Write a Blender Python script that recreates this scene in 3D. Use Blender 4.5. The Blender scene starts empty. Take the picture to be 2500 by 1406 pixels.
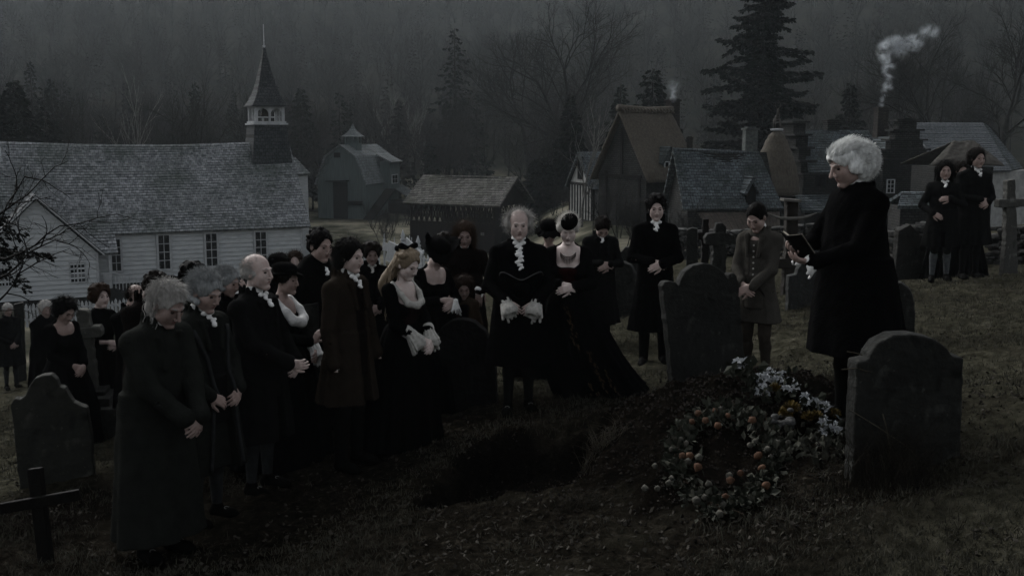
import bpy, math, random
import numpy as np
from mathutils import Matrix, Vector
R = math.radians
random.seed(7)
rng = np.random.default_rng(7)
C = bpy.context.scene.collection
scene = bpy.context.scene

# ------------------------------------------------------------------ camera
F = 2600.0                 # focal length in photo pixels (photo is 2500 x 1406)
PITCH = math.atan((703-335)/F)
CZ = 2.4
cam_d = bpy.data.cameras.new('camera'); cam = bpy.data.objects.new('camera', cam_d); C.objects.link(cam)
cam_d.sensor_width = 36; cam_d.lens = 36*F/2500
cam_d.clip_start = 0.05; cam_d.clip_end = 5000
cam.location = (0, 0, CZ); cam.rotation_euler = (math.pi/2-PITCH, 0, 0)
scene.camera = cam
def at(px, py, d):
    """world point seen at photo pixel (px,py) at distance d measured along +Y"""
    u = (px-1250)/F; v = (703-py)/F
    dy = math.cos(PITCH)+v*math.sin(PITCH); dz = -math.sin(PITCH)+v*math.cos(PITCH)
    return Vector((u/dy*d, d, CZ+dz/dy*d))
def proj(p):
    x, y, z = p[0], p[1], p[2]-CZ
    dep = y*math.cos(PITCH)-z*math.sin(PITCH); up = y*math.sin(PITCH)+z*math.cos(PITCH)
    return 1250+F*x/dep, 703-F*up/dep

# ------------------------------------------------------------------ light
world = bpy.data.worlds.new('World'); scene.world = world; world.use_nodes = True
wn = world.node_tree; wn.nodes.clear()
sky = wn.nodes.new('ShaderNodeTexSky'); sky.sky_type = 'NISHITA'; sky.sun_disc = False
SUN_EL, SUN_AZ = R(38), R(-35)
sky.sun_elevation = SUN_EL; sky.sun_rotation = SUN_AZ; sky.air_density = 1.0; sky.dust_density = 4.0; sky.ozone_density = 1.0
hsv = wn.nodes.new('ShaderNodeHueSaturation'); hsv.inputs['Saturation'].default_value = 0.22
bg = wn.nodes.new('ShaderNodeBackground'); bg.inputs['Strength'].default_value = 0.05
wo = wn.nodes.new('ShaderNodeOutputWorld')
wn.links.new(sky.outputs[0], hsv.inputs['Color']); wn.links.new(hsv.outputs[0], bg.inputs['Color']); wn.links.new(bg.outputs[0], wo.inputs['Surface'])
sun_d = bpy.data.lights.new('sun', 'SUN'); sun = bpy.data.objects.new('sun', sun_d); C.objects.link(sun)
sun_d.energy = 0.5; sun_d.angle = R(35); sun_d.color = (0.93, 0.97, 1.0)
sd = Vector((math.sin(SUN_AZ)*math.cos(SUN_EL), math.cos(SUN_AZ)*math.cos(SUN_EL), math.sin(SUN_EL)))
sun.rotation_euler = sd.to_track_quat('Z', 'Y').to_euler()
scene.view_settings.view_transform = 'Standard'; scene.view_settings.look = 'None'
scene.view_settings.gamma = 1; scene.view_settings.exposure = 2.1; scene.view_settings.use_curve_mapping = False
scene.render.engine = 'CYCLES'
cy = scene.cycles; cy.max_bounces = 4; cy.diffuse_bounces = 2; cy.volume_bounces = 0; cy.transparent_max_bounces = 6

# ------------------------------------------------------------------ helpers
def tag(o, label=None, cat=None, group=None, kind=None):
    if label: o['label'] = label
    if cat: o['category'] = cat
    if group: o['group'] = group
    if kind: o['kind'] = kind
    return o
def empty(name, loc=(0, 0, 0), rz=0):
    o = bpy.data.objects.new(name, None); C.objects.link(o); o.location = loc; o.rotation_euler = (0, 0, rz)
    o.empty_display_size = 0.2
    return o
def link(name, me, mat, parent=None):
    o = bpy.data.objects.new(name, me); C.objects.link(o)
    if mat is not None:
        for m in (mat if isinstance(mat, (list, tuple)) else [mat]): me.materials.append(m)
    if parent is not None: o.parent = parent
    return o
def np_mesh(name, V, Fc, mat, parent=None, smooth=True, uv=None):
    """V (n,3); Fc: (m,3|4) array or a list of such arrays"""
    me = bpy.data.meshes.new(name)
    Fs = [f for f in (Fc if isinstance(Fc, list) else [Fc]) if len(f)]
    V = np.asarray(V, np.float32)
    me.vertices.add(len(V)); me.vertices.foreach_set('co', V.ravel())
    nl = sum(f.size for f in Fs); npoly = sum(len(f) for f in Fs)
    me.loops.add(nl); me.polygons.add(npoly)
    me.loops.foreach_set('vertex_index', np.concatenate([np.asarray(f).ravel() for f in Fs]).astype(np.int32))
    tot = np.concatenate([np.full(len(f), f.shape[1]) for f in Fs]).astype(np.int32)
    st = np.concatenate([[0], np.cumsum(tot)[:-1]]).astype(np.int32)
    me.polygons.foreach_set('loop_start', st)
    me.polygons.foreach_set('use_smooth', np.full(npoly, smooth))
    me.update(calc_edges=True); me.validate()
    return link(name, me, mat, parent)

class MB:
    """collects boxes, prisms, tubes, polygons and links them as one mesh object"""
    def __init__(s): s.v = []; s.f = []
    def add(s, vs, fs):
        n = len(s.v); s.v += [tuple(v) for v in vs]; s.f += [tuple(i+n for i in f) for f in fs]
    def hexa(s, p):   # p: 4 bottom (ccw) then 4 top
        s.add(p, [(3, 2, 1, 0), (4, 5, 6, 7), (0, 1, 5, 4), (1, 2, 6, 5), (2, 3, 7, 6), (3, 0, 4, 7)])
    def box(s, x0, y0, z0, x1, y1, z1):
        s.hexa([(x0, y0, z0), (x1, y0, z0), (x1, y1, z0), (x0, y1, z0), (x0, y0, z1), (x1, y0, z1), (x1, y1, z1), (x0, y1, z1)])
    def frustum(s, cx, cy, z0, z1, a0, b0, a1, b1, dx=0, dy=0):
        s.hexa([(cx-a0, cy-b0, z0), (cx+a0, cy-b0, z0), (cx+a0, cy+b0, z0), (cx-a0, cy+b0, z0),
                (cx+dx-a1, cy+dy-b1, z1), (cx+dx+a1, cy+dy-b1, z1), (cx+dx+a1, cy+dy+b1, z1), (cx+dx-a1, cy+dy+b1, z1)])
    def prism(s, prof, x0, x1, axis='x'):
        """closed profile (list of (a,b)) extruded; axis x: (y,z) profile; axis y: (x,z) profile"""
        n = len(prof)
        if axis == 'x': A = [(x0, a, b) for a, b in prof]; B = [(x1, a, b) for a, b in prof]
        elif axis == 'y': A = [(a, x0, b) for a, b in prof]; B = [(a, x1, b) for a, b in prof]
        else: A = [(a, b, x0) for a, b in prof]; B = [(a, b, x1) for a, b in prof]
        s.add(A+B, [tuple(range(n))[::-1], tuple(range(n, 2*n))]+[(i, (i+1) % n, n+(i+1) % n, n+i) for i in range(n)])
    def beam(s, a, b, w, h=None, up=(0, 0, 1)):
        a = Vector(a); b = Vector(b); h = w if h is None else h
        d = (b-a).normalized(); up = Vector(up)
        if abs(d.dot(up)) > .98: up = Vector((0, 1, 0))
        r = d.cross(up).normalized()*w/2; u = r.cross(d).normalized()*h/2
        s.hexa([a-r-u, a+r-u, b+r-u, b-r-u, a-r+u, a+r+u, b+r+u, b-r+u])
    def tube(s, pts, rad, n=8, cap=True):
        pts = [Vector(p) for p in pts]
        rad = rad if isinstance(rad, (list, tuple)) else [rad]*len(pts)
        base = len(s.v); prev = None
        for i, p in enumerate(pts):
            t = (pts[min(i+1, len(pts)-1)]-pts[max(i-1, 0)]).normalized()
            if prev is None:
                prev = t.orthogonal().normalized()
            prev = (prev-t*prev.dot(t)).normalized(); q = t.cross(prev)
            for k in range(n):
                a = 2*math.pi*k/n; s.v.append(tuple(p+(prev*math.cos(a)+q*math.sin(a))*rad[i]))
        for i in range(len(pts)-1):
            for k in range(n):
                a = base+i*n+k; b = base+i*n+(k+1) % n
                s.f.append((a, b, b+n, a+n))
        if cap:
            s.f.append(tuple(base+k for k in range(n))[::-1]); e = base+(len(pts)-1)*n
            s.f.append(tuple(e+k for k in range(n)))
    def lathe(s, prof, c=(0, 0, 0), n=16, sy=1):
        base = len(s.v)
        for r, z in prof:
            for k in range(n):
                a = 2*math.pi*k/n; s.v.append((c[0]+r*math.cos(a), c[1]+r*math.sin(a)*sy, c[2]+z))
        for i in range(len(prof)-1):
            for k in range(n):
                a = base+i*n+k; b = base+i*n+(k+1) % n
                s.f.append((a, b, b+n, a+n))
        s.f.append(tuple(base+k for k in range(n))[::-1]); e = base+(len(prof)-1)*n
        s.f.append(tuple(e+k for k in range(n)))
    def build(s, name, mat, parent=None, smooth=False, bevel=0):
        me = bpy.data.meshes.new(name); me.from_pydata(s.v, [], s.f); me.update()
        if smooth:
            for p in me.polygons: p.use_smooth = True
        o = link(name, me, mat, parent)
        if bevel:
            m = o.modifiers.new('bevel', 'BEVEL'); m.width = bevel; m.segments = 2; m.limit_method = 'ANGLE'
        return o
def copy_tree(o, parent=None):
    c = o.copy(); C.objects.link(c)
    if parent is not None: c.parent = parent
    for ch in o.children: copy_tree(ch, c)
    return c

# smooth value noise in numpy
_perm = rng.random((64, 64, 8)).astype(np.float32)
def vnoise(x, y, z=0.0):
    x = np.asarray(x, np.float64); y = np.asarray(y, np.float64); z = np.asarray(z, np.float64)+np.zeros_like(x)
    xi = np.floor(x).astype(int); yi = np.floor(y).astype(int); zi = np.floor(z).astype(int)
    fx = x-xi; fy = y-yi; fz = z-zi
    fx = fx*fx*(3-2*fx); fy = fy*fy*(3-2*fy); fz = fz*fz*(3-2*fz)
    def g(a, b, c): return _perm[(xi+a) % 64, (yi+b) % 64, (zi+c) % 8]
    r = 0
    for a in (0, 1):
        for b in (0, 1):
            for c in (0, 1):
                r = r+g(a, b, c)*(fx if a else 1-fx)*(fy if b else 1-fy)*(fz if c else 1-fz)
    return r-0.5
def fbm(x, y, o=4, s=1.0):
    r = 0; a = 1.0
    for i in range(o):
        r = r+a*vnoise(x*s+i*13.7, y*s+i*7.3); s *= 2.03; a *= .5
    return r
def sst(t): t = np.clip(t, 0, 1); return t*t*(3-2*t)

# ------------------------------------------------------------------ materials
_mats = {}
ALB = .47      # the daylight is exposed for pale skin and linen; all other colours are scaled down to offset it
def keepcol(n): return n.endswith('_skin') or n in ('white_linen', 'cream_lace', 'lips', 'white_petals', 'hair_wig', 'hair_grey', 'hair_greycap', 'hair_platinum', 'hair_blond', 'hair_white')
def mat(name, col, rough=.85, col2=None, scale=8.0, detail=6, bump=0.0, bscale=None, amt=.5, spec=.25, stretch=(1, 1, 1), noise_rough=.6, sheen=0, coord='Object'):
    if name in _mats: return _mats[name]
    m = bpy.data.materials.new(name); m.use_nodes = True; nt = m.node_tree; b = nt.nodes['Principled BSDF']
    b.inputs['Roughness'].default_value = rough; b.inputs['Specular IOR Level'].default_value = spec
    if sheen:
        b.inputs['Sheen Weight'].default_value = sheen; b.inputs['Sheen Roughness'].default_value = .5
    tc = nt.nodes.new('ShaderNodeTexCoord'); mp = nt.nodes.new('ShaderNodeMapping'); mp.inputs['Scale'].default_value = stretch
    nt.links.new(tc.outputs[coord], mp.inputs[0])
    if col2 is None: col2 = tuple(c*.55 for c in col)
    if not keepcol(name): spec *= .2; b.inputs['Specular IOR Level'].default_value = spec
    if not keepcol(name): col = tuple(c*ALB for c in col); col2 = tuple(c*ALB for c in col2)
    n = nt.nodes.new('ShaderNodeTexNoise'); n.inputs['Scale'].default_value = scale; n.inputs['Detail'].default_value = detail; n.inputs['Roughness'].default_value = noise_rough
    nt.links.new(mp.outputs[0], n.inputs['Vector'])
    r = nt.nodes.new('ShaderNodeValToRGB'); r.color_ramp.elements[0].position = .5-.5*amt*.6; r.color_ramp.elements[1].position = .5+.5*amt*.6
    r.color_ramp.elements[0].color = (*col2, 1); r.color_ramp.elements[1].color = (*col, 1)
    nt.links.new(n.outputs['Fac'], r.inputs[0]); nt.links.new(r.outputs[0], b.inputs['Base Color'])
    if bump:
        n2 = nt.nodes.new('ShaderNodeTexNoise'); n2.inputs['Scale'].default_value = bscale or scale*3; n2.inputs['Detail'].default_value = 5
        nt.links.new(mp.outputs[0], n2.inputs['Vector'])
        bp = nt.nodes.new('ShaderNodeBump'); bp.inputs['Strength'].default_value = bump; bp.inputs['Distance'].default_value = .02
        nt.links.new(n2.outputs['Fac'], bp.inputs['Height']); nt.links.new(bp.outputs[0], b.inputs['Normal'])
    _mats[name] = m
    return m
def brickmat(name, c1, c2, mortar, bw, bh, axis='xz', zs=1.0, stain=None, squash=1, msize=.012, bump=.6, stain_scale=.35, stain_amt=.6, fine=None):
    """shingles, boards, slates, rubble: brick texture laid in object space"""
    if name in _mats: return _mats[name]
    m = bpy.data.materials.new(name); m.use_nodes = True; nt = m.node_tree; b = nt.nodes['Principled BSDF']
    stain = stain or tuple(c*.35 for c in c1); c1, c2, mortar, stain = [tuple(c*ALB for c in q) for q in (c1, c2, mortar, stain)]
    b.inputs['Roughness'].default_value = .85; b.inputs['Specular IOR Level'].default_value = .05
    tc = nt.nodes.new('ShaderNodeTexCoord'); sp = nt.nodes.new('ShaderNodeSeparateXYZ'); cb = nt.nodes.new('ShaderNodeCombineXYZ')
    nt.links.new(tc.outputs['Object'], sp.inputs[0])
    # a little waviness so courses are never ruler-straight
    nz = nt.nodes.new('ShaderNodeTexNoise'); nz.inputs['Scale'].default_value = 1.1; nz.inputs['Detail'].default_value = 3
    nt.links.new(tc.outputs['Object'], nz.inputs['Vector'])
    mz = nt.nodes.new('ShaderNodeMath'); mz.operation = 'MULTIPLY_ADD'; mz.inputs[1].default_value = zs
    wv = nt.nodes.new('ShaderNodeMath'); wv.operation = 'MULTIPLY'; wv.inputs[1].default_value = .12
    nt.links.new(nz.outputs['Fac'], wv.inputs[0]); nt.links.new(sp.outputs['Z'], mz.inputs[0]); nt.links.new(wv.outputs[0], mz.inputs[2])
    if axis[0] == 's':
        sm = nt.nodes.new('ShaderNodeMath'); sm.operation = 'ADD'; nt.links.new(sp.outputs['X'], sm.inputs[0]); nt.links.new(sp.outputs['Y'], sm.inputs[1]); nt.links.new(sm.outputs[0], cb.inputs[0])
    else: nt.links.new(sp.outputs['X' if axis[0] == 'x' else 'Y'], cb.inputs[0])
    nt.links.new(mz.outputs[0], cb.inputs[1])
    br = nt.nodes.new('ShaderNodeTexBrick'); br.inputs['Scale'].default_value = 1; br.inputs['Brick Width'].default_value = bw; br.inputs['Row Height'].default_value = bh
    br.inputs['Color1'].default_value = (*c1, 1); br.inputs['Color2'].default_value = (*c2, 1); br.inputs['Mortar'].default_value = (*mortar, 1)
    br.inputs['Mortar Size'].default_value = msize; br.inputs['Mortar Smooth'].default_value = .3; br.inputs['Bias'].default_value = -.2
    nt.links.new(cb.outputs[0], br.inputs['Vector'])
    n = nt.nodes.new('ShaderNodeTexNoise'); n.inputs['Scale'].default_value = stain_scale; n.inputs['Detail'].default_value = 8; n.inputs['Roughness'].default_value = .65
    nt.links.new(tc.outputs['Object'], n.inputs['Vector'])
    rr = nt.nodes.new('ShaderNodeMapRange'); rr.inputs[1].default_value = .42; rr.inputs[2].default_value = .62; rr.inputs[3].default_value = 0; rr.inputs[4].default_value = stain_amt
    nt.links.new(n.outputs['Fac'], rr.inputs[0])
    mx = nt.nodes.new('ShaderNodeMixRGB'); mx.inputs[2].default_value = (*(stain or tuple(c*.35 for c in c1)), 1)
    nt.links.new(rr.outputs[0], mx.inputs[0]); nt.links.new(br.outputs['Color'], mx.inputs[1])
    n3 = nt.nodes.new('ShaderNodeTexNoise'); n3.inputs['Scale'].default_value = fine or 3.0/bw; n3.inputs['Detail'].default_value = 3
    nt.links.new(tc.outputs['Object'], n3.inputs['Vector'])
    m2 = nt.nodes.new('ShaderNodeMixRGB'); m2.blend_type = 'MULTIPLY'; m2.inputs[0].default_value = .75
    r3 = nt.nodes.new('ShaderNodeValToRGB'); r3.color_ramp.elements[0].position = .35; r3.color_ramp.elements[1].position = .62
    r3.color_ramp.elements[0].color = (.35, .37, .38, 1); r3.color_ramp.elements[1].color = (1, 1, 1, 1)
    nt.links.new(n3.outputs['Fac'], r3.inputs[0]); nt.links.new(mx.outputs[0], m2.inputs[1]); nt.links.new(r3.outputs[0], m2.inputs[2])
    nt.links.new(m2.outputs[0], b.inputs['Base Color'])
    bp = nt.nodes.new('ShaderNodeBump'); bp.inputs['Strength'].default_value = bump; bp.inputs['Distance'].default_value = .04
    nt.links.new(br.outputs['Fac'], bp.inputs['Height']); bp.invert = True; nt.links.new(bp.outputs[0], b.inputs['Normal'])
    _mats[name] = m
    return m
# ------------------------------------------------------------------ terrain
_cp = [(380,1375,6.85),(630,1205,8.1),(840,1130,8.6),(975,1085,9.0),(1265,1010,9.4),(1600,888,11.1),(1860,935,9.3),(2090,1040,7.0),
       (2210,1165,5.8),(2290,690,15.2),(2420,675,15.2),(1525,770,14.5),(1965,755,13.0),(1700,645,22),(1950,645,21),(2250,690,19),
       (2480,650,19),(120,1150,9.3),(20,945,21),(250,1045,11.5),(60,880,26),(1250,1378,5.5),(2450,1378,4.75),(50,1378,6.6),
       (1100,870,13),(800,900,14),(1100,760,20),(2700,700,14),(3000,1000,6)]
_cx = np.array([list(at(*c)) for c in _cp])
_cx = np.vstack([_cx, [[0, -6, CZ-1.9], [6, -6, CZ-1.0], [-8, -4, CZ-3.2], [12, 4, CZ-1.2], [-14, 8, CZ-4.6], [16, 12, CZ-1.5]]])
def _tk(r2): return .5*r2*np.log(r2+1e-9)
_n = len(_cx)
_K = _tk((_cx[:, None, 0]-_cx[None, :, 0])**2+(_cx[:, None, 1]-_cx[None, :, 1])**2)+np.eye(_n)*.6
_P = np.c_[np.ones(_n), _cx[:, 0], _cx[:, 1]]
_A = np.block([[_K, _P], [_P.T, np.zeros((3, 3))]])
_W = np.linalg.solve(_A, np.r_[_cx[:, 2], 0, 0, 0])
def _near(x, y):
    x = np.clip(x, -16, 16); y = np.clip(y, -6, 28)
    r = _W[-3]+_W[-2]*x+_W[-1]*y
    for i in range(_n): r = r+_W[i]*_tk((x-_cx[i, 0])**2+(y-_cx[i, 1])**2)
    return r
VAL = CZ-8.3
# the open grave: four corners on the ground, far-left, far-right, near-right, near-left
PIT_C = [at(1165, 1062, 8.75), at(1490, 1045, 8.6), at(1425, 1240, 6.8), at(1030, 1225, 7.1)]
MND = (at(1745, 1085, 7.7), 1.1, 1.6)
def _inquad(x, y, q, w=.11):
    r = 1e9
    for i in range(4):
        a = q[i]; b = q[(i+1) % 4]; ex, ey = b.x-a.x, b.y-a.y; L = math.hypot(ex, ey)
        r = np.minimum(r, ((x-a.x)*ey-(y-a.y)*ex)/L)
    return r        # >0 inside
def hill(x, y):
    """wooded valley side: starts further off on the left, closer on the right"""
    d0 = 112+8*np.sin(x/60)-np.clip(x, 0, 90)*.4
    t = np.clip(y-d0, 0, None)
    top = 76+12*fbm(x/110., y/110., 2)+np.clip(x, 0, 150)*.2
    return top*(np.clip(t, 0, 600)/390.)**1.5+np.clip(t/30, 0, 1)*3*fbm(x/30., y/30., 3)
def G(x, y, detail=True):
    x = np.asarray(x, float); y = np.asarray(y, float)
    z = _near(x, y)
    d = .9*fbm(x/26., y/26., 2)*np.clip((y-40)/30, 0, 1)
    t = sst((y-(23+np.clip(x, -10, 10)*.25))/24.)
    rise = 3.2*sst((x+3)/9)*sst((y-30)/14)*(1-sst((y-92)/25))
    z = z*(1-t)+(VAL+d+rise)*t
    z = z+hill(x, y)
    # mound
    mc = MND[0]; a = R(-18); dx = x-mc.x; dy = y-mc.y
    u = dx*math.cos(a)+dy*math.sin(a); v = -dx*math.sin(a)+dy*math.cos(a)
    m = 1-(u/MND[1])**2-(v/MND[2])**2
    wob = fbm(x*1.3, y*1.3, 3)*.3
    z = z+.40*sst((m+wob*.6)*.75)*(1-sst((-m)*2))
    # grave pit
    pw = fbm(x*2.2, y*2.2, 3)*.17+fbm(x*7, y*7, 3)*.09
    i = _inquad(x, y, PIT_C)+pw*.9
    z = z-.42*sst(i/.34+.3)*(i > -.1)
    if detail:
        near = np.clip(1-(y-15)/15., 0, 1)
        z = z+near*(.06*fbm(x*.9, y*.9, 3)+.055*fbm(x*3.5, y*3.5, 3)+.045*np.abs(fbm(x*9, y*9, 3))+.02*fbm(x*22, y*22, 2))
        s = np.clip(m*2+.6, 0, 1)+np.clip(i*6+1, 0, 1)*.9
        z = z+near*np.clip(s, 0, 1)*(.07*fbm(x*9, y*9, 3)+.03*np.abs(fbm(x*26, y*26, 2)))
    return z
def g1(x, y): return float(G(np.array([x]), np.array([y]), False)[0])
def ground_pt(px, py, lo=3, hi=30):
    """first point where the ray through the photo pixel meets the ground"""
    ds = np.linspace(lo, hi, 400); P = np.array([list(at(px, py, d)) for d in ds])
    k = np.argmax(P[:, 2] < G(P[:, 0], P[:, 1], False))
    return Vector(P[k])
def trampled(x, y):
    """0 on open turf, 1 on mud trodden by the crowd and before the grave"""
    c = at(1000, 1150, 8.0); a = 1-((x-c.x)/4.2)**2-((y-c.y+.6)/3.1)**2
    return sst(a*1.2+.35+fbm(x*.8, y*.8, 3)*.8)
def build_ground():
    ys = np.concatenate([np.linspace(-6, 3.8, 25), np.arange(4, 12, .045), np.arange(12, 22, .16), 22*np.exp(np.linspace(.01, math.log(60/22), 60)), 60*np.exp(np.linspace(.02, math.log(900/60), 110))])
    us = np.linspace(-1.15, 1.15, 640)
    U, Y = np.meshgrid(us, ys); X = U*(Y+8)
    Z = G(X, Y)
    V = np.stack([X, Y, Z], -1).reshape(-1, 3); ny, nx = X.shape
    i = np.arange((ny-1)*(nx-1)); r = i//(nx-1); c = i % (nx-1); a = r*nx+c
    Fq = np.stack([a, a+1, a+nx+1, a+nx], 1)
    m = bpy.data.materials.new('turf_and_earth'); m.use_nodes = True; nt = m.node_tree; b = nt.nodes['Principled BSDF']
    b.inputs['Roughness'].default_value = 1; b.inputs['Specular IOR Level'].default_value = 0
    tc = nt.nodes.new('ShaderNodeTexCoord')
    def noise(s, d=6, rg=.6):
        n = nt.nodes.new('ShaderNodeTexNoise'); n.inputs['Scale'].default_value = s; n.inputs['Detail'].default_value = d; n.inputs['Roughness'].default_value = rg
        nt.links.new(tc.outputs['Object'], n.inputs['Vector']); return n
    def ramp(src, stops, gain=1.5):
        r = nt.nodes.new('ShaderNodeValToRGB')
        while len(r.color_ramp.elements) < len(stops): r.color_ramp.elements.new(.5)
        for e, (p, c) in zip(r.color_ramp.elements, stops): e.position = p; e.color = (*(c if c[0] in (0, 1) else tuple(q*ALB*gain for q in c)), 1)
        nt.links.new(src, r.inputs[0]); return r
    turf = ramp(noise(9, 8, .7).outputs['Fac'], [(.32, (.010, .0095, .0075)), (.48, (.031, .030, .021)), (.62, (.058, .055, .040)), (.76, (.12, .112, .088))])
    patch = ramp(noise(.9, 5).outputs['Fac'], [(.42, (0, 0, 0)), (.58, (1, 1, 1))])
    tr_ = nt.nodes.new('ShaderNodeAttribute'); tr_.attribute_name = 'trampled'
    pm = nt.nodes.new('ShaderNodeMath'); pm.operation = 'ADD'; pm.use_clamp = True; ps = nt.nodes.new('ShaderNodeMath'); ps.operation = 'SUBTRACT'; ps.inputs[0].default_value = .62
    nt.links.new(tr_.outputs['Fac'], ps.inputs[1]); nt.links.new(patch.outputs[0], pm.inputs[0]); nt.links.new(ps.outputs[0], pm.inputs[1])
    pq = nt.nodes.new('ShaderNodeMath'); pq.operation = 'SUBTRACT'; pq.inputs[0].default_value = 1.15; pq.use_clamp = True; nt.links.new(tr_.outputs['Fac'], pq.inputs[1])
    pmu = nt.nodes.new('ShaderNodeMath'); pmu.operation = 'MULTIPLY'; nt.links.new(pm.outputs[0], pmu.inputs[0]); nt.links.new(pq.outputs[0], pmu.inputs[1])
    mud = ramp(noise(14, 8, .75).outputs['Fac'], [(.38, (.0034, .0030, .0025)), (.55, (.0115, .0100, .0078)), (.69, (.038, .034, .0265))])
    mx = nt.nodes.new('ShaderNodeMixRGB'); nt.links.new(pmu.outputs[0], mx.inputs[0]); nt.links.new(mud.outputs[0], mx.inputs[1]); nt.links.new(turf.outputs[0], mx.inputs[2])
    at_ = nt.nodes.new('ShaderNodeAttribute'); at_.attribute_name = 'zone'
    sx = nt.nodes.new('ShaderNodeSeparateColor'); nt.links.new(at_.outputs['Color'], sx.inputs[0])
    earth = ramp(noise(22, 8, .75).outputs['Fac'], [(.4, (.0022, .0019, .0016)), (.58, (.0062, .0053, .0044)), (.73, (.021, .018, .0145))])
    m2 = nt.nodes.new('ShaderNodeMixRGB'); nt.links.new(sx.outputs[0], m2.inputs[0]); nt.links.new(mx.outputs[0], m2.inputs[1]); nt.links.new(earth.outputs[0], m2.inputs[2])
    mead = ramp(noise(.22, 8, .7).outputs['Fac'], [(.40, (.016, .017, .012)), (.5, (.05, .049, .037)), (.60, (.12, .112, .086))], 1.7)
    m3 = nt.nodes.new('ShaderNodeMixRGB'); nt.links.new(sx.outputs[1], m3.inputs[0]); nt.links.new(m2.outputs[0], m3.inputs[1]); nt.links.new(mead.outputs[0], m3.inputs[2])
    wood = ramp(noise(.08, 8, .7).outputs['Fac'], [(.4, (.008, .009, .007)), (.6, (.018, .017, .013))])
    m4 = nt.nodes.new('ShaderNodeMixRGB'); nt.links.new(sx.outputs[2], m4.inputs[0]); nt.links.new(m3.outputs[0], m4.inputs[1]); nt.links.new(wood.outputs[0], m4.inputs[2])
    nt.links.new(m4.outputs[0], b.inputs['Base Color'])
    bp = nt.nodes.new('ShaderNodeBump'); bp.inputs['Strength'].default_value = .9; bp.inputs['Distance'].default_value = .03
    nt.links.new(noise(30, 8, .75).outputs['Fac'], bp.inputs['Height']); nt.links.new(bp.outputs[0], b.inputs['Normal'])
    o = np_mesh('ground', V, Fq, m); tag(o, kind='structure')
    mc = MND[0]; a = R(-18); dx = X-mc.x; dy = Y-mc.y
    u = dx*math.cos(a)+dy*math.sin(a); v = -dx*math.sin(a)+dy*math.cos(a)
    mm = 1-(u/MND[1])**2-(v/MND[2])**2+fbm(X*2, Y*2, 3)*.7
    ii = _inquad(X, Y, PIT_C)+fbm(X*3, Y*3, 3)*.25
    fl = ground_pt(330, 1290); e2 = 1-((X-fl.x+.75)/.75)**2-((Y-fl.y-.25)/.8)**2+fbm(X*2, Y*2, 3)*.6
    rr = np.clip(np.maximum(np.maximum(mm*3+.5, ii*7+.9), e2*3), 0, 1)
    bl = sst((hill(X, Y)-1.0)/3); gr = sst((Y-22)/14)
    col = np.stack([rr, gr, bl, np.ones_like(rr)], -1).reshape(-1, 4).astype(np.float32)
    ca = o.data.color_attributes.new('zone', 'FLOAT_COLOR', 'POINT'); ca.data.foreach_set('color', col.ravel())
    tv = trampled(X, Y); tattr = o.data.attributes.new('trampled', 'FLOAT', 'POINT'); tattr.data.foreach_set('value', tv.ravel().astype(np.float32))
    return o
ground = build_ground()
# ------------------------------------------------------------------ buildings
class Frame:
    """a building's own frame: origin below pixel (px,py) at distance d; local x runs along ang"""
    def __init__(s, px, py, d, ang, zb=None):
        p = at(px, py, d); s.a = R(ang); s.D = Vector((math.cos(s.a), math.sin(s.a), 0)); s.N = Vector((-math.sin(s.a), math.cos(s.a), 0))
        s.O = Vector((p.x, p.y, g1(p.x, p.y)-.15 if zb is None else zb))
    def loc(s, px, py, y=0.0):
        q = at(px, py, 1.0); o = Vector((0, 0, CZ)); r = q-o
        t = (s.O+s.N*y-o).dot(s.N)/r.dot(s.N); w = o+r*t-s.O
        return w.dot(s.D), w.z
    def side(s, px, py, x=0.0):
        """pixel meets the plane local x = const -> (y,z)"""
        q = at(px, py, 1.0); o = Vector((0, 0, CZ)); r = q-o
        t = (s.O+s.D*x-o).dot(s.D)/r.dot(s.D); w = o+r*t-s.O
        return w.dot(s.N), w.z
    def root(s, name): return empty(name, s.O, s.a)

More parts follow.
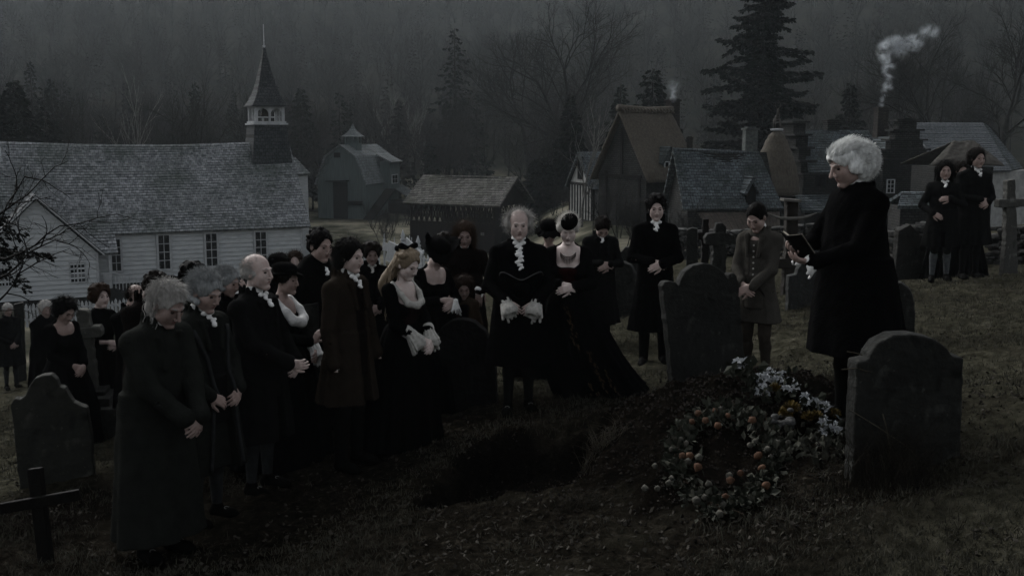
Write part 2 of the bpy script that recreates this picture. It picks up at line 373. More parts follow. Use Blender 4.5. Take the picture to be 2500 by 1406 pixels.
def siding(mb, xa, xb, z0, z1, y, row=.235, clip=None, lip=.055, axis='y', sgn=-1):
    """clapboards: every board is a slanted strip, thicker at its lower edge"""
    z = z0
    while z < z1-.01:
        t = min(z+row, z1); a, b = (xa, xb) if clip is None else clip(z)
        a2, b2 = (xa, xb) if clip is None else clip(t)
        if b-a > .05:
            a2 = max(a2, a); b2 = max(min(b2, b), a2+.001)
            P = [(a, y+sgn*lip, z), (b, y+sgn*lip, z), (b2, y, t), (a2, y, t), (a, y-sgn*.05, z), (b, y-sgn*.05, z), (b2, y-sgn*.05, t), (a2, y-sgn*.05, t)]
            if axis == 'x': P = [(q[1], q[0], q[2]) for q in P]
            mb.add(P, [(0, 1, 2, 3), (0, 4, 5, 1), (3, 2, 6, 7), (7, 6, 5, 4), (0, 3, 7, 4), (1, 5, 6, 2)])
        z = t
def slope(mb, eL, eR, rR, rL, rows=20, lift=.03, sag=0, nx=14, th=.12, jit=.012, seed=1):
    """a roof slope between two eave and two ridge corners, laid in stepped courses with a sagging ridge"""
    rd = random.Random(seed); eL, eR, rR, rL = map(Vector, (eL, eR, rR, rL))
    n = (eR-eL).cross(rL-eL).normalized()
    def P(u, v):
        p = (eL.lerp(eR, u)).lerp(rL.lerp(rR, u), v)
        return p-Vector((0, 0, sag*math.sin(math.pi*u)*v))
    for j in range(rows):
        v0 = j/rows; v1 = (j+1)/rows; A = []; B = []; Cc = []
        for i in range(nx+1):
            u = i/nx; k = rd.uniform(-jit, jit)
            p0 = P(u, v0); p1 = P(u, v1)
            A.append(p0-n*.01); B.append(p0+n*(lift+k)); Cc.append(p1+n*.0)
        base = len(mb.v); mb.v += [tuple(p) for p in A+B+Cc]; m = nx+1
        for i in range(nx):
            a = base+i; mb.f += [(a, a+1, a+1+m, a+m), (a+m, a+1+m, a+1+2*m, a+2*m)]
    # underside and edges
    base = len(mb.v); m = nx+1
    for v in (0, 1):
        for i in range(m): mb.v.append(tuple(P(i/nx, v)-n*th))
    for v in (0, 1):
        for i in range(m): mb.v.append(tuple(P(i/nx, v)-n*.005))
    for i in range(nx):
        a = base+i; mb.f += [(a, a+m, a+m+1, a+1), (a, a+1, a+2*m+1, a+2*m), (a+m, a+3*m, a+3*m+1, a+m+1)]
    for k in (0, nx):
        a = base+k; mb.f.append((a, a+2*m, a+3*m, a+m))
def window(root, x0, z0, x1, z1, y, cols=2, rows=4, fr=.09, mf=None, mg=None, mull=None, axis='y', sgn=-1):
    """frame proud of the wall, dark panes set back, glazing bars"""
    def bx(m, a0, b0, c0, a1, b1, c1):
        if axis == 'y': m.box(a0, b0, c0, a1, b1, c1)
        else: m.box(b0, a0, c0, b1, a1, c1)
    f = MB(); ya, yb = sorted((y+sgn*.075, y-sgn*.02))
    bx(f, x0-fr, ya, z0-fr, x0, yb, z1+fr); bx(f, x1, ya, z0-fr, x1+fr, yb, z1+fr)
    bx(f, x0, ya, z1, x1, yb, z1+fr); bx(f, x0, ya, z0-fr, x1, yb, z0)
    fo = f.build('window', mf, root)
    g = MB(); a, b = sorted((y+sgn*.035, y-sgn*.02)); bx(g, x0, a, z0, x1, b, z1); g.build('pane', mg, fo)
    w = MB(); t = .018; a, b = sorted((y+sgn*.052, y+sgn*.0355))
    zs = [z0+(z1-z0)*i/rows for i in range(rows+1)]
    for i in range(1, cols):
        x = x0+(x1-x0)*i/cols; tt = mull if (mull and i == cols//2) else t
        bx(w, x-tt, a, z0, x+tt, b, z1)
    a2, b2 = sorted((y+sgn*.050, y+sgn*.0357))
    for i in range(1, rows): bx(w, x0, a2, zs[i]-t, x1, b2, zs[i]+t)
    w.build('glazing_bars', mf, fo)
    return fo
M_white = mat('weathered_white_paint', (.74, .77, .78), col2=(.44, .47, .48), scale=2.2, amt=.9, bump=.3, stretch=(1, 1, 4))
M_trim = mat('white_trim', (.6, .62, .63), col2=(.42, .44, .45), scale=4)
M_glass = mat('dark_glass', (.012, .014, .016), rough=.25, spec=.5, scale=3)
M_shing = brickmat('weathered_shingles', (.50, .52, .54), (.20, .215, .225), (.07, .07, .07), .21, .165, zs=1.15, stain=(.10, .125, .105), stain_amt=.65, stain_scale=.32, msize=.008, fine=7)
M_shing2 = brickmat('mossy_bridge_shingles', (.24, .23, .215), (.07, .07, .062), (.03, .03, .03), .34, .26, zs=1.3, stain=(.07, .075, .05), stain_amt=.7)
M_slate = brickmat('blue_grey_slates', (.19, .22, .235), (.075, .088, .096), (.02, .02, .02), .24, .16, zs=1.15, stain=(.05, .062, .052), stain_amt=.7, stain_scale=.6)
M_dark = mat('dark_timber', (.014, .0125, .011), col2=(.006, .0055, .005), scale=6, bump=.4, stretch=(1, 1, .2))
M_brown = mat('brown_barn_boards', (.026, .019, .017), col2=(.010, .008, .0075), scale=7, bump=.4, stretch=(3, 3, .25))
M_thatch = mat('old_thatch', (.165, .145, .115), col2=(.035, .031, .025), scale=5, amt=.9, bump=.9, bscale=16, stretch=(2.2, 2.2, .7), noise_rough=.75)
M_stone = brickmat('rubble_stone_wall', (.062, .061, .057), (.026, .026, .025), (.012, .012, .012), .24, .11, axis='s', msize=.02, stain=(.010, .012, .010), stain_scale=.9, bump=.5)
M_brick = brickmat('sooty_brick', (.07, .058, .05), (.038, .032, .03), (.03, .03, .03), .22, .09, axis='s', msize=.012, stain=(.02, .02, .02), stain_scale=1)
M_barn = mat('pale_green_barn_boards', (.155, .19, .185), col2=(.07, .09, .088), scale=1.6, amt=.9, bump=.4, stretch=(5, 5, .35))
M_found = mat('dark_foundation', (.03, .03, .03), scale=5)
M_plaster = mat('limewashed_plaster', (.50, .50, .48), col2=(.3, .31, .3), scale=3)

# --- the long white church
cf = Frame(752, 553, 60, 27)
ch = cf.root('church'); tag(ch, 'long white clapboard church with sagging shingle roof, belfry and spire', 'church')
ZE = cf.loc(752, 553)[1]; XL = cf.loc(6, 590)[0]; HW = 4.15
ZR = cf.side(712, 343, 0)[1]; ZR = cf.loc(712, 343, HW)[1]
zb = .75
w = MB()
siding(w, XL+.25, -.25, zb, ZE+.15, .35)
siding(w, .35, 2*HW-.35, zb, ZR-.3, -.25, clip=lambda z: (.35+max(0, (z-ZE-.1)/(ZR-ZE)*(HW-.35)), 2*HW-.35-max(0, (z-ZE-.1)/(ZR-ZE)*(HW-.35))), axis='x', sgn=1)
siding(w, .35, 2*HW-.35, zb, ZR-.3, XL+.25, clip=lambda z: (.35+max(0, (z-ZE-.1)/(ZR-ZE)*(HW-.35)), 2*HW-.35-max(0, (z-ZE-.1)/(ZR-ZE)*(HW-.35))), axis='x', sgn=-1)
siding(w, XL+.25, -.25, zb, ZE+.15, 2*HW-.35, sgn=1)
w.build('wall', M_white, ch)
f = MB(); f.box(XL+.3, .4, 0, -.3, 2*HW-.4, zb); f.build('foundation', M_found, ch)
for x in (-.36, XL+.25): t = MB(); t.box(x, .29, zb, x+.13, .347, ZE); t.build('corner_board', M_trim, ch)
XE = cf.loc(281, 577)[0]
r = MB()
slope(r, (XL-.25, -.05, ZE), (.15, -.05, ZE), (.15, HW, ZR), (XL-.25, HW, ZR), rows=34, lift=.035, sag=.22, seed=3, nx=30)
slope(r, (.15, 2*HW+.05, ZE), (XL-.25, 2*HW+.05, ZE), (XL-.25, HW, ZR), (.15, HW, ZR), rows=34, lift=.035, sag=.22, seed=4)
r.build('roof', M_shing, ch)
# porch roof carried down past the eave, left of the first window
zp = cf.loc(281, 617, -.75)[1]
r = MB(); slope(r, (XL+.3, -.95, zp), (XE, -.95, zp), (XE, -.055, ZE-.01), (XL+.3, -.055, ZE-.01), rows=6, lift=.03, seed=5); r.build('porch_roof', M_shing, ch)
for (px0, py0, px1, py1) in ((272, 585, 293, 660), (387, 575, 413, 655), (503, 571, 528, 648), (624, 567, 648, 640)):
    x0, z1 = cf.loc(px0, py0, .35); x1, z0 = cf.loc(px1, py1, .35)
    window(ch, x0-.04, z0, x1+.05, min(z1, ZE-.12), .35-.05, 2, 4, mf=M_trim, mg=M_glass, fr=.11)
# tower
tx, tz0 = cf.loc(664, 393, HW-1.0)
tz1 = cf.loc(655, 305, HW-.9)[1]
M_tow = brickmat('dark_tower_shingles', (.10, .11, .115), (.055, .062, .066), (.02, .02, .02), .25, .2, stain_amt=.3)
m = MB()
m.frustum(tx, HW, ZR-2.2, tz0+.3, 1.25, 1.25, 1.12, 1.12); m.frustum(tx, HW, tz0+.3, tz1, 1.12, 1.12, .93, .93)
tower = m.build('tower', M_tow, ch)
zb2 = cf.loc(655, 262, HW-.8)[1]; zs1 = cf.loc(650, 252, HW-1)[1]; zap = cf.loc(643, 113, HW)[1]; zfin = cf.loc(641, 60, HW)[1]
bel = MB()
bel.box(tx-1.02, HW-1.02, tz1, tx+1.02, HW+1.02, tz1+.1); bel.box(tx-.93, HW-.93, tz1+.1, tx+.93, HW+.93, tz1+.2)
hb_ = zb2-(tz1+.2)
for sx in (-1, 0, 1):
    for sy in (-1, 0, 1):
        if sx == 0 and sy == 0: continue
        ww = .085 if (sx and sy) else .055
        bel.box(tx+sx*.78-ww, HW+sy*.78-ww, tz1+.2, tx+sx*.78+ww, HW+sy*.78+ww, zb2)
# arched heads of the openings
for sd_ in range(4):
    for c in (-.39, .39):
        for k in range(7):
            a0 = math.pi*k/7; a1 = math.pi*(k+1)/7; rr_ = .33
            pts = [(c+rr_*math.cos(a0), -.30+rr_*math.sin(a0)), (c+rr_*math.cos(a1), -.30+rr_*math.sin(a1)), (c+rr_*math.cos(a1), .1), (c+rr_*math.cos(a0), .1)]
            pr = []
            for yy in (-.81, -.74):
                for (a, b) in pts:
                    X, Y = (a, yy) if sd_ == 0 else ((-a, -yy) if sd_ == 1 else ((yy, a) if sd_ == 2 else (-yy, -a)))
                    pr.append((tx+X, HW+Y, zb2-.1+b))
            bel.add(pr, [(0, 1, 2, 3), (7, 6, 5, 4), (0, 4, 5, 1), (1, 5, 6, 2), (2, 6, 7, 3), (3, 7, 4, 0)])
bel.box(tx-.9, HW-.9, zb2, tx+.9, HW+.9, zb2+.08)
belo = bel.build('belfry', M_trim, ch)
core = MB(); core.lathe([(.05, .62), (.12, .6), (.2, .5), (.24, .3), (.3, .12), (.38, 0), (.3, .02)], (tx, HW, tz1+.45), 14); core.build('bell', mat('dark_bronze', (.05, .045, .035), rough=.5), belo, smooth=True)
for sy in (-1, 1): ra_ = MB(); ra_.box(tx-.72, HW+sy*.78-.02, tz1+.42, tx+.72, HW+sy*.78+.02, tz1+.47); ra_.build('railing', M_trim, belo)
sp_ = MB(); prof = [(1.04, 0), (.84, .35), (.64, .85), (.47, 1.5), (.31, 2.3), (.16, 3.1), (.03, 3.95)]
hs = (zap-zb2-.08)/3.95
for i in range(len(prof)-1):
    (a, z0), (b, z1) = prof[i], prof[i+1]; nr = 6
    for j in range(nr):
        q0 = j/nr; q1 = (j+1)/nr; ra = a+(b-a)*q0+.018; rb = a+(b-a)*q1
        sp_.frustum(tx, HW, zb2+.08+hs*(z0+(z1-z0)*q0), zb2+.08+hs*(z0+(z1-z0)*q1), ra, ra, rb, rb)
sp_.box(tx-1.06, HW-1.06, zb2+.03, tx+1.06, HW+1.06, zb2+.1)
spire = sp_.build('spire', brickmat('spire_shingles', (.15, .16, .165), (.07, .075, .08), (.05, .05, .05), .2, .18, stain_amt=.5), ch)
fi = MB(); fi.tube([(tx, HW, zap-.1), (tx, HW, zap+.02), (tx, HW, zap+.06), (tx, HW, zfin)], [.07, .09, .035, .02], 6); fi.build('finial', M_trim, spire)
# cross gable (vestry) in front of the left end
YA = -1.6
xr, zr_ = cf.loc(245, 612, YA); xp, zp_ = cf.loc(86, 478, YA); xl = 2*xp-xr
_, zba = cf.loc(240, 722, YA); zba = cf.loc(120, 730, YA)[1]
w = MB()
siding(w, xl+.1, xr-.12, zba, zp_-.2, YA, clip=lambda z: (xl+.1+max(0, (z-zr_+.12)/(zp_-zr_)*(xp-xl)), xr-.12-max(0, (z-zr_+.12)/(zp_-zr_)*(xr-xp))))
siding(w, YA+.06, .32, zba, zr_-.05, xr-.15, axis='x', sgn=1)
ann = w.build('vestry_wall', M_white, ch)
f = MB(); f.box(xl+.2, YA+.07, 0, xr-.2, .33, zba); f.build('vestry_foundation', M_found, ch)
t = MB(); t.box(xr-.24, YA-.06, zba, xr-.12, YA-.001, zr_-.1); t.build('corner_board', M_trim, ch)
r = MB()
slope(r, (xr+.12, YA-.3, zr_-.08), (xr+.12, 2.2, zr_-.08), (xp, 2.2, zp_+.05), (xp, YA-.3, zp_+.05), rows=16, seed=6)
slope(r, (xl-.12, 2.2, zr_-.08), (xl-.12, YA-.3, zr_-.08), (xp, YA-.3, zp_+.05), (xp, 2.2, zp_+.05), rows=16, seed=7)
r.build('vestry_roof', brickmat('vestry_shingles', (.3, .31, .32), (.2, .21, .22), (.06, .06, .06), .3, .24, axis='yz'), ch)
t = MB(); t.beam((xp, YA-.33, zp_-.06), (xr+.16, YA-.33, zr_-.2), .06, .2, up=(0, 1, 0)); t.beam((xp, YA-.33, zp_-.06), (xl-.16, YA-.33, zr_-.2), .06, .2, up=(0, 1, 0)); t.build('rake_board', M_trim, ch)
for (px0, py0, px1, py1) in ((171, 642, 208, 687), (-6, 652, 29, 698)):
    x0, z1 = cf.loc(px0, py0, YA); x1, z0 = cf.loc(px1, py1, YA)
    window(ch, x0, z0, x1, z1, YA, 4, 3, mf=M_trim, mg=M_glass, mull=.035, fr=.06)
# porch post, landing, stairs and railing
pp = MB(); xq, _ = cf.loc(268, 640, -.7); pp.box(xq-.07, -.85, .3, xq+.07, -.71, zp+.0); pp.build('porch_post', M_trim, ch)
st = MB(); xa = xr+.05; xs = cf.loc(268, 700, -.7)[0]
st.box(xa, -1.2, 0, xs+.2, -.01+.3, .72)
ns = 7
for i in range(ns): st.box(xs+.2+i*.28, -1.2, 0, xs+.2+(i+1)*.28, .1, .72-.1*(i+1))
st.build('stairs', M_found, ch)
rl = MB()
for i in range(8):
    x = xa+.1+i*(xs-xa)/8; rl.box(x-.02, -1.19, .722, x+.02, -1.15, 1.5)
rl.box(xa, -1.20, 1.5, xs+.2, -1.14, 1.56)
for i in range(11):
    x = xs+.25+i*.17; zz = .72-(x-xs-.2)/.28*.1; rl.box(x-.02, -1.19, zz, x+.02, -1.15, zz+.78)
rl.beam((xs+.2, -1.17, 1.52), (xs+.2+2.0, -1.17, .82), .06, .06)
rl.build('stair_railing', M_trim, ch)
# low block seen past the right end
bk = MB(); x0, z1 = cf.loc(722, 385, 6.5); x1, z0 = cf.loc(763, 440, 6.5)
slope(bk, (x0-1, 6.2, cf.loc(735, 425, 6.2)[1]), (x1-.2, 6.2, cf.loc(735, 425, 6.2)[1]), (x1-.8, 7.4, z1), (x0-1, 7.4, z1), rows=6, lift=.03)
bk.build('rear_roof', M_shing, ch)
b2 = MB(); b2.box(-.1, 6.5, 0, x1-.3, 8.6, cf.loc(735, 425, 6.2)[1]-.02); b2.build('rear_wall', M_white, ch)

# --- gambrel barn
bf = Frame(777, 515, 112, -12)
bn = bf.root('barn'); tag(bn, 'pale green gambrel roofed barn with a small cupola, beyond the meadow', 'barn')
W = bf.loc(893, 515)[0]; zk = bf.loc(778, 445)[1]; zm = bf.loc(797, 384)[1]; zt = bf.loc(828, 356)[1]; xk = bf.loc(797, 384)[0]; L = 11
m = MB(); m.prism([(0, 0), (W, 0), (W, zk), (W-xk*.95, zm), (W/2, zt), (xk*.95, zm), (0, zk)][::-1], .0, L, axis='y'); m.build('wall', M_barn, bn)
r = MB(); o = .28
slope(r, (W+.25, -o, zk-.2), (W+.25, L+o, zk-.2), (W-xk*.95+.12, L+o, zm+.1), (W-xk*.95+.12, -o, zm+.1), rows=12, seed=8)
slope(r, (W-xk*.95+.14, -o, zm+.08), (W-xk*.95+.14, L+o, zm+.08), (W/2, L+o, zt+.12), (W/2, -o, zt+.12), rows=9, seed=9, sag=.12)
slope(r, (-.25, L+o, zk-.2), (-.25, -o, zk-.2), (xk*.95-.12, -o, zm+.1), (xk*.95-.12, L+o, zm+.1), rows=12, seed=10)
slope(r, (xk*.95-.14, L+o, zm+.08), (xk*.95-.14, -o, zm+.08), (W/2, -o, zt+.12), (W/2, L+o, zt+.12), rows=9, seed=11)
M_bsh = brickmat('grey_barn_shingles', (.30, .33, .335), (.17, .19, .195), (.05, .05, .05), .35, .28, axis='yz', stain_amt=.6)
r.build('roof', M_bsh, bn)
c = MB(); cx_ = W/2; cyy = 3.2; zc = bf.loc(873, 352, cyy)[1]; cx_ = bf.loc(873, 352, cyy)[0]; ze2 = bf.loc(873, 334, cyy)[1]; za2 = bf.loc(873, 302, cyy)[1]
cx_ = W/2+.2
c.box(cx_-.7, cyy-.7, zt-.6, cx_+.7, cyy+.7, zt+.25)
for sx in (-1, -.33, .33, 1):
    for sy in (-1, 1): c.box(cx_+sx*.62-.07, cyy+sy*.62-.07, zt+.25, cx_+sx*.62+.07, cyy+sy*.62+.07, ze2)
c.box(cx_-.5, cyy-.5, zt+.25, cx_+.5, cyy+.5, ze2)
cup = c.build('cupola', M_barn, bn)
c = MB(); pr = [(1.0, 0), (.66, .3), (.36, .68), (.16, 1.1), (.03, 1.55)]; hh = (za2-ze2)/1.55
for (a, z0), (b, z1) in zip(pr, pr[1:]): c.frustum(cx_, cyy, ze2+z0*hh, ze2+z1*hh, a, a, b, b)
c.build('cupola_roof', M_bsh, cup)
d = MB(); x0, z0 = bf.loc(815, 512); x1, z1 = bf.loc(848, 445); d.box(x0, -.1, 0, x1, -.01, z1); d.build('door', M_dark, bn)
d = MB(); d.beam(((x0-.5), -.5, z1+.1), (x1+.2, -.5, z1+.15), 1.0, .08); d.build('door_hood', M_dark, bn)
d = MB(); q0, z0 = bf.loc(851, 500); q1, z1 = bf.loc(886, 491); d.box(q0, -.3, z0, q1, -.02, z1); d.build('trough', M_dark, bn)
d = MB(); q0, z0 = bf.loc(818, 385); d.box(q0-.1, -.08, z0, q0+.6, -.01, z0+.5); d.build('loft_hatch', M_dark, bn)
# dormer and lean-to on the right flank
d = MB(); d.box(W-.2, 5.4, zk-.9, W+.9, 8.8, zm-.55); dm = d.build('dormer', M_barn, bn)
d = MB(); slope(d, (W+1.2, 5.1, zm-.6), (W+1.2, 9.1, zm-.6), (W-.5, 9.1, zm+.25), (W-.5, 5.1, zm+.25), rows=8, seed=12); d.build('dormer_roof', M_bsh, dm)
window(dm, 6.0, zk-.3, 7.9, zk+.55, W+.9, 2, 2, mf=M_trim, mg=M_glass, axis='x', sgn=1, fr=.08)
d = MB(); slope(d, (W+3.2, 7, 1.7), (W+3.2, L, 1.7), (W+.3, L, zk-.6), (W+.3, 7, zk-.6), rows=8, seed=13); d.build('lean_to_roof', M_bsh, bn)
d = MB(); d.box(W+.01, 7.3, 0, W+2.9, L-.3, 1.65); d.build('lean_to', M_brown, bn)
d = MB(); d.beam((W+.3, -1.2, -.3), (W+1.6, 3.5, zk-.8), 1.2, .12); d.build('ramp', M_dark, bn)

# --- covered bridge
gf = Frame(1212, 503, 78, -28)
br = gf.root('covered_bridge'); tag(br, 'brown covered timber bridge with a mossy shingle roof and open lattice side', 'bridge')
ZEb = gf.loc(1212, 503)[1]; XLb = gf.loc(984, 495)[0]; WB = 5.6; ZRb = gf.loc(1255, 431, WB/2)[1]
r = MB(); slope(r, (XLb, -.1, ZEb), (.3, -.1, ZEb), (.3, WB/2, ZRb), (XLb+.1, WB/2, ZRb), rows=16, lift=.04, sag=.18, seed=21)
slope(r, (.3, WB+.1, ZEb), (XLb, WB+.1, ZEb), (XLb+.1, WB/2, ZRb), (.3, WB/2, ZRb), rows=16, seed=22); r.build('roof', M_shing2, br)
m = MB(); zl = gf.loc(1100, 543)[1]; zu = ZEb-.12
for y in (.3, WB-.4):
    m.box(XLb+.4, y, 0, -.3, y+.12, zl)
    m.box(XLb+.4, y, zu-.05, -.3, y+.12, zu+.15)
    x = XLb+.5; k = 0
    while x < -.9:
        m.box(x-.05, y+.001, zl, x+.05, y+.119, zu-.05)
        m.beam((x+.05, y+.06, zl), (x+.42, y+.06, zu-.05), .06, .08); m.beam((x+.42, y+.065, zl), (x+.05, y+.065, zu-.05), .05, .07)
        x += .47
m.box(-.45, .28, 0, -.28, 1.3, zu); m.box(-.45, WB-1.4, 0, -.28, WB-.28, zu)
m.prism([(.28, zu), (WB-.28, zu), (WB/2, ZRb-.15)], -.45, -.28, axis='x')
m.prism([(.28, zu), (WB-.28, zu), (WB/2, ZRb-.15)], XLb+.4, XLb+.55, axis='x')
m.build('wall', M_brown, br)
m = MB(); m.box(XLb-.5, .1, -.3, 1.5, WB-.1, .12); m.build('deck', M_dark, br)
m = MB(); q0, z0 = gf.loc(1174, 575, .28); m.box(q0, .24, z0, q0+.28, .299, z0+.22); m.build('notice', mat('faded_paper', (.2, .2, .18)), br)

# --- half-timbered house with white gable
hf = Frame(1446, 450, 68, 18)
h = hf.root('timbered_house'); tag(h, 'small half timbered house with white plaster gable, left of the tall thatched house', 'house')
WH = 4.0; LH = 4.2; ze = hf.loc(1446, 452)[1]; zr = hf.side(1424, 376, 0)[1]
m = MB(); m.prism([(0, 0), (WH, 0), (WH, ze), (WH/2, zr), (0, ze)], 0, LH, axis='x'); m.build('wall', M_plaster, h)
r = MB(); slope(r, (-.25, -.3, ze-.25), (LH+.3, -.3, ze-.25), (LH+.3, WH/2, zr+.12), (-.25, WH/2, zr+.12), rows=20, seed=31)
slope(r, (LH+.3, WH+.3, ze-.25), (-.25, WH+.3, ze-.25), (-.25, WH/2, zr+.12), (LH+.3, WH/2, zr+.12), rows=20, seed=32); r.build('roof', M_slate, h)
m = MB()
for i in range(9):
    y = .05+i*(WH-.1)/8; m.box(-.05, y-.07, 0, -.002, y+.07, ze-.02)
m.box(-.06, 0, ze-.1, -.003, WH, ze+.08); m.box(-.055, .0, 0, -.004, WH, .15)
m.beam((-.04, .02, ze), (-.04, WH/2, zr-.02), .14, .07, up=(1, 0, 0)); m.beam((-.04, WH-.02, ze), (-.04, WH/2, zr-.02), .14, .07, up=(1, 0, 0))
for i in range(10): x = .1+i*.44; m.box(x-.07, -.05, 0, x+.07, -.002, ze-.2)
m.build('timber_frame', M_dark, h)
window(h, WH/2-.35, ze+.35, WH/2+.35, ze+1.7, 0, 2, 3, mf=M_dark, mg=M_glass, axis='x', sgn=-1, fr=.06)
m = MB(); m.box(.6, -.9, 0, 2.6, -.06, 1.9); m.build('porch', M_dark, h)

# --- tall thatched house
def thatch(mb, eL, eR, rR, rL, seed, th=.34, sag=.1, nx=26, nv=22):
    rd = random.Random(seed); eL, eR, rR, rL = map(Vector, (eL, eR, rR, rL)); n = (eR-eL).cross(rL-eL).normalized()
    base = len(mb.v); m_ = nx+1
    for layer in (1, 0):
        for j in range(nv+1):
            for i in range(m_):
                u, v = i/nx, j/nv; p = eL.lerp(eR, u).lerp(rL.lerp(rR, u), v)-Vector((0, 0, sag*math.sin(math.pi*u)*v))
                edge = min(1, 6*min(u+.04, 1.04-u))*min(1, 5*(v+.07))
                if layer: p = p+n*(th*edge*(.85+.15*math.sin(9*u+4*v+seed))+rd.uniform(-.035, .035))
                mb.v.append(tuple(p))
    S = (nv+1)*m_
    for j in range(nv):
        for i in range(nx):
            a = base+j*m_+i; mb.f += [(a, a+1, a+1+m_, a+m_), (a+S, a+m_+S, a+1+m_+S, a+1+S)]
    for i in range(nx):
        a = base+i; mb.f.append((a, a+S, a+S+1, a+1)); a = base+nv*m_+i; mb.f.append((a, a+1, a+S+1, a+S))
    for j in range(nv):
        a = base+j*m_; mb.f.append((a, a+m_, a+m_+S, a+S)); a += nx; mb.f.append((a, a+S, a+m_+S, a+m_))
tf = Frame(1578, 432, 59, 30)
th = tf.root('thatched_house'); tag(th, 'tall stone house with steep brown thatch, a small dormer and a smoking chimney', 'house')
WT = 4.6; ze = tf.loc(1578, 430)[1]; LT = tf.loc(1700, 432)[0]; zr = tf.side(1524, 278, 0)[1]
m = MB(); m.prism([(0, 0), (WT, 0), (WT, ze), (WT/2, zr-.05), (0, ze)], 0, LT, axis='x'); m.build('wall', M_stone, th)
r = MB()
thatch(r, (-.3, -.5, ze-.35), (LT+.25, -.5, ze-.35), (LT-.1, WT/2, zr+.05), (-.3, WT/2, zr+.05), 1)
thatch(r, (LT+.25, WT+.5, ze-.35), (-.3, WT+.5, ze-.35), (-.3, WT/2, zr+.05), (LT-.1, WT/2, zr+.05), 2)
r.tube([(-.35, WT/2, zr+.32), (LT*.5, WT/2, zr+.2), (LT, WT/2, zr+.28)], .2, 8)
for i in range(16):
    x = -.2+i*(LT)/15.5; r.beam((x, WT/2-.12, zr+.34), (x+.12, WT/2-.45, zr+.05), .05, .05); r.beam((x+.12, WT/2-.12, zr+.34), (x, WT/2-.45, zr+.05), .05, .05)
r.build('roof', M_thatch, th, smooth=True)
m = MB(); m.box(-.06, .5, 0, -.01, .7, ze); m.box(-.06, WT-.9, 0, -.01, WT-.7, ze+.2); m.box(-.07, .4, ze-.15, -.012, WT-.4, ze+.02); m.box(-.06, WT/2-.1, ze, -.013, WT/2+.1, zr-.8); m.build('gable_timbers', M_dark, th)
dx0, dz0 = tf.loc(1618, 432, -.2); dx1, dz1 = tf.loc(1648, 392, -.2); dzr = tf.loc(1636, 360, -.2)[1]
m = MB(); m.prism([(dx0, dz0-.2), (dx1, dz0-.2), (dx1, dz1), ((dx0+dx1)/2, dzr), (dx0, dz1)][::-1], -.15, 1.6, axis='y'); dm = m.build('dormer', mat('grey_dormer_boards', (.1, .11, .11), col2=(.05, .055, .055), scale=4), th)
r = MB(); xc = (dx0+dx1)/2
slope(r, (dx0-.15, 1.7, dz1-.15), (dx0-.15, -.35, dz1-.15), (xc, -.35, dzr+.05), (xc, 1.7, dzr+.05), rows=6); slope(r, (dx1+.15, -.35, dz1-.15), (dx1+.15, 1.7, dz1-.15), (xc, 1.7, dzr+.05), (xc, -.35, dzr+.05), rows=6)
r.build('dormer_roof', M_slate, dm)
window(dm, dx0+.15, dz0, dx1-.15, dz1-.1, -.15, 2, 3, mf=M_trim, mg=M_glass, fr=.05)
def chimney(fr, root, px, py0, py1, y, wpx, m_, cap=True, name='chimney', steps=0):
    x, z1 = fr.loc(px, py0, y); z0 = fr.loc(px, py1, y)[1]; hw = wpx/2/F*fr.O.y
    c = MB(); c.frustum(x, y, z0-1.2, z1-.12, hw, hw*.8, hw*.94, hw*.76)
    if cap: c.box(x-hw*1.14, y-hw*.95, z1-.12, x+hw*1.14, y+hw*.95, z1-.02); c.box(x-hw*.7, y-hw*.6, z1-.02, x+hw*.7, y+hw*.6, z1+.04)
    return c.build(name, m_, root)
chimney(tf, th, 1643, 243, 285, WT/2+.4, 30, M_brick)
chimney(tf, th, 1684, 335, 372, .6, 12, M_brick)

# --- slate cottage
sf = Frame(1700, 510, 50, 7)
sc_ = sf.root('slate_cottage'); tag(sc_, 'low stone cottage with a wide wavy slate roof and one gabled dormer', 'cottage')
ze = sf.loc(1800, 507)[1]; xr_ = sf.loc(1908, 503)[0]; xl_ = sf.loc(1694, 510)[0]; wd = 3.4; zr = sf.loc(1770, 366, wd/2)[1]
m = MB(); m.prism([(0, 0), (wd, 0), (wd, ze), (wd/2, zr-.12), (0, ze)], xl_-.3, xr_-.2, axis='x'); m.build('wall', M_stone, sc_)
r = MB(); slope(r, (xl_-.6, -.3, ze-.05), (xr_, -.3, ze-.05), (sf.loc(1852, 378, wd/2)[0], wd/2, zr-.08), (xl_-.6, wd/2, zr+.12), rows=22, lift=.025, sag=.22, nx=24, jit=.02, seed=41)
slope(r, (xr_, wd+.3, ze-.05), (xl_-.6, wd+.3, ze-.05), (xl_-.6, wd/2, zr+.12), (sf.loc(1852, 378, wd/2)[0], wd/2, zr-.08), rows=22, seed=42); r.build('roof', M_slate, sc_)
dx0, dz0 = sf.loc(1822, 500, -.1); dx1, dz1 = sf.loc(1846, 462, -.1); dzr = sf.loc(1835, 434, -.1)[1]
m = MB(); m.prism([(dx0, dz0-.1), (dx1, dz0-.1), (dx1, dz1), ((dx0+dx1)/2, dzr), (dx0, dz1)][::-1], -.1, 1.5, axis='y'); dm = m.build('dormer', M_dark, sc_)
r = MB(); xc = (dx0+dx1)/2
slope(r, (dx0-.2, 1.6, dz1-.2), (dx0-.2, -.35, dz1-.2), (xc, -.35, dzr+.06), (xc, 1.6, dzr+.06), rows=6); slope(r, (dx1+.2, -.35, dz1-.2), (dx1+.2, 1.6, dz1-.2), (xc, 1.6, dzr+.06), (xc, -.35, dzr+.06), rows=6)
r.build('dormer_roof', M_slate, dm); window(dm, dx0+.1, dz0, dx1-.1, dz1-.12, -.1, 2, 3, mf=M_dark, mg=M_glass, fr=.04)
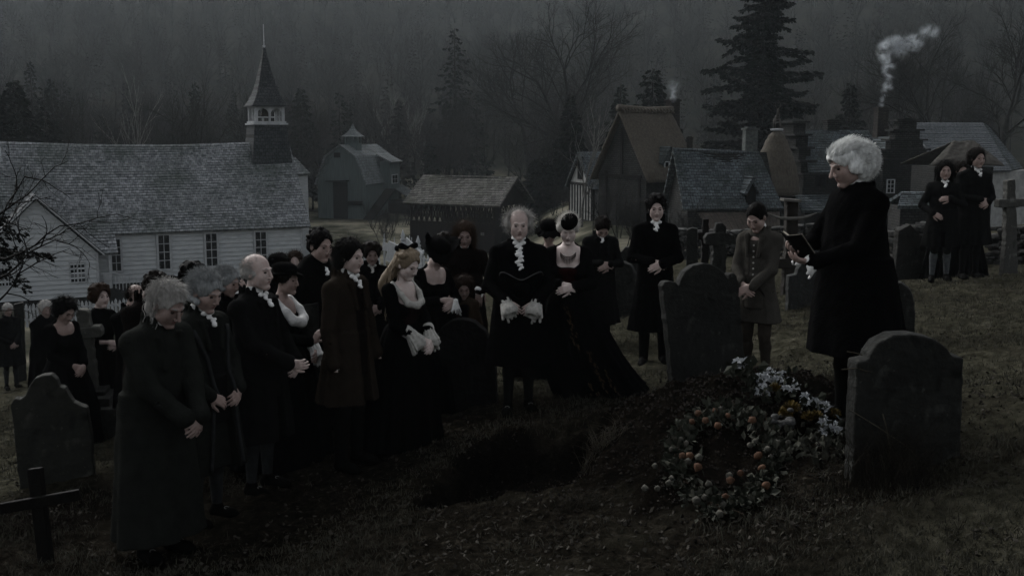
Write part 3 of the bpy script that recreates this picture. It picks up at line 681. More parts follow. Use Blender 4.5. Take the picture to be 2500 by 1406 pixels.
chimney(sf, sc_, 1832, 312, 380, wd/2+.2, 33, mat('pale_chimney_stone', (.14, .15, .145), col2=(.06, .07, .065), scale=6, bump=.5))
r = MB(); x0, z0 = sf.loc(1745, 572, -2.0); x1, _ = sf.loc(1905, 560, -2.0); xa_, za_ = sf.loc(1702, 514, -.35)
for i in range(22):
    u0 = i/22; u1 = (i+.93)/22; a = Vector((x0, -2.0, z0)); b = Vector((x1, -2.0, z0)); c1_ = Vector((xa_, -.35, za_-.1)); c2_ = Vector((xr_-.2, -.35, za_-.1))
    p = [a.lerp(b, u0), a.lerp(b, u1), c1_.lerp(c2_, u1), c1_.lerp(c2_, u0)]
    r.hexa([q-Vector((0, 0, .05)) for q in p]+[q+Vector((0, 0, .01*(i % 2))) for q in p])
r.build('porch_roof', mat('board_roof', (.07, .058, .048), col2=(.035, .03, .026), scale=5), sc_)
m = MB()
for u in (0.02, .5, .97): q = x0+(x1-x0)*u; m.box(q-.07, -1.95, 0, q+.07, -1.8, z0-.02)
m.build('porch_post', M_dark, sc_)

# --- round thatched house with a stag figure
rf = Frame(1905, 470, 56, 0)
rh = rf.root('round_house'); tag(rh, 'timber house under a conical thatched roof that carries a stag figure', 'house')
za = rf.loc(1905, 318)[1]; zb_ = rf.loc(1905, 478)[1]
def rpx(p): return p/F*56
m = MB(); pts = []
prof = [(rpx(58), 0), (rpx(61), .05), (rpx(60), .12), (rpx(54), .35), (rpx(43), .58), (rpx(30), .79), (rpx(19), .92), (rpx(8), 1.0)]
pr2 = []
for i in range(len(prof)-1):
    for k in range(5):
        q = k/5; a = prof[i]; b = prof[i+1]; pr2.append((a[0]+(b[0]-a[0])*q+random.uniform(-.03, .03), zb_+(a[1]+(b[1]-a[1])*q)*(za-zb_)))
pr2.append((.05, za)); m.lathe([(rpx(46), zb_+.1)]+pr2, (0, 1.2, 0), 36); m.build('roof', M_thatch, rh, smooth=True)
m = MB(); m.lathe([(rpx(44), 0), (rpx(44), zb_+.3)], (0, 1.2, 0), 12); m.build('wall', M_dark, rh)
m = MB(); m.lathe([(.3, za-.03), (.34, za+.02), (.34, za+.07), (.05, za+.09)], (0, 1.2, 0), 16); m.build('platform', M_trim, rh)
m = MB(); zt_ = za+.08; s_ = 1.25
for sx in (-1, 1):
    m.tube([(sx*.17*s_, 1.2, zt_), (sx*.15*s_, 1.2, zt_+.22*s_), (sx*.12*s_, 1.2, zt_+.42*s_)], [.022, .026, .05], 6)
    m.tube([(sx*.10*s_, 1.05, zt_), (sx*.09*s_, 1.08, zt_+.22*s_), (sx*.08*s_, 1.1, zt_+.42*s_)], [.022, .026, .05], 6)
    m.tube([(sx*.03, 1.12, zt_+.82*s_), (sx*.09*s_, 1.12, zt_+.93*s_), (sx*.10*s_, 1.12, zt_+1.06*s_)], [.02, .016, .008], 5)
    m.tube([(sx*.08*s_, 1.12, zt_+.9*s_), (sx*.15*s_, 1.12, zt_+.96*s_)], [.014, .006], 5)
m.tube([(0, 1.35, zt_+.42*s_), (0, 1.2, zt_+.48*s_), (0, 1.05, zt_+.54*s_)], [.11, .14, .10], 8)
m.tube([(0, 1.08, zt_+.52*s_), (0, 1.06, zt_+.68*s_), (0, 1.1, zt_+.8*s_)], [.1, .06, .055], 8)
m.tube([(0, 1.12, zt_+.8*s_), (0, .98, zt_+.74*s_)], [.055, .03], 8)
fo_ = m.build('stag_figure', mat('dull_lead', (.10, .095, .085), rough=.6), rh, smooth=True); fo_['label'] = 'small grey figure of a standing antlered stag'
m = MB(); q0, z0 = rf.loc(1918, 500, -.9); q1, z1 = rf.loc(1950, 484, -.9); window(rh, q0, z0, q1, z1, .0, 2, 2, mf=M_dark, mg=M_glass, fr=.05)

# --- stone manor with stepped gables
mf_ = Frame(1985, 415, 58, 10)
mh = mf_.root('stone_manor'); tag(mh, 'dark stone manor with crow stepped gables, slate roof and tall smoking chimney', 'house')
wd = 4.5; ze = mf_.loc(2000, 416)[1]; x0 = mf_.loc(1975, 416)[0]; x1 = mf_.loc(2165, 416)[0]; zr = mf_.loc(2100, 318, wd/2)[1]
m = MB(); m.prism([(0, 0), (wd, 0), (wd, ze), (wd/2, zr-.15), (0, ze)], x0+.2, x1, axis='x'); m.build('wall', M_stone, mh)
r = MB(); slope(r, (x0-.1, -.3, ze-.1), (x1, -.3, ze-.1), (x1, wd/2, zr), (x0+.4, wd/2, zr), rows=18, seed=51, sag=.06)
slope(r, (x1, wd+.3, ze-.1), (x0-.1, wd+.3, ze-.1), (x0+.4, wd/2, zr), (x1, wd/2, zr), rows=18, seed=52); r.build('roof', M_slate, mh)
gx0, _ = mf_.loc(1958, 416, .3); m = MB(); st_ = MB()
def crow(mb, sb, xa, xb, yc, hw, zlo, ztop, n):
    """a stepped gable: courses shrinking towards the top, each capped by a projecting slab"""
    for i in range(n):
        z0_ = zlo+(ztop-zlo)*i/n; z1_ = zlo+(ztop-zlo)*(i+1)/n; h_ = hw*(1-i/n*.78)
        mb.box(xa, yc-h_, z0_, xb, yc+h_, z1_-.07); sb.box(xa-.16, yc-h_-.2, z1_-.07, xb+.16, yc+h_+.2, z1_+.03)
# left gable
crow(m, st_, x0-.35, x0+.35, wd/2, wd/2+.1, ze-.9, mf_.loc(2020, 298, wd/2)[1], 5)
m.box(x0-.34, 0, 0, x0+.34, wd, ze-.9)
m.build('stepped_gable', M_stone, mh); st_.build('coping_slabs', mat('coping_stone', (.04, .041, .04), col2=(.02, .02, .02), scale=5), mh); m = MB(); st_ = MB()
# cross wing on the right with a stepped gable facing front
gx, _ = mf_.loc(2210, 300, -.6); zt2 = mf_.loc(2210, 293, -.6)[1]; hwg = 1.35; zlow = mf_.loc(2210, 412, -.6)[1]
n = 5
for i in range(n):
    z0_ = zlow+(zt2-zlow)*i/n; z1_ = zlow+(zt2-zlow)*(i+1)/n; h_ = hwg*(1-i/n*.78)
    m.box(gx-h_, -.9, z0_, gx+h_, -.3, z1_-.07); st_.box(gx-h_-.2, -1.05, z1_-.07, gx+h_+.2, -.15, z1_+.03)
m.box(gx-hwg, -.9, 0, gx+hwg, 4, zlow)
m.build('stepped_gable', M_stone, mh); st_.build('coping_slabs', mat('coping_stone', (0, 0, 0)), mh)
r = MB(); slope(r, (gx+hwg+.2, -.35, zlow), (gx+hwg+.2, 4.2, zlow), (gx, 4.2, zt2-.9), (gx, -.35, zt2-.9), rows=12); slope(r, (gx-hwg-.2, 4.2, zlow), (gx-hwg-.2, -.35, zlow), (gx, -.35, zt2-.9), (gx, 4.2, zt2-.9), rows=12); r.build('wing_roof', M_slate, mh)
chimney(mf_, mh, 2152, 263, 318, 2.4, 30, M_brick); chimney(mf_, mh, 2030, 293, 325, 2.5, 34, M_stone); chimney(mf_, mh, 2212, 290, 312, 1.2, 26, M_stone)
q0, z0 = mf_.loc(1993, 452, -.02); q1, z1 = mf_.loc(2018, 424, -.02); window(mh, q0, z0, q1, z1, 0, 3, 3, mf=M_dark, mg=M_glass, fr=.07)
q0, z0 = mf_.loc(2165, 470, -.9); q1, z1 = mf_.loc(2182, 440, -.9); window(mh, q0, z0, q1, z1, -.9, 2, 3, mf=M_trim, mg=M_glass, fr=.05)
r = MB(); a_, b_ = mf_.loc(1958, 515, -1.6), mf_.loc(2075, 512, -1.6); slope(r, (a_[0], -1.6, a_[1]), (b_[0], -1.6, a_[1]), (b_[0], -.02, a_[1]+.75), (a_[0]+.3, -.02, a_[1]+.75), rows=7); r.build('porch_roof', M_slate, mh)
m = MB(); m.box(a_[0]+.3, -1.3, 0, b_[0]-.2, -.03, a_[1]-.05); m.build('porch', M_dark, mh)

# --- small hut roof, then the big slate barn on the right with thatch before it
uf = Frame(2195, 500, 40, -6); hu = uf.root('stone_hut'); tag(hu, 'low stone hut with a small slate roof just behind the churchyard wall', 'hut')
a_, b_ = uf.loc(2190, 503)[0], uf.loc(2290, 500)[0]; ze = uf.loc(2200, 503)[1]; zr = uf.loc(2230, 468, .9)[1]
r = MB(); slope(r, (a_, -.1, ze), (b_, -.1, ze), (b_-.2, 1, zr), (a_+.4, 1, zr), rows=8); slope(r, (b_, 2.1, ze), (a_, 2.1, ze), (a_+.4, 1, zr), (b_-.2, 1, zr), rows=8); r.build('roof', M_slate, hu)
m = MB(); m.box(a_+.15, .1, 0, b_-.15, 1.9, ze-.03); m.build('wall', M_stone, hu)
sf2 = Frame(2450, 416, 62, 22); sb = sf2.root('slate_barn'); tag(sb, 'big barn with a plain grey slate roof and pale wall at the far right', 'barn')
ze = sf2.loc(2450, 416)[1]; wd = 6.4; LL = 8; zr = sf2.side(2498, 300, 0)[1]
sb2 = sf2
xl2 = sf2.loc(2300, 395)[0]; zr = sf2.loc(2360, 300, wd/2)[1]
r = MB(); slope(r, (xl2, -.3, ze), (.3, -.3, ze), (.3+1.2, wd/2, zr), (xl2+.3, wd/2, zr), rows=24, seed=61); slope(r, (.3, wd+.3, ze), (xl2, wd+.3, ze), (xl2+.3, wd/2, zr), (1.5, wd/2, zr), rows=24, seed=62)
r.build('roof', brickmat('plain_slates', (.24, .26, .275), (.2, .22, .235), (.1, .11, .11), .3, .2, stain_amt=.35, stain_scale=.5), sb)
r = MB(); slope(r, (.35, -.25, ze+.02), (4.2, 2.5, ze+.02), (1.9, wd/2, zr-.15), (1.55, wd/2, zr), rows=20, seed=63); r.build('hip_roof', M_slate, sb)
m = MB(); m.box(xl2+.3, 0, 0, .1, wd, ze-.02); m.box(.1, .2, 0, 3.6, wd, ze-.05); m.build('wall', M_plaster, sb)
tf2 = Frame(2270, 400, 52, 0); tb = tf2.root('thatched_shed'); tag(tb, 'low shed with worn brown thatch in front of the grey slate barn', 'shed')
a_ = tf2.loc(2262, 402)[0]; b_ = tf2.loc(2445, 418)[0]; ze = tf2.loc(2262, 405)[1]; zr = tf2.loc(2335, 348, 1.6)[1]
r = MB(); thatch(r, (a_, -.3, ze), (b_, -.3, ze), (tf2.loc(2382, 352, 1.6)[0], 1.6, zr), (tf2.loc(2325, 350, 1.6)[0], 1.6, zr), 5, th=.2); thatch(r, (b_, 3.5, ze), (a_, 3.5, ze), (tf2.loc(2325, 350, 1.6)[0], 1.6, zr), (tf2.loc(2382, 352, 1.6)[0], 1.6, zr), 6, th=.2)
r.build('roof', mat('grey_thatch', (.10, .092, .08), col2=(.05, .046, .04), scale=5, bump=.6), tb, smooth=True)
m = MB(); m.box(a_+.4, 0, 0, b_-.4, 3, ze-.05); m.build('wall', M_stone, tb)

# --- picket fence, white gate
def pickets(root, a, b, n, hgt, zf):
    a = Vector(a); b = Vector(b); hgt0 = hgt
    for i in range(n):
        p = a.lerp(b, i/(n-1)); z = zf(p); hgt = hgt0*random.uniform(.9, 1.06); p.x += random.uniform(-.015, .015); m = MB(); w_ = .05; d_ = (b-a).normalized()
        q = [p-d_*w_, p+d_*w_]; o = Vector((d_.y, -d_.x, 0))*.02
        lo = [Vector((v.x, v.y, z)) for v in (q[0]+o, q[1]+o, q[1]-o, q[0]-o)]; hi = [v+Vector((0, 0, hgt-.1)) for v in lo]
        m.hexa(lo+hi); ti = Vector((p.x, p.y, z+hgt)); nb = len(m.v)
        m.v += [tuple(v) for v in hi]+[tuple(ti+o), tuple(ti-o)]; m.f += [(nb, nb+1, nb+4), (nb+2, nb+3, nb+5), (nb+1, nb+2, nb+5, nb+4), (nb+3, nb, nb+4, nb+5)]
        m.build('picket', M_trim, root)
    for k in (.3, .74):
        m = MB(); aa = Vector((a.x, a.y, zf(a)+hgt0*k)); bb = Vector((b.x, b.y, zf(b)+hgt0*k)); o = Vector((-(b-a).normalized().y, (b-a).normalized().x, 0))*.045
        m.beam(aa+o, bb+o, .04, .09); m.build('rail', M_trim, root)
def fence(pa, pb, n, hgt, label):
    a = at(*pa); b = at(*pb); root = empty('picket_fence', (0, 0, 0)); tag(root, label, 'fence', 'white picket fences round the church')
    za = a.z; zb__ = b.z; L_ = (b-a).length
    pickets(root, a, b, n, hgt, lambda p: za+(zb__-za)*((Vector((p.x, p.y, 0))-Vector((a.x, a.y, 0))).length/L_)-hgt)
fence((45, 742, 44), (455, 722, 44.5), 46, 1.0, 'white picket fence running below the church vestry and stairs')
fence((872, 597, 49), (925, 600, 48), 9, 1.05, 'short run of white pickets leading to the ornate white gate')
fence((1010, 612, 44), (1110, 640, 42), 12, 1.0, 'white pickets sloping down behind the woman in the wide black hat')
gt = empty('white_gate', (0, 0, 0)); tag(gt, 'ornate white gateway with stepped pillars, finials and sloping boards beyond the mourners', 'gate')
for (px, py, d, w_) in ((984, 597, 46, .24), (1021, 612, 45, .24)):
    p = at(px, py, d); z0 = g1(p.x, p.y); m = MB()
    m.box(p.x-w_*.8, p.y-w_*.8, z0, p.x+w_*.8, p.y+w_*.8, p.z-.12); m.box(p.x-w_, p.y-w_, p.z-.12, p.x+w_, p.y+w_, p.z)
    m.frustum(p.x, p.y, p.z, p.z+.15, w_*.7, w_*.7, w_*.3, w_*.3); pil = m.build('gate_pillar', M_trim, gt)
    m = MB(); m.lathe([(.1, 0), (.13, .08), (.06, .14), (.1, .22), (.06, .34), (.01, .5)], (p.x, p.y, p.z+.15), 10); m.build('pillar_finial', M_trim, pil, smooth=True)
for (pa, pb, hb2) in (((935, 602, 47), (975, 608, 46.3), .35), ((990, 600, 46), (1030, 640, 44.5), .8), ((946, 612, 46.6), (1024, 650, 45.2), .9)):
    a = at(*pa); b = at(*pb); m = MB(); m.beam(a, b, .06, hb2); m.build('gate_board', M_trim, gt)
for (px, py, d) in ((938, 583, 47), (963, 592, 46.5), (1000, 588, 45.8), (1005, 592, 45.6)):
    p = at(px, py, d); m = MB(); m.beam((p.x, p.y, p.z-2.2), p, .09, .09); m.beam(p, p+Vector((0, 0, .22)), .03, .03); m.build('gate_post', M_trim, gt)
# ------------------------------------------------------------------ trees
def segs_mesh(S, n=4):
    """S: (m,8) rows p0 p1 r0 r1 -> verts, quads of separate tapered tubes"""
    S = np.asarray(S, float); p0 = S[:, :3]; p1 = S[:, 3:6]; r0 = S[:, 6]; r1 = S[:, 7]
    d = p1-p0; d /= np.linalg.norm(d, axis=1, keepdims=True)+1e-9
    ref = np.where(np.abs(d[:, 2:3]) > .9, np.array([[1., 0, 0]]), np.array([[0, 0, 1.]]))
    u = np.cross(d, ref); u /= np.linalg.norm(u, axis=1, keepdims=True); v = np.cross(d, u)
    m = len(S); V = np.zeros((m, 2*n, 3))
    for k in range(n):
        a = 2*math.pi*k/n; o = u*math.cos(a)+v*math.sin(a)
        V[:, k] = p0+o*r0[:, None]; V[:, n+k] = p1+o*r1[:, None]
    base = (np.arange(m)*2*n)[:, None]
    Fq = np.stack([np.concatenate([base+k, base+(k+1) % n, base+n+(k+1) % n, base+n+k], 1) for k in range(n)], 1).reshape(-1, 4)
    return V.reshape(-1, 3), Fq
def rot_about(v, ax, a):
    ax = ax/np.linalg.norm(ax); return v*math.cos(a)+np.cross(ax, v)*math.sin(a)+ax*np.dot(ax, v)*(1-math.cos(a))
def bare_tree(rd, H=12, r=.2, spread=.5, levels=5, up=.25, fork=.35, kids=(3, 4), lean=0):
    """returns trunk segs and branch segs"""
    T = []; B = []
    def grow(p, d, L, r, lev):
        n = 5 if lev == 0 else 3; tgt = T if lev == 0 else B
        for i in range(n):
            w = .05 if lev == 0 else .16
            d = d+np.array([rd.gauss(0, w), rd.gauss(0, w), up*.12 if lev else 0]); d /= np.linalg.norm(d)
            q = p+d*L/n; r1 = r*(1-.42*(i+1)/n) if lev == 0 else r*(1-.28*(i+1)/n)
            rr0 = r*(1-.42*i/n) if lev == 0 else r*(1-.28*i/n)
            tgt.append([*p, *q, rr0, r1]); p = q
            if lev < levels and (lev > 0 or i >= n*fork):
                for _ in range(1 if lev else rd.choice((1, 2))):
                    ax = np.cross(d, np.array([rd.gauss(0, 1), rd.gauss(0, 1), rd.gauss(0, 1)]))
                    grow(p, rot_about(d, ax, rd.uniform(.5, 1.1)*(spread+.35)), L*rd.uniform(.42, .62), r1*.55, lev+1)
        if lev < levels:
            for _ in range(rd.choice(kids)-1 if lev else 3):
                ax = np.cross(d, np.array([rd.gauss(0, 1), rd.gauss(0, 1), rd.gauss(0, 1)]))
                grow(p, rot_about(d, ax, rd.uniform(.25, .75)*(spread+.2)), L*rd.uniform(.5, .7), r1*.7, lev+1)
    d0 = np.array([lean, 0, 1.]); grow(np.zeros(3), d0/np.linalg.norm(d0), H*.42, r, 0)
    return T, B
def conifer(rd, H=12, Rb=3, n=60, per=26, droop=.35, gap=.1, spray=.34, irregular=.25, zlow=.12, taper=.85, tilt=0):
    """trunk segs, limb segs, and needle sprays as small blades"""
    T = [[0, 0, 0, 0, 0, H*.5, .02*H, .012*H], [0, 0, H*.5, 0, 0, H, .012*H, .02]]; Lb = []; tri = []
    for i in range(n):
        t = zlow+(1-zlow)*(i/n)**.95; z = t*H; a = i*2.399+rd.uniform(-.4, .4)
        L = Rb*((1-t)/(1-zlow))**taper*rd.uniform(1-irregular, 1+irregular*.6)+.12
        if rd.random() < gap: L *= .55
        dr = droop*rd.uniform(.5, 1.3); tl = rd.uniform(-.4, 1)*tilt; npt = 5; pts = []
        for k in range(npt+1):
            s = k/npt; pts.append(np.array([math.cos(a)*L*s, math.sin(a)*L*s, z+L*(.12*s-dr*s*s+.06*s**3+tl*s)]))
        for k in range(npt): Lb.append([*pts[k], *pts[k+1], .03*(L/3+.2)*(1-k/npt)+.008, .03*(L/3+.2)*(1-(k+1)/npt)+.006])
        side = np.array([-math.sin(a), math.cos(a), 0]); m = int(per*(L/Rb)**.8)+5
        for _ in range(m):
            s = rd.uniform(.08, 1.03); k = min(int(s*npt), npt-1); q = pts[k]+(pts[k+1]-pts[k])*(s*npt-k)
            off = rd.gauss(0, .17)*L*(1.15-s)*(1 if s > .2 else .5)
            q = q+side*off+np.array([0, 0, -abs(off)*.25+rd.gauss(0, .04)])
            out = np.array([math.cos(a), math.sin(a), 0])*rd.uniform(.2, 1)+side*(off/(abs(off)+.05))*rd.uniform(.2, .9)+np.array([0, 0, rd.uniform(-.7, .12)])
            out /= np.linalg.norm(out); ll = spray*rd.uniform(.6, 1.4)*(.5+.5*L/Rb+.15)
            wv = np.cross(out, np.array([rd.gauss(0, 1), rd.gauss(0, 1), rd.gauss(0, 1)])); wv /= np.linalg.norm(wv)
            tri.append((q-wv*ll*.2, q+out*ll*.55+wv*ll*.26, q+out*ll)); tri.append((q+wv*ll*.2, q+out*ll*.6-wv*ll*.3, q+out*ll*.9+wv*ll*.12))
    return T, Lb, np.array(tri)
M_bark = mat('grey_brown_bark', (.024, .022, .019), col2=(.010, .0095, .009), scale=6)
M_birch = mat('pale_birch_bark', (.24, .235, .22), col2=(.1, .1, .095), scale=4)
M_need = mat('dark_conifer_needles', (.014, .018, .014), col2=(.006, .008, .0065), scale=1.2, amt=.9, rough=.8)
M_need2 = mat('blackish_cedar_needles', (.012, .015, .012), col2=(.005, .0065, .0052), scale=.8, amt=.9)
def tri_obj(name, T, m, parent):
    V = T.reshape(-1, 3); return np_mesh(name, V, np.arange(len(V)).reshape(-1, 3), m, parent, smooth=False)
def seg_obj(name, S, m, parent, n=4):
    V, Q = segs_mesh(S, n); return np_mesh(name, V, Q, m, parent)
def make_bare(label, name='bare_tree', seed=1, mt=None, group=None, **k):
    rd = random.Random(seed); T, B = bare_tree(rd, **k); r = empty(name); tag(r, label, 'tree', group)
    seg_obj('trunk', T, mt or M_bark, r, 7); seg_obj('branches', B, mt or M_bark, r, 3); return r
def make_con(label, name='conifer', seed=1, mt=None, group=None, **k):
    rd = random.Random(seed); T, Lb, tri = conifer(rd, **k); r = empty(name); tag(r, label, 'tree', group)
    seg_obj('trunk', T, M_bark, r, 6); cr = tri_obj('crown', tri, mt or M_need, r); seg_obj('limbs', Lb, M_bark, r, 3); return r
def put(r, px, d, top=None, H=None, rz=None, sink=.3, s=None, zoff=0):
    p = at(px, 400, d); z = g1(p.x, p.y)-sink; r.location = (p.x, p.y, z+zoff)
    if top is not None: s = (at(px, top, d).z-z)/H
    s = s or 1; r.scale = (s, s, s); r.rotation_euler = (0, 0, random.uniform(0, 6.28) if rz is None else rz); return r
# single trees one can point to
put(make_con('huge dark cedar with layered ragged limbs towering behind the thatched roofs', 'cedar_tree', 5, M_need2, H=24, Rb=5.4, n=250, per=200, droop=.30, spray=.46, irregular=.6, zlow=.12, gap=.38, taper=.40, tilt=.42), 1852, 84, -70, 24)
put(make_con('small pointed fir left of the smoking chimney above the thatched house', seed=6, H=9, Rb=2.9, n=90, per=50, droop=.1, spray=.4), 1590, 82, 168, 9)
put(make_con('slim fir standing just left of the thatched ridge', seed=7, H=9, Rb=2.0, n=80, per=40, spray=.36), 1513, 86, 205, 9)
put(make_con('dark narrow fir rising behind the white gabled house', seed=8, H=10, Rb=2.1, n=100, per=60, spray=.42), 1392, 92, 232, 10)
put(make_con('black spruce between the round thatched roof and the stone manor', seed=9, H=10, Rb=2.2, n=90, per=50, spray=.4), 2068, 88, 200, 10)
put(make_con('dense rounded evergreen beside the covered bridge', 'evergreen_bush', seed=10, H=6, Rb=2.4, n=90, per=80, spray=.4, droop=.2, taper=.45, zlow=.02), 1318, 92, 388, 6)
put(make_con('black fir at the far left behind the church roof', seed=11, H=11, Rb=3.6, n=130, per=60, spray=.5), 45, 84, 196, 11)
put(make_con('broken dark fir cut by the left edge of the view', seed=12, H=10, Rb=2.6, n=90, per=50, spray=.5), 8, 80, 228, 10)
put(make_con('dark spruce behind the church ridge left of centre', seed=13, H=10, Rb=3.0, n=90, per=50, spray=.45), 118, 90, 262, 10)
put(make_con('faint fir right of the church spire', seed=14, H=11, Rb=2.7, n=90, per=40, spray=.45), 738, 120, 215, 11)
put(make_con('small dark fir to the right of the barn', seed=15, H=7, Rb=1.8, n=60, per=36, spray=.36), 1050, 118, 346, 7)
put(make_con('tall misty spruce above the covered bridge', seed=16, H=14, Rb=3.2, n=90, per=26, spray=.45, gap=.3), 1112, 150, 70, 14)
put(make_bare('great spreading leafless oak above the white gabled house', 'oak_tree', 21, H=14, r=.32, spread=.62, levels=5, kids=(3, 4)), 1392, 125, 52, 13.2)
put(make_bare('leafless tree with a round crown left of the great oak', seed=22, H=13, r=.25, spread=.55, levels=5), 1290, 140, 85, 12.2)
put(make_bare('dark leafless tree on the right slope above the stepped gables', seed=23, H=13, r=.28, spread=.5, levels=5), 2290, 104, 60, 12)
put(make_bare('tall leafless tree by the right edge above the slate barn', seed=24, H=13, r=.28, spread=.5, levels=5), 2440, 96, 40, 12)
put(make_bare('leafless tree behind the smoke of the manor chimney', seed=25, H=13, r=.24, spread=.5, levels=5), 2185, 112, 90, 12)
put(make_bare('thin twisted white birch in front of the timbered house', 'birch_tree', 26, mt=M_birch, H=8, r=.09, spread=.25, levels=3, kids=(2, 2), up=.8), 1422, 65, 255, 7.6)
for i, (px, d, top, lb) in enumerate(((948, 140, 205, 'pale slim birch with a straight trunk right of the barn cupola'), (1000, 138, 235, 'pale birch trunk just left of the covered bridge ridge'), (1040, 142, 320, 'short pale birch above the left end of the covered bridge'), (938, 136, 300, 'pale forked birch close behind the barn roof'), (300, 100, 195, 'pair of pale leaning trunks above the middle of the church roof'))):
    put(make_bare(lb, 'birch_tree', 30+i, mt=M_birch, H=12, r=.13, spread=.16, levels=3, kids=(2, 3), up=.9, lean=(-.03, .04, .06, -.05, .08)[i]), px, d, top, 11)
# thickets of bare shrubs
def shrub(px, d, H, label, seed, top=None, n=7, name='bare_shrub', group='bare shrubs in the meadow'):
    rd = random.Random(seed); S = []
    for k in range(n):
        T, B = bare_tree(rd, H=H*rd.uniform(.7, 1.1), r=.035, spread=.4, levels=3, kids=(2, 3), lean=rd.uniform(-.5, .5))
        o = np.array([rd.uniform(-.5, .5)*H*.4, rd.uniform(-.4, .4)*H*.4, 0]*2+[0, 0]); S += [list(np.array(s)+o) for s in T+B]
    p = at(px, 400, d); r = seg_obj(name, S, M_bark, None, 3); r.location = (p.x, p.y, g1(p.x, p.y)-.1); tag(r, label, 'shrub', group); return r
for i, (px, d, H, lb) in enumerate(((915, 100, 3.2, 'bare shrub leaning on the barn ramp'), (950, 96, 2.6, 'low bare shrub in the meadow left of the bridge'), (938, 88, 2.4, 'thin bare shrub standing nearest in the meadow'), (985, 104, 3.0, 'bare shrub beside the lean-to of the barn'), (1350, 84, 3.6, 'tangled bare shrub right of the bridge portal'), (1300, 76, 2.8, 'bare shrub against the bridge end'), (1480, 54, 3.4, 'leafless shrub below the thatched gable'), (1660, 46, 3.2, 'leafless shrub in front of the thatched house wall'), (1560, 48, 3.0, 'leafless shrub behind the young man in the black coat'), (2075, 44, 2.2, 'leafless shrub at the foot of the manor'), (600, 100, 4, 'bare brush behind the church tower'), (690, 98, 4, 'bare brush just right of the church tower'))):
    shrub(px, d, H, lb, 50+i)
# woods: individual trees on the near slope
protoB = [make_bare('', seed=70+i, H=14, r=.22, spread=.42+.05*i, levels=4, kids=(3, 3), group='bare trees on the wooded slope') for i in range(5)]
protoC = [make_con('', seed=80+i, H=15, Rb=2.8+.3*i, n=60, per=22, spray=.6, gap=.25, group='conifers on the wooded slope') for i in range(3)]
rd = random.Random(3); used = set(); nB = nC = 0; k = 0
while k < 290:
    px = rd.uniform(-60, 2560); d = 92+95*rd.random()**1.4
    if (760 < px < 1300 or px > 1380) and d < 118: continue
    p = at(px, 400, d)
    con = rd.random() < .07; pr = rd.choice(protoC if con else protoB)
    if pr.name in used: o = copy_tree(pr)
    else: o = pr; used.add(pr.name)
    s = rd.uniform(.55, .95); o.location = (p.x, p.y, g1(p.x, p.y)-.3); o.scale = (s, s, s*rd.uniform(.9, 1.2)); o.rotation_euler = (0, 0, rd.uniform(0, 6.28))
    lm = [w_ for lim, w_ in ((170, 'at the far left above the church roof'), (420, 'above the middle of the church roof'), (600, 'just left of the church spire'), (770, 'just right of the church spire'), (1000, 'above the gambrel barn'), (1230, 'above the covered bridge'), (1450, 'above the timbered house'), (1690, 'behind the tall thatched house'), (1990, 'behind the huge cedar'), (2280, 'behind the stone manor'), (9999, 'at the far right above the slate barn')) if px < lim][0]
    sz_ = 'small' if s < .68 else ('tall' if s > .82 else 'middling'); o['label'] = ('%s %s %s, %s' % (sz_, 'conifer' if con else 'leafless tree', lm, 'low on the slope' if d < 112 else ('up the slope' if d < 145 else 'deep in mist')))[:110]
    k += 1
for pr in protoB+protoC:
    if pr.name not in used:
        for ch_ in list(pr.children): bpy.data.objects.remove(ch_)
        bpy.data.objects.remove(pr)
# the far-off wood: one mass
rd = random.Random(9); bases = []
for i in range(5):
    T, B = bare_tree(rd, H=14, r=.25, spread=.4, levels=3, kids=(3, 3)); bases.append(segs_mesh(T+B, 3))
cb = []
for i in range(3):
    T, Lb, tri = conifer(rd, H=14, Rb=2.4, n=44, per=18, spray=.42, gap=.2); cb.append(tri.reshape(-1, 3))
Vs = []; Fq = []; Vt = []; nv = 0
for k in range(2600):
    x = rd.uniform(-.62, .62); y = rd.uniform(205, 640); x = x*y
    z = g1(x, y)-.5; a = rd.uniform(0, 6.28); s = rd.uniform(.7, 1.2); ca, sa = math.cos(a)*s, math.sin(a)*s
    M3 = np.array([[ca, sa, 0], [-sa, ca, 0], [0, 0, s]])
    if rd.random() < .16: Vt.append(rd.choice(cb)@M3+np.array([x, y, z]))
    else:
        V, Q = rd.choice(bases); Vs.append(V@M3+np.array([x, y, z])); Fq.append(Q+nv); nv += len(V)
Vt = np.concatenate(Vt); V = np.concatenate(Vs+[Vt]); Ft = np.arange(len(Vt)).reshape(-1, 3)+nv
wood = np_mesh('woodland', V, [np.concatenate(Fq), Ft], mat('far_wood', (.03, .03, .026), col2=(.015, .017, .014), scale=.05)); tag(wood, 'misty bare woodland covering the far valley side', 'woodland', kind='stuff')
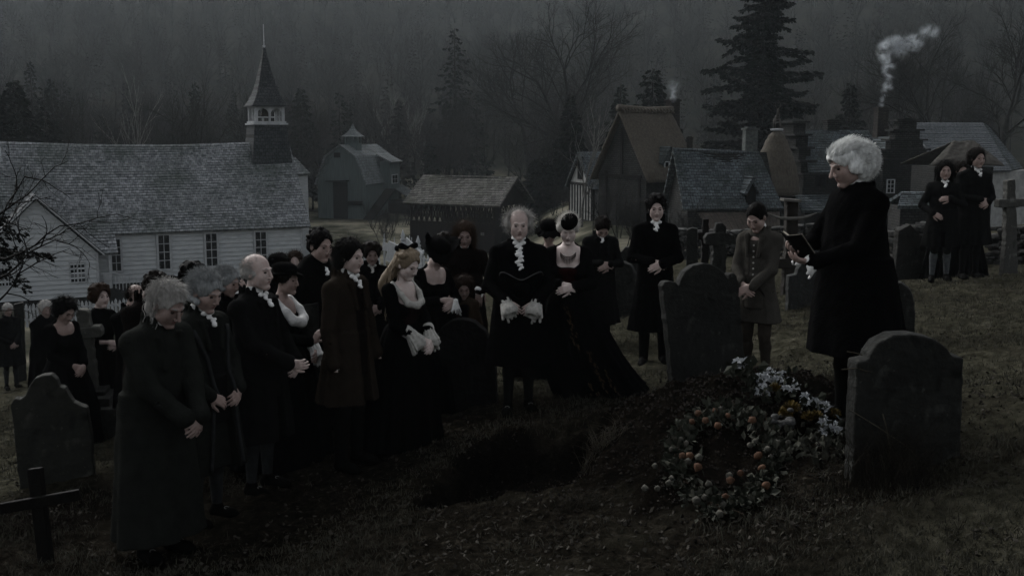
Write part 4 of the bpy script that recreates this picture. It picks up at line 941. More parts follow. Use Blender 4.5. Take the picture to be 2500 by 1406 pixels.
# ------------------------------------------------------------------ figures: smooth-blended volumes turned into one continuous surface
class Sdf:
    def __init__(s, lo, hi, h):
        s.h = h; s.lo = np.array(lo, np.float32); n = np.ceil((np.array(hi)-np.array(lo))/h).astype(int)+1
        s.n = n; s.D = np.full(tuple(n), .3, np.float32)
        s.ax = [s.lo[i]+h*np.arange(n[i], dtype=np.float32) for i in range(3)]
    def win(s, lo, hi):
        a = np.clip(np.floor((np.array(lo)-s.lo)/s.h).astype(int), 0, s.n-1); b = np.clip(np.ceil((np.array(hi)-s.lo)/s.h).astype(int)+1, 1, s.n)
        b = np.maximum(b, a+1); sl = tuple(slice(a[i], b[i]) for i in range(3))
        return sl, s.ax[0][sl[0]][:, None, None], s.ax[1][sl[1]][None, :, None], s.ax[2][sl[2]][None, None, :]
    def comb(s, sl, d, k, op='u'):
        A = s.D[sl]
        if op == 'u':
            if k > 0:
                h = np.clip(.5+.5*(A-d)/k, 0, 1); s.D[sl] = A*(1-h)+d*h-k*h*(1-h)
            else: s.D[sl] = np.minimum(A, d)
        else:
            d = -d; k = max(k, 1e-4); h = np.clip(.5-.5*(A-d)/k, 0, 1); s.D[sl] = A*(1-h)+d*h+k*h*(1-h)
    def cone(s, a, b, ra, rb, k=.02, flat=1.0, op='u'):
        a = np.array(a, np.float32); b = np.array(b, np.float32); m = max(ra, rb)+k+2.5*s.h
        sl, X, Y, Z = s.win(np.minimum(a, b)-m, np.maximum(a, b)+m); ba = b-a; L = float(ba@ba)+1e-9
        x, y, z = X-a[0], Y-a[1], Z-a[2]; t = np.clip((x*ba[0]+y*ba[1]+z*ba[2])/L, 0, 1)
        qx, qy, qz = x-t*ba[0], (y-t*ba[1])/flat, z-t*ba[2]
        d = (np.sqrt(qx*qx+qy*qy+qz*qz)-(ra+(rb-ra)*t))*min(1, flat*1.15)
        s.comb(sl, d, k, op)
    def ell(s, c, r, M=None, k=.02, op='u'):
        c = np.array(c, np.float32); r = np.array(r, np.float32); m = r.max()+k+2.5*s.h
        sl, X, Y, Z = s.win(c-m, c+m); x, y, z = X-c[0], Y-c[1], Z-c[2]
        if M is None: q = (x, y, z)
        else: q = [M[0][i]*x+M[1][i]*y+M[2][i]*z for i in range(3)]
        a = (q[0]/r[0])**2+(q[1]/r[1])**2+(q[2]/r[2])**2; b = (q[0]/r[0]**2)**2+(q[1]/r[1]**2)**2+(q[2]/r[2]**2)**2
        k0 = np.sqrt(a); s.comb(sl, k0*(k0-1)/(np.sqrt(b)+1e-6), k, op)
    def skirt(s, z0, z1, prof, cen, k=.03, nf=9, amp=.1, ph=0, fpow=1.0, arc=None):
        """radial body between z0 (hem) and z1: prof(t)->(ax,ay), cen(t)->(cx,cy), t=0 at the hem"""
        m = .05; big = max(max(prof(t)) for t in (0, .25, .5, .75, 1))*(1.1+amp)
        cc = [cen(t) for t in (0, .5, 1)]; xs = [c[0] for c in cc]; ys = [c[1] for c in cc]
        sl, X, Y, Z = s.win((min(xs)-big-m, min(ys)-big-m, z0-m), (max(xs)+big+m, max(ys)+big+m, z1+m))
        t = np.clip((Z-z0)/(z1-z0), 0, 1); pa = np.vectorize(lambda q: prof(q)[0])(t); pb = np.vectorize(lambda q: prof(q)[1])(t)
        cx = np.vectorize(lambda q: cen(q)[0])(t); cy_ = np.vectorize(lambda q: cen(q)[1])(t)
        x = (X-cx); y = (Y-cy_); th = np.arctan2(y/pb, x/pa); r = np.sqrt((x/pa)**2+(y/pb)**2)
        f = 1+amp*(1-t)**fpow*(.6*np.sin(nf*th+ph)+.4*np.sin((nf*1.7)*th+ph*2+2*t)+.3*np.sin(3*th+ph))
        d = (r-f)*np.minimum(pa, pb)*.9; d = np.maximum(d, np.maximum(z0-Z, Z-z1)); s.comb(sl, d.astype(np.float32), k)
    def cutbox(s, fn, lo, hi, k=.008):
        sl, X, Y, Z = s.win(lo, hi); s.comb(sl, fn(X, Y, Z).astype(np.float32), k, 's')
    def mesh(s):
        D = s.D; I = D < 0; n = s.n
        acc = np.zeros(tuple(n-1), np.int8)
        for i in (0, 1):
            for j in (0, 1):
                for k in (0, 1): acc += I[i:n[0]-1+i, j:n[1]-1+j, k:n[2]-1+k]
        act = (acc > 0) & (acc < 8); ci = np.argwhere(act)
        if not len(ci): return np.zeros((0, 3)), np.zeros((0, 4), int)
        idx = np.full(tuple(n-1), -1, np.int32); idx[act] = np.arange(len(ci))
        cor = [(i, j, k) for i in (0, 1) for j in (0, 1) for k in (0, 1)]; val = {c: D[ci[:, 0]+c[0], ci[:, 1]+c[1], ci[:, 2]+c[2]] for c in cor}
        S = np.zeros((len(ci), 3)); N = np.zeros(len(ci))
        for c in cor:
            for a in range(3):
                if c[a] == 0:
                    e = list(c); e[a] = 1; e = tuple(e); d0, d1 = val[c], val[e]; m = (d0 < 0) != (d1 < 0)
                    t = np.where(m, d0/np.where(m, d0-d1, 1), 0); p = np.array(c, float)[None]*np.ones((len(ci), 1)); p[:, a] += t
                    S[m] += p[m]; N[m] += 1
        V = s.lo+s.h*(ci+S/N[:, None]); Q = []
        for a in range(3):
            sl0 = [slice(None)]*3; sl1 = [slice(None)]*3; sl0[a] = slice(0, n[a]-1); sl1[a] = slice(1, n[a])
            A = I[tuple(sl0)]; B = I[tuple(sl1)]; df = A != B; o = [b for b in range(3) if b != a]
            df = df.copy(); w = [slice(None)]*3
            for b in o:
                w = [slice(None)]*3; w[b] = 0; df[tuple(w)] = False; w[b] = -1; df[tuple(w)] = False
            e = np.argwhere(df)
            if not len(e): continue
            def ix(db, dc):
                q = e.copy(); q[:, o[0]] -= db; q[:, o[1]] -= dc; return idx[q[:, 0], q[:, 1], q[:, 2]]
            q = np.stack([ix(1, 1), ix(0, 1), ix(0, 0), ix(1, 0)], 1); flip = A[e[:, 0], e[:, 1], e[:, 2]]
            if a == 1: flip = ~flip
            q = np.where(flip[:, None], q, q[:, ::-1]); Q.append(q)
        Q = np.concatenate(Q); Q = Q[(Q >= 0).all(1)]
        return V, Q

def skinmat(name, col, lip=False): return mat(name, col, rough=.6, col2=tuple(c*f for c, f in zip(col, (.78, .7, .68))), scale=28, amt=.8, spec=.3)
SKIN = {'pale': skinmat('pale_skin', (.34, .28, .255)), 'mid': skinmat('ruddy_skin', (.235, .178, .156)), 'dark': skinmat('weathered_skin', (.165, .124, .109)), 'white': skinmat('powdered_skin', (.42, .365, .34))}
LIP = mat('lips', (.16, .085, .078), rough=.5, scale=30); EYE = mat('eye_dark', (.03, .022, .018), rough=.2, spec=.5, scale=30)
_cm = {}
def cloth(name, col, k=.55, scale=14):
    return mat(name, col, rough=.95, col2=tuple(c*k for c in col), scale=scale, amt=.9, bump=.35, bscale=90, spec=.03, sheen=0)
CL = {'black': cloth('black_wool', (.0042, .0042, .0045)), 'soft_black': cloth('faded_black_wool', (.0125, .0128, .0128)), 'grey': cloth('grey_green_greatcoat', (.0245, .0265, .0235)), 'brown': cloth('brown_wool', (.033, .026, .020)),
      'bluegrey': cloth('slate_grey_coat', (.03, .034, .035)), 'tan': cloth('tan_leather', (.06, .043, .029)), 'olive': cloth('olive_grey_coat', (.083, .078, .068)), 'dark_brown': cloth('dark_brown_wool', (.0105, .008, .007)),
      'white': mat('white_linen', (.60, .60, .58), col2=(.4, .4, .39), scale=16, rough=.9, bump=.4, bscale=60), 'cream': mat('cream_lace', (.30, .295, .27), col2=(.19, .185, .17), scale=40, rough=.9),
      'stock': mat('grey_stockings', (.035, .037, .038), scale=20), 'wstock': mat('pale_stockings', (.11, .12, .125), scale=20), 'dark_stock': mat('dark_stockings', (.026, .027, .027), scale=20), 'shoe': mat('black_shoe_leather', (.006, .006, .0055), rough=.8, spec=.06, scale=12),
      'plum': cloth('dark_red_brocade', (.036, .009, .0085), k=.35, scale=30), 'green_black': cloth('black_silk', (.0055, .0058, .0062)), 'wine': cloth('dark_wine_skirt', (.014, .006, .006)), 'trousers': cloth('dark_breeches', (.015, .015, .0148)), 'brown_breech': cloth('brown_breeches', (.062, .054, .045))}
def hairm(name, col): return mat('hair_'+name, col, rough=.75, col2=tuple(c*.42 for c in col), scale=45, amt=.9, spec=.25, stretch=(1, 1, .35))
HAIR = {'grey': hairm('grey', (.31, .30, .28)), 'white': hairm('white', (.30, .30, .29)), 'black': hairm('black', (.006, .0055, .005)), 'brown': hairm('brown', (.016, .012, .0095)), 'auburn': hairm('auburn', (.045, .027, .018)),
        'ginger': hairm('ginger', (.07, .045, .03)), 'blond': hairm('blond', (.17, .13, .085)), 'platinum': hairm('platinum', (.50, .475, .43)), 'wig': hairm('wig', (.66, .67, .65)), 'cap': hairm('greycap', (.19, .2, .2))}

def rotm(pitch, yaw, roll):
    """head matrix: columns are the local axes; pitch > 0 looks down, yaw > 0 turns to the figure's left"""
    return np.array(Matrix.Rotation(yaw, 3, 'Z') @ Matrix.Rotation(-pitch, 3, 'X') @ Matrix.Rotation(roll, 3, 'Y'))
def unit(v): v = np.array(v, float); return v/(np.linalg.norm(v)+1e-9)
def ik(S, W, l1, l2, hint):
    S = np.array(S, float); W = np.array(W, float); d = W-S; L = min(np.linalg.norm(d), (l1+l2)*.995); dn = unit(d); W = S+dn*L
    a = (l1*l1-l2*l2+L*L)/(2*L); hgt = math.sqrt(max(l1*l1-a*a, 0)); h = np.array(hint, float); h = unit(h-dn*(h@dn)); return S+dn*a+h*hgt, W
def hand(g, W, dr, nr, side, curl, s=1.0, spread=1.0, k=.004):
    """palm, four unequal bent fingers and a thumb; dr: finger direction, nr: palm normal, side: +1 thumb towards cross(nr,dr)"""
    W = np.array(W, float); dr = unit(dr); nr = unit(np.array(nr, float)-dr*np.dot(nr, dr)); lt = np.cross(nr, dr)*side
    for i, (o, lp) in enumerate(((.028, .082), (.0095, .088), (-.0095, .084), (-.027, .076))):
        kn = W+dr*lp*s+lt*o*s; g.cone(W+dr*.008+lt*o*.55*s, kn, .0165*s, .0115*s, .012)
        c = curl*(1+.12*i); p = kn; d = unit(dr+lt*o*2.2*spread); L = (.073, .08, .075, .058)[i]*s
        for j, (fr_, r0, r1) in enumerate(((.45, .0098, .0088), (.32, .0088, .0080), (.27, .0080, .0066))):
            an = c*(.55, 1.0, .7)[j]; d = unit(d*math.cos(an)+nr*math.sin(an)-0*lt); d2 = d; q = p+d2*L*fr_; g.cone(p, q, r0*s, r1*s, k); p = q
            nr2 = unit(nr-d*np.dot(nr, d)); 
    p = W+dr*.02*s+lt*.024*s; d = unit(dr*.75+lt*.75+nr*.35); q = p+d*.048*s; g.cone(p, q, .0155*s, .0115*s, .01)
    d = unit(dr*.95+lt*.2+nr*.5*max(curl, .3)); q2 = q+d*.032*s; g.cone(q, q2, .0112*s, .0096*s, k); q3 = q2+unit(d+nr*.25)*.024*s; g.cone(q2, q3, .0094*s, .0075*s, k)

def strands(rd, c, M, sc, n, L, keep, grav=.5, out=.5, curl=.3, rad=.0022, seg=6, cr=(.077, .095, .088), off=(0, -.015, .03), flow=(0, 0, 0), jit=.25, wave=0):
    """hair strands from the scalp: S rows for segs_mesh, in figure space"""
    n = int(n*3.6); rad *= .42; S = []; off = np.array(off); cr = np.array(cr)*sc; k = 0; tries = 0; flow = np.array(flow, float)
    while k < n and tries < n*12:
        tries += 1; v = unit([rd.gauss(0, 1), rd.gauss(0, 1), rd.gauss(0, 1)])
        if not keep(v): continue
        k += 1; p = c+M@(off*sc+v*cr*1.0); d = unit(M@v*out+M@flow+np.array([rd.gauss(0, jit), rd.gauss(0, jit), rd.gauss(0, jit)])); ll = L*rd.uniform(.6, 1.15)/seg
        ph = rd.uniform(0, 6.28); cax = np.array([rd.gauss(0, 1), rd.gauss(0, 1), .6]); r0 = rad*rd.uniform(.8, 1.4)
        for i in range(seg):
            d = unit(d+np.array([0, 0, -grav*.4])+curl*np.array([math.cos(ph+i*1.9)*cax[0]*.75, math.sin(ph+i*1.9)*cax[1]*.75, math.sin(ph+i*1.9+1)*.5]))
            q = p+d*ll; w = M.T@(q-c)-off*sc; e = np.sqrt(((w/cr)**2).sum())
            if e < 1.02: w = w/e*1.02; q = c+M@(w+off*sc); d = unit(q-p)
            w = w+off*sc
            if w[1] > .035*sc and abs(w[0]) < .066*sc and w[2] < .066*sc: break
            S.append([*p, *q, r0*(1-.6*i/seg), r0*(1-.6*(i+1)/seg)]); p = q
    return S
def back(v): return v[1] < .25 and v[2] > -.62 or (v[2] > .55 and v[1] < .72)
def notop(v): return back(v) and v[2] < .55
def all_hair(rd, spec, c, M, sc, col, par, h):
    st = spec['hair']; seed_ = rd.uniform(0, 30); g = Sdf(c-.30, c+.30, max(h*.9, .006)); S = []
    g.lo  # grid round the head
    def L(x, y, z): return c+M@(np.array([x, y, z])*sc)
    def E(x, y, z, rx, ry, rz, k=.02, op='u'): g.ell(L(x, y, z), np.array([rx, ry, rz])*sc, M, k, op)
    def face(z=-.03, ry=.115, rz=.112, rx=.072): E(0, .128, z+.004, rx+.004, ry+.004, rz, .008, 's')
    def lumps(n, r=.016, k=.008):
        for i in range(n):
            v = unit([rd.gauss(0, 1), rd.gauss(0, 1), rd.gauss(.2, .9)])
            if back(v): E(*(np.array([0, -.018, .034])+v*np.array([.083, .104, .092])), r*1.1, r*1.4, r, k)
    def lower(zc, y0=-9):   # cut the neck-line flat-ish
        E(0, .02, zc-.14, .2, .2, .14, .02, 's')
    if st in ('short', 'tousled', 'bob', 'long', 'curly', 'blond_long', 'crop'):
        t = {'short': .010, 'tousled': .012, 'bob': .012, 'long': .011, 'curly': .03, 'blond_long': .012, 'crop': .006}[st]
        E(0, -.016, .034, .075+t, .096+t, .083+t); E(0, -.055, -.02, .064+t, .055+t, .06, .03)
        if st != 'crop': lumps(34)
        face()
        if st in ('bob', 'long'): S += strands(rd, c, M, sc, 260, .10, back, grav=.9, out=.3, curl=.35, rad=.003, flow=(0, -.2, 0))
        if st in ('crop', 'short'): E(0, .05, -.1, .09, .11, .085, .02, 's')
    if st == 'short': S += strands(rd, c, M, sc, 260, .045, back, grav=.4, out=.35, curl=.3, flow=(0, .1, 0))
    if st == 'crop': S += strands(rd, c, M, sc, 160, .03, back, grav=.2, out=.6, curl=.4)
    if st == 'tousled':
        for i in range(30):
            v = unit([rd.gauss(0, 1), rd.gauss(0, 1), rd.gauss(.3, .8)])
            if back(v): E(*(np.array([0, -.016, .034])+v*np.array([.088, .108, .096])), .026, .03, .022, .012)
        S += strands(rd, c, M, sc, 380, .065, back, grav=.6, out=.35, curl=.5, rad=.0028, jit=.35)
    if st == 'curly':
        for i in range(46):
            v = unit([rd.gauss(0, 1), rd.gauss(0, 1), rd.gauss(0, 1)])
            if back(v): E(*(np.array([0, -.016, .03])+v*np.array([.1, .115, .105])), .03, .03, .03, .01)
        S += strands(rd, c, M, sc, 480, .07, back, grav=.35, out=.6, curl=1.3, rad=.0026, jit=.4)
    if st == 'bob':
        E(0, -.06, -.06, .08, .06, .075, .03); S += strands(rd, c, M, sc, 90, .07, back, grav=.5, out=.6, curl=.6, rad=.0022); S += strands(rd, c, M, sc, 320, .13, back, grav=1.0, out=.2, curl=.16, rad=.0028, flow=(0, -.35, -.35))
    if st == 'long':
        for sx in (-1, 1): g.cone(L(sx*.07, -.02, .0), L(sx*.085, -.015, -.16), .032*sc, .03*sc, .02)
        E(0, -.075, -.07, .085, .045, .1, .03); S += strands(rd, c, M, sc, 90, .07, back, grav=.5, out=.6, curl=.6, rad=.0022); S += strands(rd, c, M, sc, 460, .22, back, grav=1.2, out=.2, curl=.16, rad=.003, seg=7, flow=(0, -.3, -.6))
    if st == 'blond_long':
        g.cone(L(0, -.09, .0), L(0, -.16, -.30), .055*sc, .06*sc, .03); g.cone(L(0, -.15, -.22), L(.0, -.14, -.42), .05*sc, .02*sc, .03)
        for i in range(9): a = i/8*math.pi; g.ell(L(math.cos(a)*.085, -.02+.03*math.sin(a), .075+.03*math.sin(a)), np.array([.022, .03, .022])*sc, M, .006)
        for q in range(240):
            a = L(rd.gauss(0, .045), -.07+rd.gauss(0, .02), rd.uniform(-.08, .06)); p = a; ph = rd.uniform(0, 6.3)
            for i in range(9):
                z = -.055*sc*rd.uniform(.8, 1.1); nx = p+np.array([math.sin(ph+i*1.25)*.02, -.016 if i < 3 else .006*math.cos(ph+i*1.3), z]); S.append([*p, *nx, .0034, .003]); p = nx
    if st == 'updo':
        E(0, -.02, .042, .09, .10, .092); face(-.03, .10, .105, .064); E(0, .05, -.1, .1, .12, .09, .02, 's'); E(0, -.06, .07, .07, .06, .055, .02)
        for sx in (-1, 1): E(sx*.075, .0, .03, .026, .05, .05, .012)
        S += strands(rd, c, M, sc, 300, .05, back, grav=-.1, out=.25, curl=.6, rad=.0022, flow=(0, -.5, .5), cr=(.092, .104, .096))
    if st == 'wig':      # grey wool-like wig: smooth top roll and a big frizzed ball behind
        E(0, -.005, .052, .086, .104, .078); face(-.05, .105, .115, .06)
        for sx in (-1, 1): E(sx*.07, -.01, -.015, .03, .05, .05, .02); E(0, .03, -.12, .1, .13, .09, .02, 's')
        for a in range(34):
            v = unit([rd.gauss(0, 1), rd.gauss(-.5, .8), rd.gauss(0, .8)]); r_ = rd.uniform(.03, .045)
            if v[1] > .3: continue
            E(v[0]*.085, -.065+v[1]*.085, -.01+v[2]*.085, r_, r_, r_, .025)
        S += strands(rd, c, M, sc, 900, .030, lambda v: v[1] < .35, grav=-.05, out=1.0, curl=1.5, rad=.0024, cr=(.118, .115, .118), off=(0, -.068, -.008), jit=.5, seg=4)
        S += strands(rd, c, M, sc, 240, .075, lambda v: v[2] > .3 and v[1] > -.4, grav=.0, out=.12, curl=.08, rad=.0022, cr=(.086, .104, .078), off=(0, -.005, .052), flow=(0, -1, .1), jit=.06, seg=4)
    if st in ('balding', 'frizz'):
        E(0, -.03, .0, .086, .092, .062); face(-.03, .11, .13, .068); E(0, .07, .09, .085, .11, .09, .015, 's'); E(0, .05, -.12, .12, .13, .08, .02, 's')
        big = st == 'frizz'
        S += strands(rd, c, M, sc, 520 if big else 260, .10 if big else .05, notop, grav=.35 if big else .5, out=.8, curl=1.1, rad=.0023, jit=.5)
        if big:
            for sx in (-1, 1): E(sx*.088, -.03, .01, .028, .05, .055, .02)
        if big: S += strands(rd, c, M, sc, 110, .06, lambda v: v[2] > .5 and v[1] < .6, grav=.05, out=.8, curl=.7, rad=.0012, jit=.5)
        else: S += strands(rd, c, M, sc, 60, .03, lambda v: v[2] > .5 and v[1] < .5, grav=.1, out=.3, curl=.3, rad=.0012, flow=(0, -.5, 0))
    if st == 'shaggy':   # loose grey collar-length hair with tendrils
        E(0, -.018, .034, .082, .102, .089); E(0, -.06, -.05, .078, .055, .07, .03); face(-.04, .1, .115, .066)
        S += strands(rd, c, M, sc, 640, .07, back, grav=.7, out=.3, curl=.4, rad=.003, jit=.3, flow=(0, -.3, 0))
        for q in range(70):
            p = L(rd.uniform(-.08, .08), rd.uniform(-.10, -.02), rd.uniform(-.09, -.03)); ph = rd.uniform(0, 6)
            for i in range(7): nx = p+np.array([math.sin(ph+i*1.5)*.012, math.cos(ph+i*1.5)*.012, -.022]); S.append([*p, *nx, .0034, .003]); p = nx
    if st == 'knit':     # close grey wig shaped like a cap with a rolled curl over the ear
        E(0, -.018, .036, .09, .108, .09); E(0, -.07, -.04, .082, .055, .065, .03); face(-.05, .1, .115, .068)
        for sx in (-1, 1): g.cone(L(sx*.082, -.055, -.045), L(sx*.084, .028, -.045), .02*sc, .02*sc, .006)
        S += strands(rd, c, M, sc, 520, .05, back, grav=.2, out=.2, curl=.5, rad=.0024, flow=(0, -.4, 0), cr=(.091, .109, .091), off=(0, -.018, .036))
    if st == 'hood': E(0, -.03, .03, .092, .11, .098); E(0, -.03, -.09, .085, .08, .08, .03); face(-.02, .1, .115, .068)
    V, Q = g.mesh(); parts = [(V, Q)]
    if len(V) and st not in ('hood',):
        dv = V-c; rr = np.linalg.norm(dv, axis=1, keepdims=True)+1e-6; th_ = np.arctan2(dv[:, 0], dv[:, 1]); f = .010*vnoise(th_*9+3*seed_ , dv[:, 2]*22+seed_, dv[:, 2]*5)+.007*vnoise(th_*24, dv[:, 2]*40+seed_, dv[:, 1]*9); V = V+dv/rr*f[:, None]*(.6 if st in ('crop', 'balding', 'frizz') else 1.2)
    if S: V2, Q2 = segs_mesh(S, 3); Q = np.concatenate([Q, Q2+len(V)]); V = np.concatenate([V, V2])
    return np_mesh('hood' if st == 'hood' else ('wig' if st in ('wig', 'knit') else 'hair'), V, Q, col, par)

def sd_obj(g, name, m, par, wr=None):
    V, Q = g.mesh(); o = np_mesh(name, V, Q, m, par)
    if wr is None and name in ('coat', 'cloak', 'dress'): wr = .012
    if wr and len(V):
        # cloth wrinkles: long soft hanging folds plus short creases pushed along the surface normal
        n = np.zeros(len(V)*3, np.float32); o.data.vertices.foreach_get('normal', n); n = n.reshape(-1, 3)
        if len(n) == len(V):
            s_ = len(V) % 37; x, y, z = V[:, 0], V[:, 1], V[:, 2]; low = np.clip((1.1-z)/.8, 0, 1)
            f = wr*(vnoise(x*11+y*4+s_, z*2.2+s_, y*6)*(.5+.9*low)+.8*vnoise(x*16+z*9+s_, z*13-x*7, y*9)*(1-.6*low)+.4*vnoise(x*34+s_, z*26+y*20, y*12))
            V2 = V+n*f[:, None]; o.data.vertices.foreach_set('co', V2.astype(np.float32).ravel()); o.data.update()
    return o

PEOPLE = []
def person(px, top, d, face, label, H=None, group=None, seed=0, h=.008, **s):
    rd = random.Random(seed+11); p0 = at(px, top, d); gz = g1(p0.x, p0.y); z_top = p0.z
    lean = R(s.get('lean', 0)); hp = R(s.get('hp', 12)); hy = R(s.get('hy', 0)); hr = R(s.get('hr', 0))
    eff = .995-.05*min(1, abs(s.get('lean', 0))/12)-.010*(s.get('hp', 12) > 20)
    if H is None: H = (z_top-gz)/eff
    k = H/1.75; fat = s.get('fat', 1.0); fem = s.get('fem', 0)
    # shift so that the head, not the feet, is under the given pixel
    hs = math.sin(lean)*.75*k; a = math.pi+R(face); fx, fy = -math.sin(a), math.cos(a)
    root = empty('person', (p0.x-fx*hs, p0.y-fy*hs, g1(p0.x-fx*hs, p0.y-fy*hs)), a); tag(root, label, 'person', group)
    PEOPLE.append((label[:34], round(H, 2), round(px)))
    if abs(root.location.z-gz) > 0 and H: pass
    hb = .93*k
    def T(x, y, z):
        """torso point -> figure space with the lean from the hips"""
        x, y, z = x*k, y*k, z*k
        if z > hb: dz = z-hb; y, z = y*math.cos(lean)+dz*math.sin(lean), hb+dz*math.cos(lean)-y*math.sin(lean)
        return np.array([x, y, z])
    sw = (.150 if fem else .170)*(1+(fat-1)*.35)
    SH = {sd: T(sd*sw, -.01, 1.395) for sd in (-1, 1)}
    NB = T(0, -.02, 1.46); M = rotm(hp+lean*.6, hy, hr); hsz = k**.5*1.035*s.get('hsc', 1.0); HC = T(0, .0, 1.535)+M@(np.array([0, .03, .095])*hsz)
    # arms
    pose = s.get('pose', 'clasp'); pr = {'clasp': ((.055, .27, 1.0), (-.035, .29, .985)), 'high': ((.05, .27, 1.14), (-.05, .28, 1.12)), 'hang': ((.27, .07, .83), (-.27, .07, .83)), 'fold': ((-.06, .24, 1.14), (.04, .26, 1.16))}.get(pose, pose)
    arms = {}
    for sd, tg in ((1, pr[0]), (-1, pr[1])):
        W = T(*tg); hint = np.array([sd*.75, -.55, -.35]) if tg[2] < 1.35 else np.array([sd*.6, .1, -.9]); E_, W = ik(SH[sd], W, .30*k, .265*k, hint); arms[sd] = (E_, W)
    hs_ = .92 if fem else 1.0
    # ---- body: head, neck, torso, arms and hands as one surface
    g = Sdf((-.52*k, -.42*k, .80*k), (.52*k, .66*k, H+.14), h)
    def L(x, y, z): return HC+M@(np.array([x, y, z])*hsz)
    def E(x, y, z, rx, ry, rz, kk=.015, op='u'): g.ell(L(x, y, z), np.array([rx, ry, rz])*hsz, M, kk, op)
    wd = s.get('jowl', 1.0)
    g.cone(T(0, 0, .93), T(0, .01, 1.15), .125*k*fat, .115*k*fat, .03, .8); g.cone(T(0, .01, 1.15), T(0, 0, 1.33), .115*k*fat, .14*k, .05, .72)
    g.cone(SH[-1], SH[1], .052*k, .052*k, .05); g.cone(T(0, -.005, 1.36), NB, .09*k, .05*k, .05)
    g.cone(NB, L(0, -.025, -.06), .052*k*(.86 if fem else 1), .05*k*(.84 if fem else 1), .03)
    if fem:
        for sx in (-1, 1): g.ell(T(sx*.065, .07, 1.25), np.array([.058, .052, .055])*k, None, .03)
    E(0, -.018, .034, .077, .096, .083); E(0, .018, -.018, .062*wd, .074, .086, .02)
    if not s.get('far'):
        E(0, .056, -.058, .033*wd, .034, .036, .02)
        for sx in (-1, 1): E(sx*.032*wd, .040, -.052, .029, .034, .036, .02)
        for sx in (-1, 1):
            g.cone(L(sx*.039*wd, .012, -.070), L(sx*.009, .066, -.101), .021*hsz, .018*hsz, .02)
            E(sx*.040, .060, -.024, .022, .02, .026, .022); E(sx*.031, .0975, .006, .018, .012, .0085, .010, 's'); E(sx*.074, -.008, -.008, .009, .018, .03, .006)
            g.cone(L(sx*.014, .0875, .024), L(sx*.040, .0745, .024), .0085*hsz, .007*hsz, .012); E(sx*.011, .101, -.035, .0085, .010, .0075, .005)
        g.cone(L(0, .089, .02), L(0, .109*s.get('nose', 1.0), -.028), .0075*hsz, .0105*hsz, .008); 
        for sx in (-1, 1): g.cone(L(0, .0905, -.0545), L(sx*.019, .0815, -.0590), .0048*hsz, .0028*hsz, .005)
        E(0, .0865, -.0655, .014, .0075, .0050, .006); E(0, .082, -.094, .017, .014, .012, .010)
    else:
        E(0, .055, -.085, .03, .03, .025, .02); g.cone(L(0, .088, .01), L(0, .106, -.03), .010*hsz, .014*hsz, .01)
        for sx in (-1, 1): E(sx*.031, .1, .008, .02, .016, .013, .012, 's'); E(sx*.074, -.008, -.008, .012, .018, .03, .006)
    for sd in (1, -1):
        E_, W = arms[sd]; g.cone(SH[sd], E_, .042*k, .034*k, .02); g.cone(E_, W, .034*k, .022*k, .01)
        fd = unit(W-E_); hd = s.get('hd'+('R' if sd > 0 else 'L')); hn = s.get('hn'+('R' if sd > 0 else 'L')); cu = s.get('curl', .55)
        if hd is None:
            if pose == 'hang': hd, hn = fd+np.array([0, .1, -.3]), (-sd, .2, 0)
            else: hd, hn = fd*.6+np.array([-sd*.75, .12, -.30]), (-sd*.2, -1, -.25)
        if hn is None: hn = (-sd*.2, -1, -.25)
        hand(g, W, hd, hn, (1 if sd > 0 else -1)*s.get('thumb', 1), cu, hs_*k**.5, k=.003)
    V, Q = g.mesh(); me_body = np_mesh('body', V, Q, [SKIN[s.get('skin', 'mid')], LIP], root)
    if not s.get('far'):
        cen = V[Q].mean(1); w = (cen-HC)@M/hsz; lm = ((w[:, 0]/.018)**2+((w[:, 2]+.0575+np.abs(w[:, 0])*.28)/.0062)**2 < 1) & (w[:, 1] > .078)
        me_body.data.polygons.foreach_set('material_index', lm.astype(np.int32))
    # eyes and brows
    if not s.get('far'):
        hcol = HAIR[s.get('brow', s['hc'])] if s['hc'] in HAIR else HAIR['black']
        for sx in (-1, 1):
            ge = MB(); c = L(sx*.031, .0800, .0045); ge.lathe([(.002, -.0098), (.0075, -.007), (.0105, 0), (.0075, .007), (.002, .0098)], (0, 0, 0), 10)
            ge.v = [tuple(c+M@(np.array(v)*np.array([1.15, .9, .62])*hsz)) for v in ge.v]
            if not s.get('shut'): ge.build('eye', EYE, root, smooth=True)
            gb = MB(); gb.tube([L(sx*.014, .0925, .0265), L(sx*.030, .0875, .0300), L(sx*.046, .0725, .0265)], [.0028, .0034, .0018], 5); gb.build('eyebrow', hcol, root, smooth=True)
    if s['hair'] != 'none': all_hair(rd, s, HC, M, hsz, HAIR[s['hc']] if s['hc'] in HAIR else CL[s['hc']], root, h)
    # ---- clothes
    hc2 = max(h, .009); col = CL[s.get('coat', 'black')]; hem = s.get('hem', .42)*k; kind = s.get('kind', 'coat')
    g = Sdf((-1.1*k, -1.1*k, -.02) if kind == 'dress' else (-.56*k, -.56*k, min(hem, .2)-.03), (1.1*k, 1.1*k, 1.62*k) if kind == 'dress' else (.56*k, .62*k, 1.66*k), hc2 if kind != 'dress' else .012)
    tr = .015
